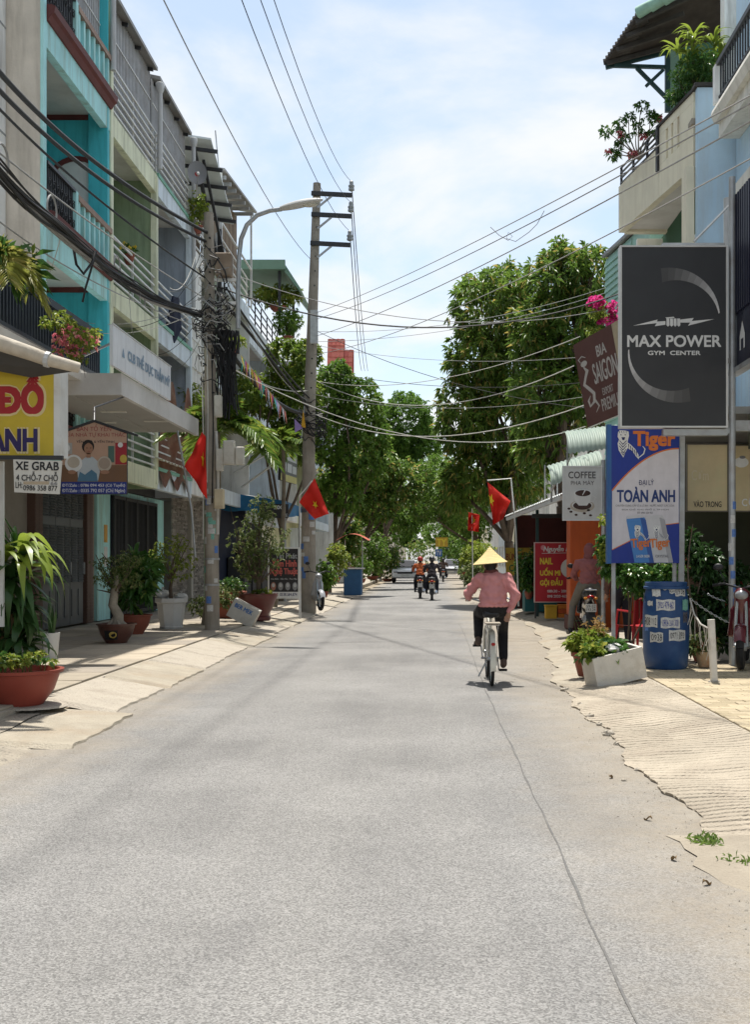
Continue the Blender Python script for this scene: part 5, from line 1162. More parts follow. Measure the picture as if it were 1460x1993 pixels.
# ---- navy ribbed panel
t = thing('navy_panel', (3.95, 12, 4), 'navy ribbed sign panel running along the street at the right edge', 'sign')
NAVYP = mat('navy_sheet', (.014, .016, .035), .45, .2, 2)
bx(t, 'sheet', NAVYP, 3.97, 4.05, 8, 15, 4.0, 6.25); bx(t, 'frame', STEEL, 3.93, 4.06, 8, 15, 3.93, 3.995)
for i in range(70): MB().box(3.945, 3.969, 8.03 + i * .1, 8.08 + i * .1, 4.7, 6.24).build('rib', NAVYP, t)
pn = Panel(t, (3.968, 14.6, 4.55), (3.968, 14.2, 4.55), (3.968, 14.6, 4.1), (0, 0, 10, 10), normal=(-1, 0, 0)); pn.poly([(2, 4), (5, 0), (8, 4), (8, 8), (2, 8)], INKW, 1).poly([(3.5, 5), (6.5, 5), (6.5, 8), (3.5, 8)], NAVYP, 2); pn.done()
# ---- brown beer sign, tilted
BROWN = mat('sign_brown', (.115, .055, .05), .5, .12, 3); SILV = flat('ink_silver', (.48, .46, .44))
t = thing('brown_beer_sign', tuple(W(1170, 820, 19)), 'tilted brown beer sign with silver dragon and lettering beside the gym sign', 'sign')
TL, TR, BL = W(1116, 672, 19.8), W(1206, 622, 18.4), W(1145, 832, 19.8)
pn = Panel(t, TL, TR, BL, (0, 0, 100, 170)); nv = pn.n if pn.n.y < 0 else -pn.n; pn.n = nv
BRr = TR + (BL - TL)
MB().prism([TL, TR, BRr, BL], -nv * .10).build('casing', ALU, t); pn.rect(0, 0, 100, 170, BROWN, 0, 'face')
pn.rect(84, 0, 100, 170, mat('beer_glass_print', (.42, .36, .25), .5, .3, 4), 1)
pn.text('BIA', 46, 25, 66, 46, SILV, .02).text('SAIGON', 32, 55, 82, 95, SILV, .025).text('EXPORT', 44, 108, 66, 122, SILV, .01).text('PREMIUM', 38, 128, 80, 152, SILV, .015)
pn.strip([(14, 52), (20, 62), (14, 74), (9, 86), (18, 98), (26, 110), (24, 126), (14, 132), (12, 120), (18, 112)], [2, 7, 5, 6, 6, 6, 6, 5, 4, 1], SILV, 1); pn.ell(16, 46, 7, 6, SILV, 1); pn.strip([(10, 42), (6, 34), (14, 30), (22, 36)], [1, 2.5, 2.5, 1], SILV, 2); pn.strip([(26, 124), (32, 138), (24, 148)], [4, 3, 1], SILV, 1); pn.done()
MB().bar(TR.lerp(BRr, .3) - nv * .12, Vector((4.2, 19.5, 5.0)), .05).build('bracket', STEEL, t); MB().bar(BL.lerp(BRr, .9) - nv * .12, Vector((4.2, 19.6, 4.1)), .05).build('bracket', STEEL, t)
# ---- coffee sign
Yc = 18.0
t = thing('coffee_sign', tuple(W(1135, 1012, Yc)), 'white coffee sign with printed cup on a grey post', 'sign')
CUPW = flat('cup_white', (.62, .62, .60)); COF = flat('coffee_brown', (.05, .025, .018)); SAND = flat('print_sand', (.42, .37, .30))
p = box_sign(t, 1098, 909, 1171, 1011, Yc, .06, flat('sign_white', (.56, .56, .54)), ALU, ALU, .018)
p.text('COFFEE', 1107, 918, 1160, 931, flat('ink_coffee', (.07, .06, .06)), .012).text('PHA MÁY', 1112, 934, 1157, 944, flat('ink_coffee'), .0)
p.ell(1134, 985, 24, 12, SAND, 1); p.ell(1134, 983, 20, 9, CUPW, 2); p.ell(1134, 984, 18, 8, COF, 3)
p.poly([(1117, 960), (1153, 960), (1149, 976), (1143, 984), (1127, 984), (1120, 976)], CUPW, 4); p.ell(1135, 960, 18, 8, CUPW, 5); p.ell(1135, 960, 15, 6, COF, 6); p.strip([(1134, 964), (1140, 953)], [1, 3], CUPW, 7)
p.strip([(1153, 964), (1160, 968), (1156, 976), (1149, 976)], [2, 2, 2, 2], CUPW, 4)
for x, y in ((1112, 996), (1122, 1002), (1138, 999), (1150, 1003), (1146, 993), (1108, 990)): p.ell(x, y, 3.2, 2.2, COF, 1, 8)
p.done(); xx = W(1176, 0, Yc).x; MB().tube([(xx, Yc + .05, .13), (xx, Yc + .05, 3.1)], .035, 10).build('post', STEEL, t, smooth=True)
# ---- nail salon sign
Yn = 26.5
REDS = mat('sign_red', (.40, .018, .03), .5, .1, 3); YELI = flat('ink_yellow', (.75, .58, .05))
t = thing('nail_sign', tuple(W(1074, 1200, Yn)), 'red nail salon board lettered NAIL UỐN MI GỘI ĐẦU in yellow', 'sign')
p = box_sign(t, 1042, 1057, 1122, 1171, Yn, .08, REDS, ALU, flat('frame_pink', (.6, .42, .4)), .02)
p.text('Nguyễn Lê', 1058, 1061, 1112, 1076, INKW, .02, shear=.2); p.strip([(1055, 1077), (1112, 1076)], [.8, .8], INKW, 2)
p.text('NAIL', 1052, 1086, 1076, 1098, YELI, .035).text('UỐN MI', 1052, 1105, 1091, 1120, YELI, .035).text('GỘI ĐẦU', 1052, 1124, 1095, 1142, YELI, .035).text('08h30 - 20h', 1066, 1148, 1104, 1153, INKW, .01).text('098 2020 462', 1066, 1158, 1104, 1163, INKW, .01)
p.ell(1110, 1106, 18, 19, CUPW, 1); p.ell(1058, 1066, 5, 5, flat('ink_pinkish', (.6, .25, .28)), 1); p.done()
for px in (1043, 1118): MB().bar((W(px, 0, Yn).x, Yn + .05, .13), (W(px, 0, Yn).x, Yn + .05, 1.2), .04).build('leg', IRON, t)
# ---- left: yellow sign
Yy = 11.0
YEL = mat('sign_yellow', (.56, .42, .035), .5, .14, 3, stain=(.45, .36, .08), samt=.5, sscale=2); CRM = flat('ink_cream', (.70, .58, .30)); REDI = flat('ink_red', (.36, .02, .025)); NAVI = flat('ink_indigo', (.028, .02, .10))
t = thing('tailor_sign', tuple(W(40, 890, Yy)), 'yellow shop sign with big red and indigo letters at the left edge', 'sign')
p = box_sign(t, -120, 716, 104, 888, Yy, .22, YEL, STEELW, None)
MB().box(W(104, 0, Yy).x + .001, W(117, 0, Yy).x, Yy - .004, Yy + .23, W(0, 889, Yy).z, W(0, 715, Yy).z).build('edge_frame', STEELW, t)
p.text('ĐỒ', -8, 722, 85, 806, CRM, .075, 1).text('ĐỒ', -5, 726, 82, 803, REDI, .055, 3).text('ÀNH', -24, 822, 74, 880, CRM, .065, 1).text('ÀNH', -21, 825, 71, 877, NAVI, .045, 3); p.done()
MB().bar(W(-140, 690, Yy), W(70, 716, Yy - .05), .10, .12).build('beam', IRON, t)
t = thing('rolled_awning', tuple(W(80, 690, 10.6)), 'rolled dirty white awning tube above the yellow sign', 'awning')
rp = [W(-120, 628, 10.2), W(0, 668, 10.4), W(60, 688, 10.5), W(92, 700, 10.55), W(153, 716, 10.7)]
MB().tube(rp, [.085, .075, .068, .062, .05], 12).build('roll', mat('tarp_dirty', (.50, .45, .37), .85, .2, 4, bump=.4, bscale=20, stain=(.25, .21, .16), samt=.6, sscale=3), t, smooth=True)
MB().tube([rp[3] + Vector((-.02, 0, .005)), rp[3] + Vector((.02, 0, -.004))], .075, 10).build('clip', PIPE, t)
MB().prism([W(-120, 640, 10.45), W(150, 722, 10.75), W(60, 735, 10.9), W(-120, 700, 10.7)], (0, .03, .02)).build('sheet', mat('dark_sheet', (.07, .07, .07), .8), t)
# ---- ride sign
t = thing('ride_sign', tuple(W(72, 962, 10.8)), 'white hanging board lettered XE GRAB 4 CHỖ - 7 CHỖ under the yellow sign', 'sign')
a, b, c_, d = W(25, 894, 10.8), W(120, 897, 10.8), W(115, 962, 10.8), W(27, 958, 10.8)
MB().prism([a, b, c_, d], (0, .012, 0)).build('board', flat('board_white', (.58, .57, .52)), t)
p = facing(t, 25, 894, 120, 962, 10.8)
p.text('XE GRAB', 30, 899, 114, 915, BLK, .02, rot=1).text('4 CHỖ-7 CHỖ', 31, 918, 112, 936, BLK, .015, rot=1).text('LH:', 30, 938, 43, 950, BLK, .01).text('0986 358 877', 45, 945, 111, 955, BLK, .01, rot=1).rect(45, 937, 95, 943, flat('tape_tan', (.42, .34, .24)), 1).text('66', 98, 938, 111, 944, GREYK, .01); p.done()
MB().bar(W(-60, 890, 10.82), W(122, 891, 10.82), .04).build('rod', IRON, t)
t = thing('white_board', tuple(W(0, 1000, 11)), 'edge of a white board cut by the left frame edge below the ride sign', 'sign')
box_sign(t, -60, 898, 5, 1220, 11.2, .04, flat('sign_white'), ALU).done()
# ---- bird nest poster
Yp = 15.2
t = thing('poster_board', tuple(W(183, 962, Yp)), 'gabled poster board with a printed woman holding bowls, under the canopy', 'sign')
SALM = flat('print_salmon', (.42, .27, .19)); BROWNP = flat('print_brown', (.16, .085, .045)); SKIN_P = flat('print_skin', (.30, .16, .10)); HAIRP = flat('print_hair', (.02, .015, .013)); DRESS = flat('print_dress', (.40, .44, .46)); DRESSB = flat('print_dress_blue', (.07, .16, .24)); BLUP = flat('print_blue', (.018, .035, .20)); REDP = flat('print_red', (.30, .02, .03)); DREDP = flat('print_deepred', (.26, .05, .045))
out = [(118, 843), (183, 820), (247, 843), (247, 962), (118, 962)]
MB().prism([W(x, y, Yp + .004) for x, y in out], (0, .03, 0)).build('board', IRON, t)
p = facing(t, 118, 820, 247, 962, Yp)
p.poly([(119, 844), (183, 822), (246, 844), (246, 961), (119, 961)], SALM, 0, 'face'); p.rect(119, 905, 246, 940, BROWNP, 1)
p.text('BÁN TỔ YẾN', 149, 826, 216, 839, DREDP, .0).text('CỦA NHÀ TỰ KHAI THÁC', 122, 840, 244, 852, DREDP, .0).text('YẾN THÔ & YẾN TINH', 148, 855, 222, 862, BLK, .0)
p.poly([(152, 937), (150, 915), (156, 898), (166, 890), (180, 889), (190, 898), (194, 918), (190, 937)], DRESS, 2); p.poly([(150, 937), (155, 918), (165, 924), (178, 914), (188, 922), (190, 937)], DRESSB, 3)
p.ell(171, 869, 12, 13, HAIRP, 2); p.ell(172, 873, 8.5, 11, SKIN_P, 3); p.rect(168, 882, 176, 891, SKIN_P, 3); p.poly([(163, 868), (172, 861), (181, 868), (180, 862), (172, 857), (164, 862)], HAIRP, 4)
for x in (169, 176): p.ell(x, 872, 1.4, .8, HAIRP, 4, 8)
p.strip([(170, 879), (175, 879)], [.9, .9], flat('print_lip', (.25, .06, .06)), 4)
p.ell(143, 902, 17, 17, CUPW, 4); p.ell(143, 900, 12, 11, SAND, 5); p.ell(203, 903, 14, 15, SAND, 4); p.ell(203, 902, 11, 11, flat('print_nest', (.3, .24, .19)), 5); p.ell(140, 919, 8, 4, SKIN_P, 6); p.ell(204, 919, 9, 4, SKIN_P, 6)
p.rect(119, 862, 140, 884, flat('print_grey', (.34, .33, .31)), 1); p.ell(128, 872, 8, 8, CUPW, 2); p.rect(210, 868, 222, 900, flat('print_green', (.06, .12, .10)), 1); p.rect(224, 862, 246, 904, REDP, 2); p.ell(234, 866, 5, 5, CUPW, 3); p.ell(240, 893, 7, 8, flat('print_gold', (.45, .33, .06)), 3)
p.rect(119, 938, 246, 961, BLUP, 3); p.text('ĐT/Zalo : 0786 094 453 (Cô Tuyết)', 121, 940, 243, 949, INKW, .006, 5).text('ĐT/Zalo : 0335 792 057 (Chị Ngân)', 121, 951, 243, 960, INKW, .006, 5); p.done()
MB().bar(W(118, 842, Yp), W(183, 819, Yp), .03).build('frame', IRON, t); MB().bar(W(183, 819, Yp), W(268, 848, Yp), .03).build('frame', IRON, t); MB().tube([W(183, 819, Yp), W(183, 793, Yp + .3), (W(183, 0, Yp).x - .1, 17.2, 4.0)], .012, 6).build('hanger', IRON, t)
# ---- club sign on the canopy
t = thing('club_sign', (-4.55, 17.9, 4.3), 'faded white club banner standing on the edge of the flat canopy', 'sign')
FADEW = mat('banner_white', (.76, .79, .82), .6, .1, 2, stain=(.45, .47, .50), samt=.5, sscale=1.5, streak=True)
bx(t, 'casing', FADEW, -4.597, -4.55, 16.12, 19.7, 4.28, 4.86)
pn = Panel(t, (-4.548, 16.12, 4.86), (-4.548, 19.7, 4.86), (-4.548, 16.12, 4.28), (0, 0, 100, 20), normal=(1, 0, 0)); pn.text('CLB THỂ DỤC THẨM MỸ', 22, 5, 97, 14, flat('ink_fadedblue', (.25, .36, .48)), .03).poly([(15, 8), (17, 13), (13, 13)], flat('ink_fadedblue'), 2); pn.done()
MB().box(-4.56, -4.54, 16.1, 19.72, 4.862, 4.88).build('frame', ALU, t)
for y in (16.5, 19.3): MB().bar((-4.6, y, 4.7), (-5.6, y, 4.25), .03).build('stay', STEEL, t)
# ---- tattoo board
t = thing('tattoo_sign', tuple(W(555, 1200, 27)), 'black tattoo board with red lettering in a white steel frame behind the maroon pot', 'sign')
p = box_sign(t, 524, 1068, 580, 1162, 27, .04, flat('board_black', (.025, .024, .025)), BLK, STEELW, .035)
REDB = flat('ink_redpink', (.55, .12, .10))
p.text('Tín Phát', 536, 1077, 578, 1087, INKG1, .01).text('Xăm Hình', 529, 1089, 577, 1103, REDB, .03).text('Nghệ Thuật', 526, 1105, 579, 1121, REDB, .03).text('Xoá Xăm - Xăm Môi - Phun Mày', 527, 1125, 578, 1129, INKG1, .01).rect(524, 1152, 580, 1162, INKW, 1).text('ĐT: 0338.584.874', 533, 1154, 578, 1160, NAVYK, .015)
for k in range(4): p.ell(532 + k * 14, 1141, 5, 8, INKG2 if k else flat('print_skinred', (.3, .14, .1)), 1); p.ell(532 + k * 14, 1139, 3, 4, INKG1, 2)
p.done()
MB().bar(W(583, 1066, 27.02), W(584, 1204, 27.02), .05).build('post', STEELW, t); MB().bar(W(524, 1164, 27.05), (W(524, 0, 27.05).x, 27.05, .14), .04).build('post', STEELW, t)
# ---- hanging shop sign on an outrigger
t = thing('shop_sign', tuple(W(555, 930, 33)), 'dark slanting shop sign with pale panels on a steel outrigger above the blue awning', 'sign')
TL, TR, BL = W(548, 869, 33), W(579, 884, 36.5), W(546, 934, 33)
pn = Panel(t, TL, TR, BL, (0, 0, 40, 66)); pn.n = pn.n if pn.n.y < 0 else -pn.n
MB().prism([TL, TR, TR + BL - TL, BL], -pn.n * .08).build('casing', IRON, t); pn.rect(0, 0, 40, 66, flat('board_slate', (.08, .09, .09)), 0, 'face')
PP = flat('ink_palegrey', (.45, .48, .48)); pn.rect(2, 4, 11, 20, PP, 1).rect(14, 6, 38, 22, PP, 1).rect(2, 28, 12, 46, PP, 1).rect(15, 28, 26, 46, PP, 1).rect(28, 30, 38, 46, PP, 1).rect(0, 52, 40, 66, flat('ink_oldyellow', (.45, .42, .15)), 1); pn.done()
for a_, b_ in (((548, 867), (455, 920)), ((547, 893), (470, 948))): MB().bar(W(*a_, 33), W(*b_, 35.5), .05).build('outrigger', STEELW, t)
t = thing('number_board', tuple(W(540, 1010, 36.4)), 'black board with white figures hanging under the blue awning', 'sign')
p = box_sign(t, 505, 981, 561, 1008, 36.3, .03, flat('board_black'), BLK); p.text('700', 533, 984, 551, 991, INKW, .015).text('XE', 548, 1000, 560, 1006, INKG1, .01); p.done()
# ---- far signs
t = thing('far_sign', tuple(W(860, 1066, 85)), 'yellow shop sign far down the street above a blue one', 'sign'); p = box_sign(t, 848, 1046, 872, 1064, 85, .2, flat('sign_farorange', (.55, .34, .04)), STEELW); p.text('TY', 851, 1049, 869, 1062, YELI, .03); p.done()
t = thing('far_sign', tuple(W(855, 1084, 85)), 'blue shop sign far down the street below a yellow one', 'sign'); p = box_sign(t, 848, 1069, 861, 1083, 85, .2, flat('sign_farblue', (.04, .14, .40)), STEELW); p.text('TV', 850, 1072, 859, 1081, INKW, .03); p.done()
# ---- flags
FLAG = mat('flag_red', (.62, .022, .012), .8, .08, 3); STAR = flat('flag_yellow', (.80, .60, .03), .8)
_b = FLAG.node_tree.nodes
def flag(t, corners, Y, star_uv, r_star, rot=0, fold=.03, seed=0):
    """drooping cloth: quad of pixel corners, folded in depth, star following the cloth"""
    P_ = [W(x, y, Y) for x, y in corners]
    def fn(u, v):
        a = P_[0].lerp(P_[1], u); b = P_[3].lerp(P_[2], u); p_ = a.lerp(b, v)
        return p_ + Vector((0, fold * math.sin(u * 9 + v * 3 + seed) * (.3 + v) + fold * .6 * math.sin(v * 11 + seed), 0))
    MB().grid(fn, 22, 22).build('cloth', FLAG, t, smooth=True)
    pts = []
    for k in range(10):
        rr = r_star * (1 if k % 2 == 0 else .4); a = R(90 + 36 * k + rot); pts.append(fn(star_uv[0] + rr * math.cos(a), star_uv[1] - rr * math.sin(a)) + Vector((0, -.012, 0)))
    c = fn(*star_uv) + Vector((0, -.012, 0)); s_ = MB()
    for k in range(10): s_._add([c, pts[k], pts[(k + 1) % 10]], [(0, 1, 2)])
    s_.build('star', STAR, t)
t = thing('flag', tuple(W(405, 1130, 21)), 'red flag with yellow star drooping from a pole beside the near utility pole', 'flag', 'red national flags')
MB().tube([W(345, 838, 20.6), W(372, 990, 20.6), W(380, 1085, 20.6)], .018, 6).build('pole', STEEL, t)
flag(t, [(392, 840), (400, 850), (403, 972), (360, 908)], 20.6, (.72, .45), .16, 10, .05, 1)
t = thing('flag', tuple(W(590, 1150, 30)), 'red flag leaning out in front of the tall power pole', 'flag', 'red national flags')
MB().tube([W(585, 1195, 30), W(583, 965, 30), W(608, 935, 30)], .02, 6).build('pole', STEELW, t); flag(t, [(612, 930), (640, 1000), (612, 1010), (583, 978)], 30, (.55, .5), .15, 20, .06, 2)
t = thing('flag', tuple(W(1000, 1180, 29)), 'large red flag with yellow star on an angled pole before the soup shack', 'flag', 'red national flags')
MB().tube([W(1010, 1180, 29), W(1005, 1040, 29), W(995, 931, 29), W(949, 935, 29)], .022, 6).build('pole', STEELW, t); flag(t, [(949, 938), (994, 975), (980, 1010), (960, 1022)], 29, (.10, .40), .17, -15, .10, 3)
t = thing('flag', tuple(W(922, 1070, 40)), 'smaller red flag with yellow star bunched up under the mango tree', 'flag', 'red national flags')
MB().tube([W(921, 1160, 40), W(919, 990, 40)], .02, 6).build('pole', STEELW, t); flag(t, [(912, 997), (934, 1002), (932, 1035), (911, 1032)], 40, (.5, .4), .22, 8, .12, 4)
# bunting
PEN = [flat('pennant_%d' % i, c, .7) for i, c in enumerate([(.65, .5, .03), (.05, .4, .35), (.6, .05, .25), (.6, .6, .65), (.55, .15, .12), (.35, .25, .55), (.65, .35, .03)])]
t = thing('bunting', tuple(W(510, 760, 27)), 'string of small coloured pennants hanging between the two poles', 'bunting')
q = random.Random(2); line = [W(468 + 88 * i / 22, 690 + 112 * i / 22, 21.3 + 4 * i / 22) for i in range(23)]
MB().tube(line, .006, 4).build('string', CABW, t)
for i in range(22):
    a = line[i]; b = line[i + 1]; m_ = (a + b) / 2 + Vector((q.uniform(-.06, .06), q.uniform(-.05, .05), -.30)); MB().prism([a, b, m_], (0, .006, 0)).build('pennant', PEN[q.randrange(7)], t)
t = thing('pennant_flag', tuple(W(585, 850, 30)), 'purple and orange festival pennants fixed at the tall pole', 'flag')
MB().prism([W(573, 815, 30), W(590, 832, 30), W(574, 842, 30)], (0, .01, 0)).build('pennant', PEN[5], t); MB().prism([W(590, 798, 30), W(595, 832, 30), W(586, 832, 30)], (0, .01, 0)).build('pennant', PEN[6], t); MB().tube([W(592, 790, 30.05), W(586, 860, 30.05)], .012, 5).build('stick', STEEL, t)
# crates under the nail sign
t = thing('planter_block', tuple(W(1072, 1205, 26)), 'yellow painted block on the pavement below the nail sign', 'block'); a, b = W(1062, 1180, 26), W(1084, 1204, 26)
MB().box(a.x, b.x, 25.9, 26.2, b.z, a.z).build('body', mat('yellow_paint', (.55, .33, .03), .7, .25, 4), t, bevel=.01); MB().box(a.x - .01, b.x + .01, 25.89, 26.21, a.z, a.z + .03).build('rim', mat('yellow_paint'), t)
t = thing('planter_block', tuple(W(1096, 1205, 26)), 'orange striped block beside the yellow one below the nail sign', 'block'); a, b = W(1086, 1176, 26), W(1112, 1202, 26)
for i in range(3): MB().box(a.x, b.x, 25.9, 26.2, b.z + i * .105, b.z + .095 + i * .105).build('course', ORANGE if i % 2 else mat('orange_bright', (.55, .17, .02), .7, .2, 4), t)
# ================================================================== trees and plants
MANGO = leafmat('mango_leaf', (.036, .085, .018), (.19, .30, .05), (.40, .33, .09), .10, .45, .38, .9)
LEAFM = leafmat('street_leaf', (.045, .11, .018), (.19, .32, .045), (.20, .24, .06), .08, .38, .45, .8)
LEAFD = leafmat('dome_leaf', (.05, .12, .02), (.15, .27, .035), None, 0, .4, .5, .5)
LEAFY = leafmat('yellow_green_leaf', (.10, .17, .02), (.30, .36, .06), (.40, .40, .08), .1, .45, .45, 2)
LEAFS = leafmat('shrub_leaf', (.05, .085, .025), (.16, .21, .06), (.27, .27, .12), .12, .4, .5, 2)
LEAFG = leafmat('glossy_leaf', (.03, .09, .02), (.09, .20, .04), (.20, .28, .06), .08, .3, .3, 2)
PALML = leafmat('palm_leaf', (.05, .12, .02), (.22, .32, .05), (.30, .32, .06), .10, .4, .35, 1)
PALMY = leafmat('palm_yellow', (.14, .18, .04), (.36, .36, .08), (.42, .38, .12), .2, .45, .4, 1)
DRAC = leafmat('dracaena_leaf', (.024, .062, .018), (.05, .11, .028), None, 0, .25, .35, 2); DRACY = leafmat('dracaena_yellow', (.30, .36, .05), (.22, .32, .05), None, 0, .45, .35, 2)
PINKF = leafmat('pink_flower', (.55, .10, .16), (.72, .25, .28), (.75, .45, .35), .2, .5, .6, 2); MAGF = leafmat('magenta_flower', (.60, .03, .22), (.75, .08, .34), None, 0, .5, .6, 2); YELF = leafmat('yellow_flower', (.70, .50, .02), (.75, .6, .08), None, 0, .4, .6, 2)
TERRA = mat('terracotta', (.26, .075, .045), .65, .15, 4, stain=(.16, .06, .045), samt=.5, sscale=4); MARP = mat('maroon_pot', (.12, .028, .024), .4, .2, 4, spec=.45); BRNP = mat('brown_glaze', (.10, .04, .03), .35, .2, 4, spec=.5); REDP_ = mat('red_plastic_pot', (.24, .045, .028), .5, .12, 3)
WHTP = mat('white_pot', (.60, .60, .58), .45, .1, 4, stain=(.42, .40, .36), samt=.4, sscale=4); EARTH = mat('earth', (.07, .05, .035), .95, .3, 12, bump=.6, bscale=40)

tree('mango_tree', (2.95, 38, .1), 'tall mango tree with dark drooping leaves behind the big flag', 'tree',
     [(W(955, 600, 37), (1.35, 1.5, 1.3)), (W(990, 560, 37.5), (.9, 1.0, .8)), (W(925, 700, 37), (1.0, 1.3, 1.2)), (W(1000, 700, 37.5), (1.2, 1.4, 1.4)), (W(905, 810, 37), (.95, 1.2, 1.3)), (W(975, 830, 37.5), (1.5, 1.5, 1.4)), (W(930, 920, 38), (1.1, 1.3, 1.0)), (W(1010, 930, 38), (1.0, 1.3, .9)), (W(885, 950, 38), (.6, .9, .8))],
     2300, 9, .30, .075, MANGO, .20, .30, group='mango trees', down=.55)
tree('mango_tree', (3.75, 33, .12), 'fuller mango tree beside the mint house with pale young shoots', 'tree',
     [(W(1090, 540, 32), (.95, 1.1, .8)), (W(1150, 540, 31.5), (.8, 1.0, .8)), (W(1050, 640, 32), (.85, 1.1, 1.0)), (W(1120, 650, 32), (1.2, 1.3, 1.2)), (W(1180, 640, 32), (.8, 1.0, 1.3)), (W(1060, 760, 32), (1.0, 1.2, 1.0)), (W(1130, 760, 32), (1.0, 1.2, 1.0)), (W(1060, 860, 33), (.9, 1.2, .8)), (W(1090, 500, 32), (.5, .6, .5))],
     1900, 9, .28, .072, MANGO, .22, .38, group='mango trees', down=.5)
tree('street_tree', (-4.4, 48, .12), 'round leaved street tree below the red tiled roof', 'tree',
     [(W(655, 735, 48), (.7, .9, .8)), (W(650, 760, 48), (1.0, 1.2, 1.2)), (W(705, 790, 48), (.9, 1.1, 1.2)), (W(640, 850, 48), (.9, 1.2, 1.3)), (W(700, 890, 48), (1.1, 1.2, 1.2)), (W(735, 850, 48.5), (.6, .9, .8)), (W(660, 960, 48), (1.0, 1.1, .9))], 1700, 7, .22, .12, LEAFM, .13, .3)
tree('street_tree', (-5.0, 37, .12), 'bright green tree between the poles before the pale blue house', 'tree',
     [(W(560, 700, 37), (.75, .8, .75)), (W(525, 770, 37), (.7, .8, .8)), (W(590, 780, 37), (.7, .9, .9)), (W(560, 860, 37), (.8, .9, .8)), (W(600, 690, 38), (.5, .6, .5)), (W(480, 760, 36), (.5, .7, .7))], 1300, 7, .18, .10, leafmat('lime_leaf', (.05, .11, .015), (.20, .28, .04), (.3, .34, .06), .1, .42, .45, .8), .10, .35)
tree('dome_tree', (-3.9, 76, .12), 'dense dome shaped tree standing over the end of the street', 'tree',
     [(W(790, 830, 75), (1.75, 1.8, 2.2)), (W(765, 880, 75), (1.2, 1.5, 1.8)), (W(825, 880, 75), (1.1, 1.5, 1.8))], 2400, 8, .26, .10, LEAFD, .2, .35, shell=.75, down=.2)
tree('street_tree', (-4.0, 58, .12), 'dark spreading tree over the left pavement in the middle of the street', 'tree',
     [(W(720, 920, 58), (1.6, 1.6, 1.5)), (W(660, 940, 58), (1.2, 1.4, 1.4)), (W(780, 940, 59), (1.3, 1.4, 1.3)), (W(730, 985, 58), (1.3, 1.3, .8))], 1500, 7, .24, .12, MANGO, .14, .4)
tree('street_tree', (3.4, 62, .12), 'feathery tree over the right pavement beyond the small flag', 'tree',
     [(W(850, 930, 60), (1.3, 1.4, 1.2)), (W(890, 985, 60), (1.0, 1.2, 1.1)), (W(930, 960, 62), (1.2, 1.3, 1.3)), (W(825, 985, 60), (.8, 1.0, .8)), (W(925, 1030, 62), (.9, .9, .9))], 1500, 7, .24, .06, LEAFM, .14, .45, down=.5)
tree('street_tree', (-4.3, 95, .12), 'distant leafy tree at the left of the street end', 'tree', [((-2.6, 95, 6.2), (2.2, 2, 1.9)), ((-4.2, 95, 7), (2, 2, 2.2))], 1100, 7, .3, .15, LEAFM, .18, .4)
tree('street_tree', (3.9, 108, .12), 'distant leafy tree at the right of the street end', 'tree', [((2.6, 108, 6.2), (2.0, 2, 1.7)), ((4.6, 108, 6.8), (2.2, 2, 2.3))], 1100, 7, .3, .15, LEAFM, .18, .4)

tree('street_tree', (-3.9, 84, .12), 'low branched tree near the street end on the left', 'tree', [(W(750, 1000, 84), (1.5, 1.5, 1.3)), (W(790, 1010, 85), (1.2, 1.4, 1.1)), (W(720, 1020, 84), (1.3, 1.4, 1.2))], 900, 7, .28, .14, LEAFM, .16, .5)
tree('street_tree', (4.2, 86, .12), 'low branched tree near the street end on the right', 'tree', [(W(840, 985, 86), (1.4, 1.5, 1.2)), (W(885, 1000, 86), (1.2, 1.4, 1.3)), (W(860, 950, 86), (1.4, 1.4, 1.2))], 900, 7, .28, .14, LEAFM, .16, .5)
tree('street_tree', (-2.5, 128, .12), 'faraway tree in front of the building that closes the street', 'tree', [((-1.8, 128, 4.5), (1.8, 1.6, 2.0)), ((-3.2, 128, 5.2), (1.7, 1.6, 2.2))], 700, 7, .34, .17, LEAFD, .2, .3)
tree('street_tree', (3.3, 120, .12), 'faraway tree at the right before the closing building', 'tree', [((2.3, 120, 3.6), (1.6, 1.6, 1.8)), ((.6, 120, 4.6), (1.5, 1.6, 1.6)), ((3.4, 120, 5), (1.6, 1.6, 2.0))], 700, 7, .34, .17, LEAFM, .2, .3)
def crown(t, blobs, n, k, ln, wd, lm, name='foliage', down=.1, shell=.3, spread=1.0):
    p, o = blob_points([(np.array(c), np.array(r)) for c, r in blobs], n, shell); return leaves_mesh(name, *whorls(p, o, k, ln, wd, spread, down), lm, t)
def stems(t, base, tips, r0, m=BARK, name='stem'):
    for e in tips:
        p, q_ = limb(base, e, r0, r0 * .3, .1); MB().tube(p, q_, 5).build(name, m, t, smooth=True)
def pot(t, c, prof, m, n=28, name='pot', fill=None):
    MB().lathe(prof, c, n).build(name, m, t, smooth=True)
    r, z = fill or (prof[-1][0] * .9, prof[-1][1] - .03); MB().lathe([(r * .2, z - .02), (r, z - .01), (r * .98, z), (.01, z + .012)], c, 20).build('soil', EARTH, t)
def bowl(r, h, rim=.03, foot=.55): return [(r * foot, 0), (r * foot * 1.02, .02), (r * .82, h * .45), (r * .93, h * .8), (r * .95, h - rim), (r * 1.04, h - rim * .8), (r * 1.05, h), (r * .95, h), (r * .9, h - .05)]
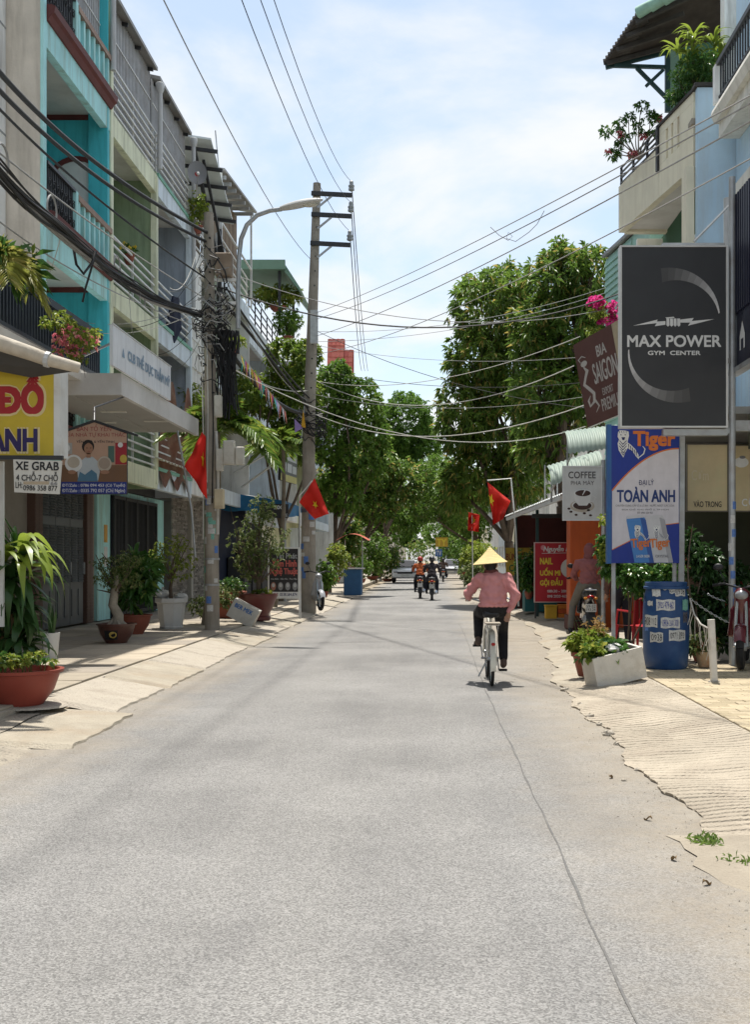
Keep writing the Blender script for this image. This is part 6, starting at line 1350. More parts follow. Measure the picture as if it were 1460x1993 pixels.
def frond(t, base, az, el, L, nl, ll, lw, m, droop=.6, name='frond'):
    base = Vector(base); pts = []; az, el = R(az), R(el)
    for i in range(13):
        s = i / 12; h = math.cos(el) * L * s; z = math.sin(el) * L * s - droop * L * s * s; pts.append(base + Vector((math.cos(az) * h, math.sin(az) * h, z)))
    rc = MB().tube(pts, [.012 * (1 - .8 * i / 12) for i in range(13)], 4)
    bs, ds, ls, ws = [], [], [], []
    for i in range(nl):
        s = .12 + .88 * i / (nl - 1); k = s * 12; j = min(int(k), 11); p = pts[j].lerp(pts[j + 1], k - j); d = (pts[j + 1] - pts[j]).normalized()
        sd = d.cross(Vector((0, 0, 1))).normalized()
        for sg in (-1, 1):
            bs.append(p); ds.append(d * (.55 + .6 * s) + sd * sg * .9 + Vector((0, 0, .15 - .25 * rnd.random()))); ls.append(ll * (.55 + .6 * math.sin(math.pi * min(1, s * .9 + .08))) * rnd.uniform(.85, 1.1)); ws.append(lw)
    o = leaves_mesh(name, np.array(bs), np.array(ds), np.array(ls), np.array(ws), m, t, fold=.15, droop=.18)
    rc.build('rachis', m, t)
    return o
# ---- palms on the left pavement
def palm(base, top, n, L, label, seed, lw=.055):
    q = random.Random(seed); t = thing('palm_tree', base, label, 'palm', 'small palms on the left pavement')
    p, r_ = limb(base, top, .07, .05, .03); MB().tube(p, r_, 10).build('trunk', BARKG, t, smooth=True)
    for i in range(n): frond(t, top, 360 * i / n + q.uniform(-12, 12), q.uniform(20, 75), L * q.uniform(.8, 1.1), 40, .46, lw * .8, PALML, q.uniform(.45, .85))
palm((-4.75, 23.6, .15), (-4.45, 23.5, 4.15), 17, 1.5, 'stout palm with pleated fronds just behind the near utility pole', 3, .09)
palm((-4.5, 32.5, .15), (-4.2, 32, 4.7), 12, 1.25, 'slimmer palm behind the dark slanting shop sign', 5, .07)
t = thing('palm_tree', tuple(W(-30, 520, 12.8)), 'yellowing palm fronds drooping over the navy balcony at the left edge', 'palm')
for az, el, L, dr in ((5, 62, 1.05, 1.0), (25, 50, .95, 1.1), (-25, 65, .9, .9), (60, 55, .9, .9), (-50, 40, .8, .9), (10, 78, .9, .9)): frond(t, W(-20, 530, 12.8), az, el, L, 26, .34, .03, PALMY, dr)
crown(t, [(W(25, 520, 13), (.25, .4, .2))], 30, 6, .30, .05, LEAFG, down=-.3); MB().tube([W(-20, 535, 12.8), W(-22, 575, 12.8)], .05, 8).build('stem', BARKG, t)
# ---- dracaena with strap leaves, each leaf a piece
def strap(L, W_, bend, seed):
    q = random.Random(seed); mb = MB()
    def fn(u, v):
        a = bend * u * u; x = L * (math.sin(min(a, 3.0) * .5) / max(a * .5, 1e-3) if a > .01 else 1) * u; r_ = u
        xx = L * u * (1 - .18 * a * u); zz_ = -L * .42 * a * u * u; w = W_ * (math.sin(math.pi * min(1, .12 + .88 * u)) ** .8) * .5
        return (xx, (v - .5) * 2 * w, zz_ + abs(v - .5) * w * .7 + .01 * math.sin(u * 8 + seed))
    mb.grid(fn, 9, 2); return mb.mesh('leaf')
def straps(t, centre, n, L, W_, m, elr, bendr, azr=(0, 360), seed=0, parent=None):
    q = random.Random(seed); ms = []
    for i in range(5):
        me = strap(L, W_, q.uniform(*bendr), i); me.materials.append(m); me.polygons.foreach_set('use_smooth', [True] * len(me.polygons)); ms.append(me)
    o0 = org_of(t)
    for i in range(n):
        o = link('leaf', q.choice(ms), None, t, Vector(centre) - o0 + Vector((q.uniform(-.02, .02), q.uniform(-.02, .02), q.uniform(-.10, .06))), (q.uniform(-.3, .3), -R(q.uniform(*elr)), R(q.uniform(*azr)))); s_ = q.uniform(.75, 1.1); o.scale = (s_, s_, s_)
Yd = 11.6; c0 = W(22, 1240, Yd)
t = thing('dracaena', (c0.x, Yd, .15), 'tall dracaena with drooping dark leaves and yellow green tips in a brown pot', 'plant')
pot(t, (c0.x, Yd, .15), bowl(.28, .26, .03, .6), BRNP)
for dx, h in ((0, 1.0), (.08, .7), (-.14, .85), (-.3, 1.05)): MB().tube([(c0.x + dx * .3, Yd, .3), (c0.x + dx, Yd, .15 + h)], .03, 8).build('cane', mat('dry_cane', (.32, .22, .12), .85, .3, 8), t)
for dx, z, n, m, s_ in ((0, 1.3, 34, DRAC, 1), (.1, .95, 34, DRAC, 2), (-.14, 1.1, 32, DRAC, 3), (-.3, 1.3, 28, DRAC, 4), (.10, .72, 30, DRAC, 8), (-.1, .75, 30, DRAC, 9)): straps(t, (c0.x + dx, Yd, z), n, .60 if z > 1.0 else .42, .10, m, (-50, 65), (.9, 1.9), seed=s_)
straps(t, (c0.x + .12, Yd - .05, 1.52), 18, .52, .105, DRACY, (5, 60), (1.0, 1.9), (-70, 90), 5); straps(t, (c0.x - .1, Yd - .1, 1.50), 12, .5, .105, DRACY, (10, 55), (1.0, 1.8), (180, 360), 6); straps(t, (c0.x + .02, Yd, 1.66), 9, .35, .05, LEAFG, (40, 85), (.4, 1), (0, 360), 7)
def snake(px, py, Y, w, h, lab):
    c = W(px, py, Y); c.z = .15; t = thing('snake_plant', tuple(c), lab, 'plant', 'snake plants in white pots'); q = random.Random(px)
    MB().lathe([(w * .36, 0), (w * .38, .01), (w * .5, h), (w * .44, h), (w * .42, h - .04)], c, 4 if False else 20).build('pot', WHTP, t, smooth=True); MB().lathe([(.01, h - .05), (w * .42, h - .05), (w * .42, h - .04), (.01, h - .035)], c, 16).build('soil', EARTH, t)
    for i in range(16):
        a = q.uniform(0, 6.28); r_ = q.uniform(0, w * .3); b = Vector((c.x + r_ * math.cos(a), c.y + r_ * math.sin(a), c.z + h - .05)); e = b + Vector((q.uniform(-.08, .08), q.uniform(-.06, .06), q.uniform(.28, .48)))
        d = Vector((math.cos(a + 1.5), math.sin(a + 1.5), 0)) * .022; mid = b.lerp(e, .6); MB()._add([b - d * .7, b + d * .7, mid + d, e, mid - d], [(0, 1, 2, 4), (4, 2, 3)]).build('leaf', DRAC, t)
snake(97, 1256, 15.4, .26, .36, 'snake plant in the taller white pot beside the dracaena'); snake(46, 1240, 17.8, .28, .26, 'snake plant in the shorter white pot half hidden by the dracaena')
# ---- red bowl with seedlings
c = Vector(((35 - 840) / F * 10.8, 10.8, .10)); t = thing('bowl_planter', tuple(c), 'wide red plastic bowl of green seedlings on the left pavement edge', 'planter')
pot(t, c, bowl(.40, .36, .035, .55), REDP_, 36)
for i in range(26):
    b = c + Vector((rnd.uniform(-.3, .3), rnd.uniform(-.25, .25), .32)); e = b + Vector((rnd.uniform(-.05, .05), rnd.uniform(-.05, .05), rnd.uniform(.08, .18))); MB().tube([b, e], .004, 4).build('stem', LEAFS, t)
    crown(t, [(e, (.05, .05, .03))], 5, 4, .06, .035, LEAFY if i % 3 else LEAFG, 'leaves', -.1)
MB().lathe([(.30, 0), (.42, .012), (.40, .03), (.2, .035)], (c.x, c.y, .088), 14, 1.1, .8).build('base_slab', CONC, t)
# ---- bonsai in glazed bowl with gold emblem
Yb = 18.4; c = Vector(((226 - 840) / F * Yb, Yb, .15)); t = thing('bonsai', tuple(c), 'bonsai with a thick pale trunk in a brown glazed bowl with gold emblem', 'plant')
pot(t, c, bowl(.31, .32, .03, .55), BRNP, 32)
GOLD = flat('gold_ink', (.50, .36, .08), .35); eg = MB(); dk = MB()
dk.grid(lambda u, v: (c.x + .29 * math.cos(R(-120 + 50 * u)) * (.80 + .13 * v), c.y + .29 * math.sin(R(-120 + 50 * u)) * (.80 + .13 * v) - .012, c.z + .07 + .15 * v), 6, 3); dk.build('emblem_ground', BLK, t)
for a0, rr in ((0, 1), (120, .8), (240, .9), (60, .6)): eg.tube([(c.x + .02 + .06 * rr * math.cos(R(a0 + k * 28)), c.y - .29, c.z + .145 + .045 * rr * math.sin(R(a0 + k * 28))) for k in range(7)], [.004, .009, .012, .01, .012, .008, .003], 5)
eg.build('emblem', GOLD, t)
MB().tube([c + Vector((0, 0, .28)), c + Vector((.03, 0, .45)), c + Vector((-.06, 0, .62)), c + Vector((-.03, 0, .85)), c + Vector((.02, 0, 1.1))], [.12, .085, .075, .06, .03], 10).build('trunk', mat('bonsai_bark', (.28, .25, .20), .9, .3, 8, bump=.6, bscale=20), t, smooth=True)
for a in (0, 70, 150, 230, 300): MB().tube([c + Vector((0, 0, .42)), c + Vector((.12 * math.cos(R(a)), .12 * math.sin(R(a)), .32)), c + Vector((.2 * math.cos(R(a)), .18 * math.sin(R(a)), .28))], [.045, .03, .012], 6).build('root', MATS['bonsai_bark'], t, smooth=True)
stems(t, c + Vector((-.02, 0, .8)), [c + Vector((rnd.uniform(-.35, .35), rnd.uniform(-.25, .25), rnd.uniform(.8, 1.5))) for _ in range(12)], .018)
crown(t, [(c + Vector((-.15, 0, 1.2)), (.28, .25, .22)), (c + Vector((.15, 0, 1.3)), (.28, .25, .25)), (c + Vector((.05, 0, 1.0)), (.4, .3, .16))], 300, 5, .055, .022, LEAFS, shell=.1)
# ---- leafy plant in terracotta bowl behind
Yb = 20.6; c = Vector(((262 - 840) / F * Yb, Yb, .15)); t = thing('leafy_plant', tuple(c), 'broad leaved plant in a terracotta bowl behind the bonsai', 'plant'); pot(t, c, bowl(.30, .36, .03, .5), TERRA, 28)
crown(t, [(c + Vector((0, 0, .8)), (.3, .25, .35)), (c + Vector((.1, 0, 1.2)), (.35, .3, .25))], 90, 5, .26, .09, LEAFG, shell=.1, down=.1); straps(t, c + Vector((-.02, 0, 1.35)), 12, .4, .07, LEAFG, (25, 80), (.5, 1.3), seed=12)
# ---- white hexagonal planter with shrub
Yb = 22.3; c = Vector(((333 - 840) / F * Yb, Yb, .15)); t = thing('white_planter', tuple(c), 'white octagonal planter with a sparse yellow green shrub', 'planter')
MB().lathe([(.22, 0), (.235, .04), (.22, .05), (.285, .50), (.32, .52), (.32, .60), (.27, .60), (.26, .54)], c, 8).build('pot', WHTP, t); MB().lathe([(.01, .53), (.26, .53), (.26, .55), (.01, .56)], c, 8).build('soil', EARTH, t)
MB().tube([c + Vector((0, 0, .5)), c + Vector((-.02, 0, .8)), c + Vector((.03, 0, 1.05))], [.045, .035, .025], 8).build('trunk', BARK, t, smooth=True); stems(t, c + Vector((0, 0, .95)), [c + Vector((rnd.uniform(-.42, .42), rnd.uniform(-.3, .3), rnd.uniform(1.0, 1.9))) for _ in range(16)], .014)
crown(t, [(c + Vector((0, 0, 1.4)), (.48, .38, .48))], 190, 5, .075, .035, LEAFY, shell=.2)
BAG = mat('white_bag', (.62, .61, .58), .6, .1, 5, bump=.5, bscale=14)
def bag(c, r, label, seed, cat='bag'):
    q = random.Random(seed); mb = MB().ball((0, 0, 0), r, r * .8, r * .55, 14, 9); mb.v = [(x + q.uniform(-.12, .12) * r, y + q.uniform(-.12, .12) * r, z + q.uniform(-.12, .12) * r) for x, y, z in mb.v]
    mb.v += [(0, 0, r * .45), (r * .25, 0, r * .95), (-r * .2, .02, r * .9)]; k = len(mb.v); mb.f.append((k - 3, k - 2, k - 1)); o = mb.build('plastic_bag', BAG, None, local=True, smooth=True); o.location = c; tag(o, label, cat)
bag(W(316, 1157, 22.35), .16, 'crumpled white plastic bag lying behind the white planter rim', 3); bag(W(352, 1162, 22.5), .13, 'pale tied bag on the right of the white planter', 4)
# weeds and bush at pole foot
t = thing('bush', tuple(W(392, 1200, 24)), 'low dusty bush at the foot of the near utility pole', 'bush'); crown(t, [(W(390, 1180, 24), (.3, .3, .2)), (W(440, 1160, 25), (.35, .3, .3))], 150, 6, .09, .04, LEAFS); stems(t, W(395, 1205, 24), [W(380, 1165, 24), W(410, 1160, 24.2)], .015)
# ---- big bush in maroon pot
Yb = 25.2; c = Vector(((503 - 840) / F * Yb, Yb, .15)); t = thing('potted_bush', tuple(c), 'tall fine leaved bush in a big maroon footed pot', 'planter')
MB().lathe([(.24, 0), (.27, .03), (.27, .08), (.23, .11), (.23, .15), (.30, .25), (.39, .48), (.43, .56), (.43, .60), (.37, .60), (.36, .55)], c, 32).build('pot', MARP, t, smooth=True); MB().lathe([(.01, .55), (.36, .55), (.36, .56), (.01, .57)], c, 20).build('soil', EARTH, t)
MB().tube([c + Vector((0, 0, .5)), c + Vector((.0, 0, 1.2)), c + Vector((.02, 0, 2.3))], [.06, .045, .02], 8).build('trunk', BARK, t, smooth=True); stems(t, c + Vector((0, 0, .8)), [c + Vector((rnd.uniform(-.6, .6), rnd.uniform(-.4, .4), rnd.uniform(1.2, 2.6))) for _ in range(26)], .016)
crown(t, [(c + Vector((0, 0, 1.75)), (.72, .55, .75)), (c + Vector((.1, 0, 2.5)), (.35, .3, .35)), (c + Vector((-.15, 0, 1.2)), (.5, .4, .4))], 620, 6, .075, .035, LEAFS, shell=.15); crown(t, [(c + Vector((.1, -.1, .62)), (.25, .15, .06))], 30, 5, .10, .03, LEAFY, 'ground_leaves', -.4)
t = thing('trough_planter', tuple(W(455, 1175, 26)), 'long terracotta trough with white flowered plants behind the near pole', 'planter'); a, b = W(425, 1150, 26.2), W(478, 1172, 26.2); MB().box(a.x, b.x, 26.0, 26.4, .15, a.z).build('trough', TERRA, t, bevel=.02); crown(t, [(((a.x + b.x) / 2, 26.2, a.z + .15), (.3, .18, .14))], 70, 6, .10, .035, LEAFG, down=-.2)
# ---- flowers on the navy balcony
t = thing('bougainvillea', tuple(W(140, 690, 15)), 'pink flowered creeper hanging over the navy balcony rail', 'plant'); bb = [(W(120, 630, 15), (.25, .3, .14)), (W(150, 660, 15), (.3, .3, .18)), (W(135, 690, 15), (.22, .25, .14)), (W(175, 655, 15.5), (.15, .2, .12))]
crown(t, bb, 170, 5, .075, .04, LEAFY, shell=.1); crown(t, bb[1:3], 55, 5, .06, .05, PINKF, 'blossoms', shell=.4); stems(t, W(130, 640, 15.2), [W(x, y, 15) for x, y in ((100, 640), (185, 690), (150, 720), (90, 615), (165, 735))], .008)
# ---- house balcony plants
def clump(name, label, cat, px, py, Y, r, n, k, ln, wd, lm, flowers=None, group=None):
    c = W(px, py, Y); t = thing(name, (c.x, c.y, c.z - r[2]), label, cat, group); crown(t, [(c, r)], n, k, ln, wd, lm, shell=.15); stems(t, c - Vector((0, 0, r[2] * 1.1)), [c + Vector((rnd.uniform(-r[0], r[0]) * .6, 0, rnd.uniform(0, r[2]) * .7)) for _ in range(4)], .012)
    MB().lathe(bowl(max(.12, r[0] * .35), .2), (c.x, c.y, c.z - r[2] - .2), 16).build('pot', TERRA, t, smooth=True)
    if flowers: crown(t, [(c + Vector((0, 0, r[2] * .3)), r)], flowers[1], 5, flowers[2], flowers[2] * .8, flowers[0], 'blossoms', shell=.5)
    return t
clump('flower_pot', 'yellow flowers in a pot on the green house balcony', 'plant', 250, 485, 23.5, (.16, .16, .12), 26, 5, .09, .04, LEAFG, (YELF, 14, .07)); clump('roof_plant', 'straggling green plant on the grey blue house parapet by the dish', 'plant', 385, 405, 28.8, (.22, .3, .45), 110, 5, .11, .05, LEAFY)
clump('balcony_shrub', 'bright yellow green shrub on the parapet above the stone wall', 'bush', 365, 780, 29.5, (.42, .6, .45), 260, 5, .14, .06, LEAFY); clump('balcony_shrub', 'yellowish fern like plant on the white house ledge behind the lamp pole', 'bush', 455, 665, 30, (.3, .3, .2), 80, 5, .13, .05, LEAFY)
clump('terrace_plants', 'leafy plants under the green terrace roof', 'plant', 540, 575, 42, (.9, .8, .4), 240, 6, .17, .07, LEAFY); clump('terrace_plants', 'trailing plants hanging below the green roofed terrace', 'plant', 560, 625, 41, (.55, .5, .55), 220, 6, .15, .05, LEAFM)
# ---- right terrace plants
c = W(1350, 70, 20.6); t = thing('terrace_dracaena', (c.x, c.y, 9.3), 'yellow green dracaena clump on the cream balcony terrace', 'plant')
MB().lathe(bowl(.22, .3), (c.x, c.y, 9.3), 20).build('pot', TERRA, t, smooth=True); MB().tube([(c.x, c.y, 9.5), c], .03, 6).build('cane', BARK, t)
for px, py, n, s_ in ((1350, 75, 26, 1), (1320, 95, 20, 2), (1390, 85, 22, 3), (1345, 110, 20, 4), (1400, 110, 16, 5)): straps(t, W(px, py, 20.6), n, .42, .055, DRACY if s_ < 3 else LEAFY, (0, 75), (.9, 1.9), seed=s_ + 30)
t = thing('terrace_shrub', (c.x, c.y, 9.3), 'dense dark shrub spilling over the cream balcony below the dracaena', 'bush'); crown(t, [(W(1345, 140, 20.6), (.35, .4, .28)), (W(1320, 185, 20.8), (.2, .3, .2)), (W(1380, 130, 20.4), (.25, .3, .3))], 340, 6, .10, .03, LEAFG, shell=.1); stems(t, W(1345, 200, 20.6), [W(1320, 150, 20.6), W(1360, 130, 20.6), W(1390, 150, 20.5)], .015)
t = thing('frangipani', tuple(W(1240, 300, 22.6)), 'sparse pink flowering desert rose on the cream balcony rail', 'plant'); tips = [W(x, y, 22.6) for x, y in ((1180, 255), (1200, 290), (1205, 245), (1225, 230), (1250, 205), (1265, 225), (1280, 235), (1195, 300), (1240, 250), (1270, 260), (1215, 270))]
stems(t, W(1245, 310, 22.6), tips, .018, BARKG, 'branch')
for i, e in enumerate(tips): crown(t, [(e, (.13, .12, .10))], 15, 6, .10, .04, LEAFG, 'leaves', -.1)
crown(t, [(W(1185, 295, 22.6), (.05, .05, .04)), (W(1285, 230, 22.6), (.07, .06, .05)), (W(1255, 265, 22.6), (.08, .06, .05)), (W(1232, 300, 22.6), (.08, .06, .05)), (W(1210, 262, 22.55), (.06, .06, .05))], 44, 5, .07, .06, PINKF, 'blossoms')
t = thing('bougainvillea', tuple(W(1180, 640, 24)), 'magenta bougainvillea spray above the brown beer sign', 'plant'); crown(t, [(W(1160, 588, 24), (.16, .15, .12)), (W(1195, 600, 24), (.14, .15, .18)), (W(1185, 625, 24), (.2, .15, .08))], 60, 5, .10, .08, MAGF, 'blossoms'); crown(t, [(W(1175, 610, 24.1), (.3, .2, .2)), (W(1155, 645, 24), (.15, .15, .1))], 60, 5, .12, .05, LEAFY); stems(t, W(1215, 700, 24.3), [W(1160, 590, 24), W(1195, 600, 24), W(1150, 645, 24)], .015)
# ---- right pavement greenery
t = thing('vine_bush', (2.9, 16.1, .15), 'leafy vine bush growing below the beer sign behind the drum', 'bush'); crown(t, [(W(1235, 1120, 16), (.4, .3, .18)), (W(1295, 1115, 16), (.3, .3, .18)), (W(1190, 1090, 16), (.16, .25, .3)), (W(1262, 1140, 16.2), (.4, .3, .2)), (W(1175, 1060, 16), (.10, .1, .2))], 420, 6, .10, .06, LEAFG, shell=.1); crown(t, [(W(1180, 1075, 15.9), (.12, .12, .2)), (W(1178, 1010, 15.9), (.06, .06, .1))], 30, 5, .09, .06, LEAFY, 'young_leaves'); stems(t, (2.8, 16.2, .15), [W(1190, 1050, 16), W(1235, 1120, 16), (W(1290, 1110, 16))], .018)
t = thing('dark_bush', (3.7, 15.2, .15), 'tall dark potted bush between the drum and the maroon scooter', 'bush'); crown(t, [(W(1375, 1100, 15.4), (.26, .3, .25)), (W(1375, 1180, 15.4), (.34, .3, .35)), (W(1400, 1220, 15.4), (.25, .25, .3)), (W(1345, 1060, 15.6), (.10, .2, .2)), (W(1430, 1130, 16), (.25, .3, .3))], 460, 6, .12, .06, leafmat('deep_leaf', (.02, .055, .015), (.05, .11, .03), (.25, .03, .02), .02, .25, .4, 2), shell=.1); stems(t, (3.65, 15.2, .4), [W(1375, 1100, 15.2), W(1390, 1200, 15.1), W(1350, 1020, 15.2)], .02); MB().lathe(bowl(.2, .32), (3.65, 15.2, .14), 20).build('pot', TERRA, t, smooth=True)
clump('hedge_bush', 'bright green bush in front of the white gate pillar', 'bush', 930, 1085, 45, (.75, .9, .65), 420, 6, .14, .08, LEAFY); clump('hedge_bush', 'grey green bush lower beside the bright one', 'bush', 920, 1118, 44, (.55, .7, .55), 260, 6, .12, .06, LEAFS)
clump('shack_plant', 'leafy plant in front of the soup shack board', 'plant', 1030, 1110, 29.5, (.35, .4, .55), 200, 6, .14, .07, LEAFG)
# left side plants hidden in the distance
for k, (px, py, Y, r, m, lab) in enumerate(((632, 1120, 36, (.35, .35, .5), LEAFM, 'potted shrub on the left pavement just past the tall pole'), (655, 1090, 40, (.45, .4, .6), LEAFY, 'yellow green potted shrub farther along the left pavement'), (705, 1105, 52, (.5, .5, .5), LEAFM, 'round potted bush far along the left pavement'))): clump('pavement_shrub', lab, 'bush', px, py, Y, r, 220, 6, .12, .06, m, group='shrubs along the left pavement')

for k, (px, py, Y, r, m, lab) in enumerate(((725, 1075, 62, (1.0, .9, 1.3), LEAFM, 'tall dark shrub under the spreading tree far along the left'), (755, 1085, 74, (1.1, 1.0, 1.4), MANGO, 'dark shrub near the street end on the left'), (680, 1050, 50, (.6, .7, 1.2), MANGO, 'tall dark shrub below the round leaved tree'), (905, 1075, 70, (.8, .9, 1.2), LEAFM, 'shrub leaning over the white gate pillar'), (820, 1075, 118, (2.0, 1.5, 1.6), MANGO, 'dark hedge closing the street end left of centre'), (875, 1070, 118, (1.6, 1.5, 1.7), LEAFM, 'green hedge closing the street end right of centre'))): clump('street_shrub', lab, 'bush', px, py, Y, r, 380, 6, .18, .09, m, group='shrubs deep in the street')
# ================================================================== drum, boxes, vehicles, people
RUB = mat('rubber', (.018, .018, .019), .8, .2, 10); CHROME = mat('chrome', (.55, .55, .56), .2, .1, 6, metal=.9); BLKP = mat('black_plastic', (.022, .022, .024), .45, .2, 6); 
mat('tail_red', (.35, .01, .01), .2); mat('lamp_glass', (.24, .25, .26), .08, .05, 3, spec=.8)
def ring(mb, c, rad, r, n=28, m=8): mb.tube([(c[0], c[1] + rad * math.cos(2 * math.pi * i / n), c[2] + rad * math.sin(2 * math.pi * i / n)) for i in range(n + 1)], r, m, cap=False); return mb
# ---- blue drum
Yd = 14.3; c = Vector(((1297 - 840) / F * Yd, Yd, .135)); DRUM = mat('drum_blue', (.012, .055, .17), .45, .18, 3, spec=.4, stain=(.05, .12, .22), samt=.5, sscale=3)
t = thing('plastic_drum', tuple(c), 'blue plastic drum plastered with torn stickers', 'drum')
MB().lathe([(.25, 0), (.268, .03), (.285, .2), (.29, .45), (.288, .72), (.276, .9), (.25, 1.0), (.235, 1.03), (.262, 1.035), (.265, 1.085), (.24, 1.09), (.235, 1.06), (.02, 1.06)], c, 40).build('barrel', DRUM, t, smooth=True)
MB().lathe([(.268, 1.0), (.282, 1.005), (.282, 1.03), (.268, 1.035)], c, 40).build('hoop', DRUM, t, smooth=True)
def drum_sticker(px0, py0, px1, py1, m, seed, txt=None, tm=None):
    q = random.Random(seed); r_ = .2915
    def pt(u, v, lift=0):
        x = (px0 + (px1 - px0) * u - 840) / F * (Yd - .2) - c.x; x = max(-.28, min(.28, x)); z = EYE + (HY - (py0 + (py1 - py0) * v)) / F * (Yd - .25); rr = (r_ if z < 1.0 else r_ - (z - 1.0) * .22) + lift
        return (c.x + x, c.y - math.sqrt(max(rr * rr - x * x, 1e-5)), z + .006 * math.sin(u * 9 + seed) * (1 if v > .5 else -1))
    MB().grid(lambda u, v: pt(u, v), 8, 3).build('sticker', m, t)
    if txt:
        vs, fs = text_verts(txt, 0); lo, hi = vs.min(0), vs.max(0); d = np.maximum(hi - lo, 1e-6)
        MB()._add([pt(.08 + .84 * (v[0] - lo[0]) / d[0], .82 - .62 * (v[1] - lo[1]) / d[1], .002) for v in vs], fs).build('lettering', tm or BLK, t, fixn=False)
for k, a in enumerate(((1271, 1143, 1285, 1161, STKW, None), (1288, 1140, 1301, 1148, STKW, '0903'), (1302, 1146, 1316, 1155, STKW, 'KHO'), (1313, 1142, 1335, 1160, STKW, '0936'), (1252, 1153, 1260, 1174, STKW, 'A'), (1277, 1167, 1312, 1188, STKW, '0925 479 462'), (1328, 1167, 1341, 1188, STKG, None), (1252, 1178, 1259, 1198, STKW, None), (1254, 1198, 1279, 1221, STKW, '0908 112'), (1285, 1202, 1322, 1222, STKW, '0906 260 300'), (1329, 1192, 1340, 1212, STKD, '09'), (1267, 1231, 1289, 1250, STKW, '0938'), (1300, 1226, 1334, 1247, STKW, '0971 093'), (1255, 1222, 1264, 1229, STKB, None), (1263, 1170, 1271, 1179, STKW, None))):
    drum_sticker(*a[:4], a[4], k, a[5], BLUE if k in (5, 9) else None)
# ---- foam planter, pots
FOAM = mat('foam_white', (.56, .54, .49), .85, .12, 5, bump=.4, bscale=60, stain=(.36, .32, .25), samt=.6, sscale=4)
def foam_box(name, label, loc, rot, L, D, H, m=FOAM, th=.035):
    t = thing(name, loc, label, 'box'); t.rotation_euler = rot
    b = MB().box(-L / 2, L / 2, -D / 2, D / 2, 0, th); 
    for (x0, x1, y0, y1) in ((-L / 2, L / 2, -D / 2, -D / 2 + th), (-L / 2, L / 2, D / 2 - th, D / 2), (-L / 2, -L / 2 + th, -D / 2 + th, D / 2 - th), (L / 2 - th, L / 2, -D / 2 + th, D / 2 - th)): b.box(x0, x1, y0, y1, th, H)
    b.build('tub', m, t, local=True); MB().box(-L / 2 + th, L / 2 - th, -D / 2 + th, D / 2 - th, H * .5, H * .82).build('soil', EARTH, t, local=True); return t
loc = W(1200, 1312, 13.1); t = foam_box('foam_planter', 'tilted grimy white foam box planter beside the drum', (loc.x, 13.1, .10), (R(3), R(-12), R(14)), .62, .38, .36)
leaves_mesh('foliage', *whorls(*blob_points([(np.array((-.1, 0, .38)), np.array((.28, .16, .1)))], 120, .1), 5, .10, .05, down=-.3), LEAFG, t, local=True); leaves_mesh('young_leaves', *whorls(*blob_points([(np.array((-.22, -.05, .42)), np.array((.16, .12, .08)))], 45, .1), 5, .10, .055, down=-.3), LEAFY, t, local=True)
bag(W(1196, 1262, 13.0), .11, 'white plastic bag lying on the tilted foam planter', 8)
c = W(1143, 1300, 13.9); c.z = .07; t = thing('terracotta_pot', tuple(c), 'small terracotta pot of bright leaves left of the foam planter', 'planter'); pot(t, c, [(.10, 0), (.11, .01), (.17, .24), (.195, .25), (.195, .30), (.16, .30), (.15, .26)], TERRA, 24); crown(t, [(c + Vector((.05, 0, .42)), (.28, .2, .14))], 110, 6, .11, .06, LEAFY, down=-.2); stems(t, c + Vector((0, 0, .28)), [c + Vector((rnd.uniform(-.2, .2), rnd.uniform(-.1, .1), rnd.uniform(.5, .75))) for _ in range(7)], .006, LEAFS); crown(t, [(c + Vector((.12, 0, .62)), (.16, .1, .12))], 24, 4, .08, .02, leafmat('dry_leaf_spray', (.3, .16, .05), (.4, .28, .1), None, 0, .3, .6, 2), 'dry_sprays')
# ---- white post with rope net and chain
c = Vector(((1391 - 840) / F * 12.65, 12.65, .135)); t = thing('white_post', tuple(c), 'short white pipe bollard holding a rope net and chain', 'post')
MB().tube([c, c + Vector((-.035, 0, .70))], .042, 14).build('shaft', mat('white_pipe', (.60, .58, .54), .6, .12, 4, stain=(.36, .32, .26), samt=.5, sscale=5), t, smooth=True); MB().lathe([(.07, 0), (.06, .015), (.045, .02)], c, 14).build('base_mortar', CONC, t)
ROPE = mat('old_rope', (.42, .40, .36), .9, .2, 20); rp = [W(1387, 1222, 12.65), W(1378, 1222, 12.8), W(1365, 1215, 13.0), W(1352, 1195, 13.4), W(1344, 1165, 13.9)]
MB().tube(rp, .010, 6).build('rope', ROPE, t, smooth=True); net = MB(); q = random.Random(4)
for i in range(14):
    a = rp[i * 4 // 14].lerp(rp[min(i * 4 // 14 + 1, 4)], (i * 4 / 14) % 1); e = a + Vector((q.uniform(-.06, .06), q.uniform(-.05, .05), -q.uniform(.15, .38))); net.tube([a, a.lerp(e, .5) + Vector((q.uniform(-.03, .03), 0, 0)), e], .004, 4)
net.build('net_cords', ROPE, t)
def chain(a, b, s, n, lab):
    pts = sag(a, b, s, n); t = thing('chain', tuple(a), lab, 'chain')
    for i in range(n):
        d = (pts[i + 1] - pts[i]); L = d.length; d.normalize(); sd = d.cross(Vector((0, 0, 1))).normalized(); u2 = sd if i % 2 else sd.cross(d); m = (pts[i] + pts[i + 1]) / 2
        MB().tube([m + d * math.cos(k * math.pi / 4) * L * .62 + u2 * math.sin(k * math.pi / 4) * L * .3 for k in range(9)], .004, 5, cap=False).build('link', STEEL, t)
chain(W(1344, 1165, 14.0), W(1420, 1212, 14.0), .02, 16, 'steel chain hanging from the drum towards the maroon scooter'); chain(W(1378, 1156, 14.6), W(1412, 1170, 14.4), .01, 8, 'short steel chain looped by the scooter handlebar')
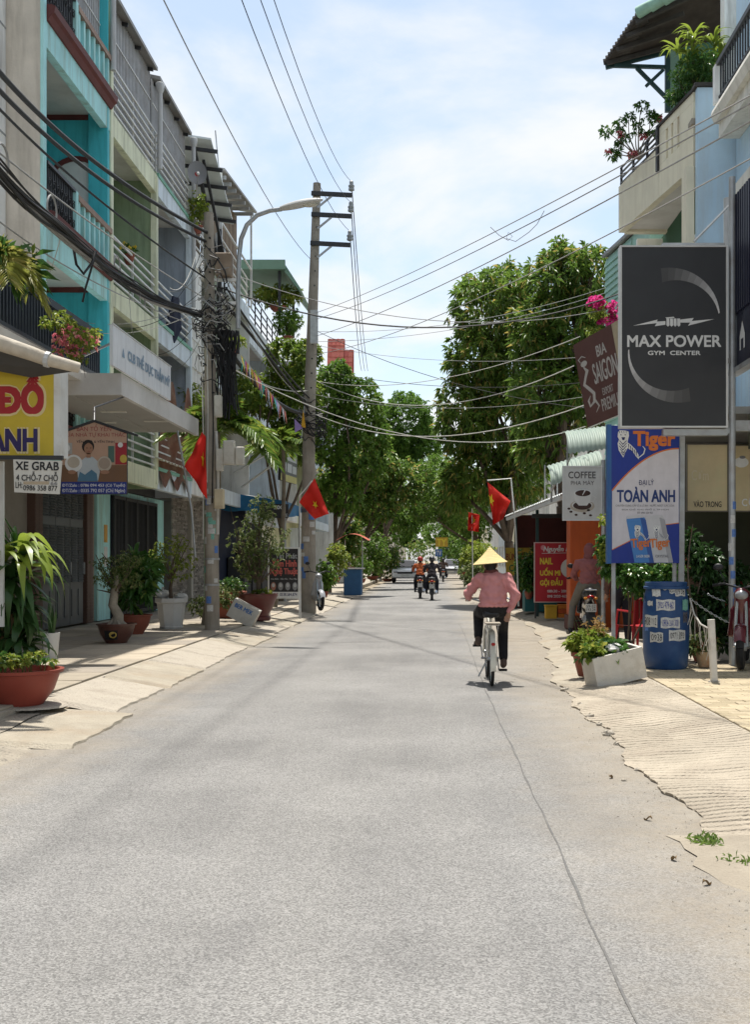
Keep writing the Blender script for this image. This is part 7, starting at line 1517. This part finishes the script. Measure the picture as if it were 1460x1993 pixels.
t = thing('terracotta_pot', tuple(W(1375, 1290, 14.4)), 'cream and orange pot standing behind the white bollard', 'planter'); c = W(1372, 1292, 14.4); c.z = .14; pot(t, c, [(.07, 0), (.075, .01), (.13, .18), (.14, .2), (.12, .2), (.11, .17)], mat('cream_orange_pot', (.50, .36, .22), .7, .3, 6, stain=(.5, .16, .05), samt=.6, sscale=5), 20); crown(t, [(c + Vector((-.05, 0, .28)), (.2, .15, .12))], 60, 5, .10, .03, LEAFS)
# ---- motorbike
def motorbike(loc, rz, label, paint, group='motorbikes', steer=0, plate=None, low=False, lean=0):
    t = thing('motorbike', loc, label, 'motorbike', group, rz); t.rotation_euler = (0, lean, rz); B_ = dict(local=True)
    for y in (0, 1.26):
        w = ring(MB(), (0, y, .28), .235, .05, 30, 8).build('wheel', RUB, t, smooth=True, **B_)
        ring(MB(), (0, y, .28), .19, .018, 26, 6).build('rim', CHROME, w, smooth=True, **B_); hb = MB().tube([(-.07, y, .28), (.07, y, .28)], .05, 12)
        for k in range(10): a = k * math.pi / 5; hb.tube([(.02, y, .28), (-.02 + .04 * (k % 2), y + .19 * math.cos(a), .28 + .19 * math.sin(a))], .006, 4)
        hb.build('hub', STEEL, w, **B_)
    MB().grid(lambda u, v: (.07 * (2 * v - 1), 1.26 + .30 * math.cos(R(20 + 140 * u)), .28 + .30 * math.sin(R(20 + 140 * u)) - .04 * abs(2 * v - 1) ** 2), 12, 4).build('front_fender', paint, t, smooth=True, **B_)
    for s in (-.075, .075): MB().tube([(s, 1.26, .28), (s * .8, 1.10, .72), (s * .6, 1.04, .92)], .022, 8).build('fork', CHROME, t, **B_)
    voxel('body', [((0, .95, .40), .09, (0, .72, .34), .10), ((0, .72, .34), .10, (0, .40, .50), .12), ((0, .40, .55), .12, (0, -.12, .66), .09), ((0, .98, .78), .10, (0, 1.0, .42), .10), ((0, 1.02, .92), .10, (0, .98, .75), .11), ((-.10, .98, .72), .05, (-.14, .90, .42), .05), ((.10, .98, .72), .05, (.14, .90, .42), .05), ((0, -.12, .66), .08, (0, -.3, .70), .05)], paint, t, .02 if not low else .035, 4)
    voxel('seat', [((0, .55, .74), .085, (0, .25, .76), .11), ((0, .25, .76), .11, (0, -.12, .80), .09), ((.06, .3, .75), .08, (.05, -.05, .78), .08), ((-.06, .3, .75), .08, (-.05, -.05, .78), .08)], BLKP, t, .02 if not low else .035, 4)
    voxel('engine', [((0, .55, .30), .10, (0, .35, .28), .11), ((0, .62, .33), .08, (0, .75, .30), .06)], STEEL, t, .025, 3)
    h_ = MB().tube([(-.34, .90, 1.04), (-.22, .98, 1.06), (0, 1.02, 1.0), (.22, .98, 1.06), (.34, .90, 1.04)], .014, 8).build('handlebar', BLKP, t, **B_)
    for s in (-1, 1):
        MB().tube([(s * .25, .965, 1.055), (s * .36, .885, 1.035)], .020, 8).build('grip', RUB, h_, **B_)
        mr_ = MB().tube([(s * .2, .99, 1.06), (s * .27, .97, 1.22)], .007, 6).build('mirror', BLKP, t, **B_); MB().ball((s * .29, .97, 1.27), .065, .02, .045, 12, 8).build('mirror_glass', BLKP, mr_, smooth=True, **B_)
        MB().ball((s * .09, -.28, .70), .035, .03, .025).build('indicator', mat('amber', (.6, .22, .02), .3), t, smooth=True, **B_)
    MB().ball((0, 1.09, .92), .085, .055, .06, 14, 9).build('headlight', mat('lamp_glass', (.24, .25, .26), .08, .05, 3, spec=.8), t, smooth=True, **B_)
    MB().ball((0, -.30, .72), .07, .035, .04, 12, 8).build('tail_light', mat('tail_red', (.35, .01, .01), .2), t, smooth=True, **B_)
    MB().grid(lambda u, v: (.08 * (2 * v - 1), .02 - .34 * math.cos(R(-10 + 75 * u)), .28 + .34 * math.sin(R(-10 + 75 * u))), 8, 2).build('rear_fender', BLKP, t, smooth=True, **B_)
    ex = MB().tube([(.13, .55, .22), (.15, .2, .26), (.16, -.18, .34)], [.025, .045, .05], 10).build('exhaust', CHROME, t, smooth=True, **B_)
    for s in (-1, 1): MB().tube([(s * .1, .42, .26), (s * .24, .42, .26)], .018, 6).build('footrest', RUB, t, **B_)
    rk = MB().tube([(-.09, -.05, .84), (-.10, -.28, .85), (.10, -.28, .85), (.09, -.05, .84)], .010, 6).build('grab_rail', CHROME, t, **B_)
    pl_ = MB().box(-.095, .095, -.352, -.345, .46, .60).build('number_plate', flat('plate_paint', (.60, .60, .57)), t, **B_)
    if plate:
        for s_, z0, z1 in ((plate[0], .535, .585), (plate[1], .475, .525)):
            vs, fs = text_verts(s_, 0); lo, hi = vs.min(0), vs.max(0); d = np.maximum(hi - lo, 1e-6)
            MB()._add([(-.08 + .16 * (v[0] - lo[0]) / d[0], -.354, z0 + (z1 - z0) * (v[1] - lo[1]) / d[1]) for v in vs], fs).build('lettering', BLK, pl_, local=True, fixn=False)
    return t
PMAR = mat('paint_maroon', (.10, .012, .018), .25, .1, 3, coat=.6); PBLK = mat('paint_black', (.015, .015, .017), .25, .1, 3, coat=.6); PSIL = mat('paint_silver', (.35, .36, .38), .3, .1, 3, coat=.5)
# ---- people
SKIN = mat('skin', (.36, .20, .13), .6, .08, 8); HAIR = mat('hair', (.015, .012, .010), .6, .2, 20)
def cloth(name, col=None):
    return MATS[name] if name in MATS else mat(name, col, .9, .16, 6, bump=1.0, bscale=11, stain=tuple(c * .75 for c in col), samt=.4, sscale=9)
def hand(prims, w, d, side):
    """palm, four unequal bent fingers and a thumb, from wrist w along direction d"""
    w, d = Vector(w), Vector(d).normalized(); up = Vector((0, 0, 1)) if abs(d.z) < .8 else Vector((0, 1, 0)); s = d.cross(up).normalized(); n = s.cross(d)
    prims.append((w, .024, w + d * .07, .034))
    for k, (o, L) in enumerate(((-.030, .062), (-.010, .074), (.010, .070), (.029, .055))):
        b = w + d * .085 + s * o; m = b + d * L * .55 - n * .012; prims.append((b, .010, m, .009)); prims.append((m, .009, m + d * L * .3 - n * .035, .0075))
    b = w + d * .03 + s * .03 * side; prims.append((b, .012, b + d * .045 + s * .028 * side - n * .01, .010))
def person(name, label, loc, rz, J, top_m, leg_m, shoe_m, head_extra=None, vox=.013, sleeve=1.0, hood=None, hat=None):
    t = thing(name, loc, label, 'person', None, rz)
    V_ = {k: Vector(v) for k, v in J.items()}
    body = [(V_['pelvis'], .10, V_['chest'], .095), (V_['chest'], .09, V_['neck'], .055), (V_['neck'], .052, V_['head'] - Vector((0, 0, .07)), .055), (V_['head'], (.076, .094, .118)), (V_['head'] + Vector((0, .085, -.02)), (.014, .02, .018)), (V_['head'] + Vector((.078, 0, -.01)), (.012, .022, .03)), (V_['head'] + Vector((-.078, 0, -.01)), (.012, .022, .03)), (V_['head'] + Vector((0, .05, -.08)), (.045, .045, .04))]
    for s in 'lr':
        sg = -1 if s == 'l' else 1
        body += [(V_['sh_' + s], .045, V_['el_' + s], .036), (V_['el_' + s], .036, V_['wr_' + s], .025), (V_['hip_' + s], .08, V_['kn_' + s], .055), (V_['kn_' + s], .052, V_['an_' + s], .036), (V_['an_' + s], .035, V_['to_' + s], .03)]
        hand(body, V_['wr_' + s], V_['hd_' + s], -sg)
    voxel('body', body, SKIN, t, vox * .75, 3)
    ch, pe = V_['chest'], V_['pelvis']
    top = [(pe + Vector((0, 0, .06)), (.172, .150, .09)), (pe.lerp(ch, .45), (.172, .150, .17)), (ch + Vector((0, 0, .0)), (.172, .148, .15)), (ch.lerp(V_['neck'], .5) + Vector((0, 0, .02)), (.14, .10, .07)), (V_['neck'], (.075, .08, .05))]
    for s in 'lr':
        wr = V_['el_' + s].lerp(V_['wr_' + s], sleeve); top += [(ch.lerp(V_['sh_' + s], .5) + Vector((0, 0, .02)), .082, V_['sh_' + s], .070), (V_['sh_' + s], .070, V_['el_' + s], .062), (V_['el_' + s], .062, wr, .042)]
    sw = voxel('sweater', top, top_m, t, vox, 5); nv_ = len(sw.data.vertices); co = np.empty(nv_ * 3); no_ = np.empty(nv_ * 3); sw.data.vertices.foreach_get('co', co); sw.data.vertices.foreach_get('normal', no_); co = co.reshape(-1, 3); no_ = no_.reshape(-1, 3)
    x_, y_, z_ = co.T; fold_ = .0045 * np.sin(z_ * 62 + 3 * np.sin(x_ * 17 + y_ * 9)) + .005 * np.sin(z_ * 31 + x_ * 40 + 2 * np.sin(y_ * 25)) + .003 * np.sin(x_ * 75 + z_ * 50); co = co + no_ * fold_[:, None]; sw.data.vertices.foreach_set('co', co.reshape(-1)); sw.data.update()
    leg = [(pe, (.165, .14, .12))]
    for s in 'lr': leg += [(pe.lerp(V_['hip_' + s], .8), .11, V_['hip_' + s], .105), (V_['hip_' + s], .105, V_['kn_' + s], .072), (V_['kn_' + s], .072, V_['an_' + s] + (V_['kn_' + s] - V_['an_' + s]) * .12, .055)]
    voxel('trousers', leg, leg_m, t, vox, 5)
    for s in 'lr':
        d = (V_['to_' + s] - V_['an_' + s]); hl = V_['an_' + s] - Vector((d.x, d.y, 0)) * .25 - Vector((0, 0, .03)); voxel('shoe', [(hl, .042, V_['to_' + s] - Vector((0, 0, .005)), .040), (V_['an_' + s], .045, hl, .042)], shoe_m, t, .012, 3)
    for sg in (-1, 1): MB().ball(V_['head'] + Vector((sg * .03, .086, .012)), .011, .008, .007).build('eye', BLK, t, local=True)
    MB().box(V_['head'].x - .022, V_['head'].x + .022, V_['head'].y + .086, V_['head'].y + .096, V_['head'].z - .058, V_['head'].z - .050).build('mouth', mat('lip', (.25, .08, .07), .6), t, local=True)
    if hood: voxel('hood', [(V_['head'] + Vector((0, -.015, .012)), (.106, .118, .138)), (V_['neck'] + Vector((0, -.01, .02)), (.09, .095, .09))], hood, t, .012, 5)
    else: voxel('hair', [(V_['head'] + Vector((0, -.018, .02)), (.086, .098, .105)), (V_['head'] + Vector((0, -.07, -.05)), (.06, .05, .10))], HAIR, t, .012, 3)
    return t, V_
# cyclist and bicycle
PINK = cloth('pink_sweater', (.54, .23, .225)); BLKT = cloth('black_trousers', (.014, .013, .014))
bl = (.72, 13.47, 0.0)
t = thing('bicycle', bl, 'old white city bicycle ridden down the middle of the road', 'bicycle'); Bk = dict(local=True); BWH = mat('bike_white', (.58, .57, .50), .4, .15, 6, stain=(.35, .25, .15), samt=.4, sscale=8)
for y in (0, 1.06):
    w = ring(MB(), (0, y, .325), .305, .020, 40, 8).build('wheel', RUB, t, smooth=True, **Bk); ring(MB(), (0, y, .325), .283, .012, 36, 6).build('rim', CHROME, w, smooth=True, **Bk); sp = MB()
    for k in range(28): a = k * 2 * math.pi / 28; sp.tube([(.02 if k % 2 else -.02, y, .325), (0, y + .28 * math.cos(a), .325 + .28 * math.sin(a))], .0018, 3)
    o = sp.build('spokes', CHROME, w, **Bk); MB().tube([(-.05, y, .325), (.05, y, .325)], .022, 10).build('hub', STEEL, w, **Bk)
MB().grid(lambda u, v: (.032 * (2 * v - 1), .345 * math.cos(R(35 + 165 * u)), .325 + .345 * math.sin(R(35 + 165 * u)) - .012 * (2 * v - 1) ** 2), 24, 4).build('rear_fender', BWH, t, smooth=True, **Bk)
MB().grid(lambda u, v: (.03 * (2 * v - 1), 1.06 + .345 * math.cos(R(40 + 130 * u)), .325 + .345 * math.sin(R(40 + 130 * u)) - .012 * (2 * v - 1) ** 2), 24, 4).build('front_fender', BWH, t, smooth=True, **Bk)
fr = MB()
for a, b, r_ in (((0, .40, .30), (0, .24, .80), .016), ((0, .40, .30), (0, .86, .70), .018), ((0, .28, .62), (0, .86, .80), .015), ((0, .86, .66), (0, .84, .92), .018)): fr.tube([a, b], r_, 8)
for s in (-.05, .05): fr.tube([(s * .4, .40, .30), (s, 0, .325)], .011, 6); fr.tube([(s * .4, .27, .66), (s, 0, .325)], .009, 6); fr.tube([(s, 1.06, .325), (s * .9, .92, .60), (s * .5, .86, .68)], .012, 6)
fr.build('frame', BWH, t, smooth=True, **Bk)
MB().tube([(-.27, .66, 1.0), (-.24, .78, 1.02), (-.08, .88, .97), (.08, .88, .97), (.24, .78, 1.02), (.27, .66, 1.0)], .012, 8).build('handlebar', CHROME, t, smooth=True, **Bk); MB().tube([(0, .84, .9), (0, .88, .97)], .014, 8).build('stem', CHROME, t, **Bk)
voxel('saddle', [((0, .30, .84), .03, (0, .18, .85), .06), ((-.06, .14, .85), .045, (.06, .14, .85), .045)], BLKP, t, .012, 3)
rk = MB()
for s in (-.07, .07): rk.tube([(s, .2, .74), (s, -.28, .74)], .007, 6); rk.tube([(s, -.12, .74), (s * .8, 0, .34)], .006, 6)
for y in (.1, -.05, -.2, -.28): rk.tube([(-.07, y, .74), (.07, y, .74)], .006, 6)
rk.build('rear_rack', CHROME, t, **Bk); MB().box(-.09, .09, -.3, .02, .75, .765).build('rack_board', mat('rag', (.34, .30, .24), .9, .2, 9), t, **Bk)
MB().tube([(-.11, .40, .30), (.11, .40, .30)], .014, 8).build('bottom_bracket', STEEL, t, **Bk)
for s, z in ((-1, .45), (1, .15)): cr_ = MB().tube([(s * .09, .40, .30), (s * .11, .42, z)], .010, 6).build('crank', CHROME, t, **Bk); MB().box(min(s * .11, s * .21), max(s * .11, s * .21), .38, .46, z - .012, z + .012).build('pedal', RUB, cr_, **Bk)
MB().box(.05, .065, .02, .45, .24, .36).build('chain_guard', BWH, t, **Bk); MB().tube([(-.06, .02, .3), (-.16, -.05, .12)], .009, 6).build('kickstand', STEEL, t, **Bk); MB().ball((0, -.33, .52), .025, .015, .02).build('reflector', mat('tail_red'), t, **Bk)
J = dict(pelvis=(.03, .21, .93), chest=(.03, .30, 1.22), neck=(.02, .32, 1.345), head=(.0, .355, 1.445), sh_l=(-.135, .30, 1.275), el_l=(-.265, .43, 1.09), wr_l=(-.255, .66, 1.04), hd_l=(0, 1, -.1), sh_r=(.195, .30, 1.275), el_r=(.305, .22, 1.06), wr_r=(.225, .22, .90), hd_r=(-.25, .15, -1), hip_l=(-.07, .27, .90), kn_l=(-.13, .62, .84), an_l=(-.145, .36, .53), to_l=(-.16, .50, .475), hip_r=(.13, .27, .90), kn_r=(.165, .58, .62), an_r=(.165, .37, .26), to_r=(.17, .52, .205))
t, V_ = person('person', 'cyclist in a pink sweater, black trousers and a pale conical hat, seen from behind', bl, 0, J, PINK, BLKT, mat('brown_sandal', (.09, .06, .045), .7, .3, 8), vox=.011)
STRAW = mat('straw', (.66, .52, .24), .75, .10, 9, bump=.25, bscale=40)
hc = Vector((0, .35, 1.462)); tl = R(-5)
def hat_pt(u, v, dz=0):
    a = 2 * math.pi * v; r_ = .215 * u; z = .205 * (1 - u) ** 1.0 - .012 * math.sin(math.pi * u) + .0016 * math.sin(u * 62); x = r_ * math.cos(a); return (hc.x + x * math.cos(tl) - z * math.sin(tl) * -1 * .0 + z * math.sin(-tl) * -.3, hc.y + r_ * math.sin(a), hc.z + z - x * math.sin(tl) + dz)
MB().grid(lambda u, v: hat_pt(u, v), 44, 44).build('conical_hat', STRAW, t, local=True, smooth=True, fixn=False)
MB().grid(lambda u, v: hat_pt(u, v, -.006), 18, 44).build('hat_lining', mat('straw_dark', (.40, .30, .14), .9, .2, 12), t, local=True, smooth=True)
voxel('sweater_hem', [(Vector((.03 + .155 * math.cos(a), .21 + .125 * math.sin(a), .955)), (.035, .03, .028)) for a in [k * .35 for k in range(18)]], PINK, t, .011, 3)
voxel('scarf', [(Vector((.01, .31, 1.355)), (.095, .085, .05))], cloth('brown_scarf', (.13, .045, .04)), t, .012, 3)
# waiting person on motorbike
ml = (2.86, 20.4, .12)
motorbike(ml, R(-4), 'dark motorbike with a white plate under the waiting pink hooded person', PBLK, plate=('59-S2', '193.24'))
Jm = dict(pelvis=(0, .30, .92), chest=(0, .33, 1.26), neck=(0, .35, 1.42), head=(0.02, .38, 1.55), sh_l=(-.19, .34, 1.33), el_l=(-.27, .52, 1.10), wr_l=(-.18, .74, 1.02), hd_l=(.3, 1, 0), sh_r=(.19, .34, 1.33), el_r=(.27, .52, 1.10), wr_r=(.2, .74, 1.02), hd_r=(-.3, 1, 0), hip_l=(-.12, .34, .90), kn_l=(-.27, .55, .55), an_l=(-.33, .42, .10), to_l=(-.36, .55, .045), hip_r=(.12, .34, .90), kn_r=(.25, .62, .58), an_r=(.24, .50, .30), to_r=(.24, .62, .27))
person('person', 'person in a dusty pink hooded top and grey trousers waiting on a motorbike', ml, R(-4), Jm, cloth('rose_top', (.30, .11, .11)), cloth('grey_trousers', (.17, .155, .13)), BLKP, hood=cloth('rose_hood', (.24, .085, .085)), vox=.016)
# standing person behind the plants
Js = dict(pelvis=(0, 0, .92), chest=(0, 0, 1.25), neck=(0, 0, 1.42), head=(0, .02, 1.56), sh_l=(-.18, 0, 1.35), el_l=(-.24, -.02, 1.08), wr_l=(-.22, .08, .86), hd_l=(0, .3, -1), sh_r=(.18, 0, 1.35), el_r=(.24, -.02, 1.08), wr_r=(.22, .08, .86), hd_r=(0, .3, -1), hip_l=(-.09, 0, .88), kn_l=(-.10, .02, .48), an_l=(-.10, 0, .09), to_l=(-.11, .14, .04), hip_r=(.09, 0, .88), kn_r=(.11, .02, .48), an_r=(.12, 0, .09), to_r=(.13, .14, .04))
person('person', 'person in dark trousers standing half hidden behind the vine bush', (2.98, 17.7, .13), R(20), Js, cloth('dark_shirt', (.10, .05, .04)), cloth('dark_trousers', (.02, .02, .028)), BLKP, vox=.018)
# plastic chair
RED = mat('red_plastic', (.38, .018, .025), .4, .1, 4)
t = thing('plastic_chair', (3.0, 16.6, .13), 'red plastic chair standing behind the blue drum', 'chair', rz=R(30)); Bc = dict(local=True)
MB().grid(lambda u, v: (.42 * (u - .5), .40 * (v - .5), .42 - .02 * math.sin(math.pi * u)), 8, 8).build('seat', RED, t, smooth=True, **Bc)
for i in range(5): MB().box(-.19 + i * .085, -.19 + i * .085 + .05, -.24, -.22, .44, .78).build('back_slat', RED, t, **Bc)
MB().tube([(-.21, -.22, .42), (-.21, -.25, .78), (0, -.27, .84), (.21, -.25, .78), (.21, -.22, .42)], .02, 8).build('back_frame', RED, t, smooth=True, **Bc)
for x in (-1, 1):
    for y in (-1, 1): MB().tube([(x * .19, y * .18, .42), (x * .23, y * .22, 0)], [.025, .018], 6).build('leg', RED, t, **Bc)
    MB().tube([(x * .23, -.2, .62), (x * .25, .1, .64), (x * .22, .18, .42)], .018, 6).build('armrest', RED, t, smooth=True, **Bc)
# motorbikes
motorbike((4.24, 15.25, .14), R(162), 'maroon scooter parked at the right edge facing the street', PMAR, steer=.3)
motorbike(tuple(Vector((W(602, 0, 31.5).x, 31.5, .14))), R(200), 'dark motorbike parked behind the tattoo board', PSIL, low=True)
mb1 = (W(841, 0, 42).x, 42, 0.0); motorbike(mb1, R(0), 'black motorbike ridden away in the middle distance', PBLK, low=True, plate=('59', '472'))
Jr = dict(pelvis=(0, .22, .90), chest=(0, .34, 1.22), neck=(0, .38, 1.38), head=(0, .42, 1.50), sh_l=(-.19, .36, 1.30), el_l=(-.30, .58, 1.12), wr_l=(-.27, .82, 1.06), hd_l=(0, 1, 0), sh_r=(.19, .36, 1.30), el_r=(.30, .58, 1.12), wr_r=(.27, .82, 1.06), hd_r=(0, 1, 0), hip_l=(-.11, .28, .87), kn_l=(-.2, .66, .70), an_l=(-.2, .44, .30), to_l=(-.2, .58, .27), hip_r=(.11, .28, .87), kn_r=(.2, .66, .70), an_r=(.2, .44, .30), to_r=(.2, .58, .27))
HELM = mat('helmet_red', (.30, .03, .02), .3, .1, 3)
def rider(loc, label, tm, hm):
    t, V_ = person('person', label, loc, 0, Jr, tm, cloth('dark_trousers'), BLKP, vox=.024); voxel('helmet', [(V_['head'] + Vector((0, -.01, .035)), (.118, .135, .115))], hm, t, .018, 4)
rider(mb1, 'motorbike rider in a dark jacket riding away in the middle distance', cloth('dark_jacket', (.03, .025, .03)), PBLK)
mb2 = (W(863, 0, 77).x, 77, 0.0); motorbike(mb2, 0, 'motorbike ridden far down the street near the bend', PBLK, low=True); rider(mb2, 'rider in a dark brown jacket far down the street', cloth('brown_jacket', (.07, .045, .035)), PBLK)
mb3 = (W(818, 0, 44).x, 44, 0.0); motorbike(mb3, 0, 'second dark motorbike riding beside the middle distance one', PBLK, low=True); rider(mb3, 'motorbike rider in an orange shirt in the middle distance', cloth('orange_shirt', (.42, .10, .03)), HELM)
# ---- cars far off
def car(loc, rz, paint, label):
    t = thing('parked_car', loc, label, 'car', 'cars far down the street', rz); Bc = dict(local=True)
    prof = [(-2.1, .35), (-2.1, .85), (-1.95, .95), (-1.2, 1.02), (1.2, 1.0), (1.95, .88), (2.1, .70), (2.1, .35)]; MB().prism([(-.85, y, z) for y, z in prof], (1.7, 0, 0)).build('body', paint, t, bevel=.06, smooth=True, **Bc)
    cab = [(-1.75, 1.0), (-1.45, 1.48), (.35, 1.52), (1.15, 1.0)]; MB().prism([(-.72, y, z) for y, z in cab], (1.44, 0, 0)).build('cabin', paint, t, bevel=.06, smooth=True, **Bc)
    MB().prism([(-.66, -1.765, 1.05), (.66, -1.765, 1.05), (.60, -1.52, 1.42), (-.60, -1.52, 1.42)], (0, -.02, .005)).build('rear_window', GLASS, t, **Bc); MB().prism([(-.66, 1.12, 1.05), (.66, 1.12, 1.05), (.60, .42, 1.47), (-.60, .42, 1.47)], (0, .02, .02)).build('windscreen', GLASS, t, **Bc)
    for s in (-1, 1):
        for y0, y1 in ((-1.5, -.6), (-.5, .7)): MB().box(min(s * .722, s * .735), max(s * .722, s * .735), y0, y1, 1.08, 1.42).build('side_window', GLASS, t, **Bc)
        for y in (-1.3, 1.3): w = ring(MB(), (s * .78, y, .32), .22, .10, 20, 8).build('wheel', RUB, t, smooth=True, **Bc); MB().tube([(s * .74, y, .32), (s * .83, y, .32)], .19, 14).build('rim', CHROME, w, **Bc)
        MB().ball((s * .62, 2.06, .72), .16, .06, .08).build('headlight', MATS['lamp_glass'], t, smooth=True, **Bc); MB().ball((s * .68, -2.08, .80), .12, .05, .09).build('tail_light', MATS['tail_red'], t, smooth=True, **Bc)
        MB().ball((s * .95, .75, 1.05), .09, .05, .06).build('mirror', paint, t, smooth=True, **Bc)
    MB().box(-.25, .25, 2.1, 2.12, .48, .60).build('number_plate', flat('plate_paint'), t, **Bc); MB().box(-.5, .5, 2.095, 2.11, .62, .74).build('grille', BLKP, t, **Bc)
PWHT = mat('paint_white', (.66, .67, .67), .25, .05, 3, coat=.6)
car((W(790, 0, 75).x, 75, 0), R(180), PWHT, 'white car facing the camera at the end of the street'); car((W(884, 0, 92).x, 92, 0.05), R(172), PSIL, 'silver car parked by the white gate pillar far away')
# ---- left clutter: leaning foam box, blue crate stall
loc = W(466, 1192, 23.6); t = foam_box('foam_box', 'speckled white foam box with blue lettering leaning on the maroon pot', (loc.x, 23.6, .22), (R(-78), R(24), R(0)), .58, .30, .40)
t.rotation_euler = Matrix.Rotation(R(28), 3, 'Y').to_euler(); 
pn = Panel(None, (0, 0, 0), (1, 0, 0), (0, 0, -1), (0, 0, 1, 1), normal=(0, -1, 0)); pn.p = t
def _loc_text(s, x0, z0, x1, z1, m):
    vs, fs = text_verts(s, 0); lo, hi = vs.min(0), vs.max(0); d = np.maximum(hi - lo, 1e-6)
    for k, (ox, oz) in enumerate(((-.004, 0), (.004, 0), (0, .003))): MB()._add([(x0 + (x1 - x0) * (v[0] - lo[0]) / d[0] + ox, -.154 - .0005 * k, z0 + (z1 - z0) * (v[1] - lo[1]) / d[1] + oz) for v in vs], fs).build('lettering', m, t, local=True, fixn=False)
_loc_text('BER MEK', -.22, .24, .18, .33, flat('ink_foamblue', (.05, .16, .42)))
t = thing('market_stall', (W(685, 0, 44).x, 44, .13), 'blue sheeted stall on the left pavement in the middle distance', 'stall'); x0 = W(670, 0, 44).x; x1 = W(704, 0, 44).x
MB().box(x0, x1, 43.7, 44.4, .13, 1.15).build('counter', mat('stall_blue', (.03, .10, .22), .7, .2, 2), t, bevel=.03); MB().box(x0 - .1, x1 + .1, 43.6, 44.5, 1.152, 1.20).build('counter_top', WHTP, t)
for x in (x0, x1): MB().tube([(x, 44.4, .13), (x, 44.4, 2.3)], .025, 6).build('post', STEEL, t)
MB().grid(lambda u, v: (x0 - .3 + (x1 - x0 + .6) * u, 43.4 + 1.3 * v, 2.25 + .25 * math.sin(math.pi * u) + .05 * v), 10, 4).build('sunshade', mat('shade_red', (.42, .10, .06), .8, .2, 3), t)
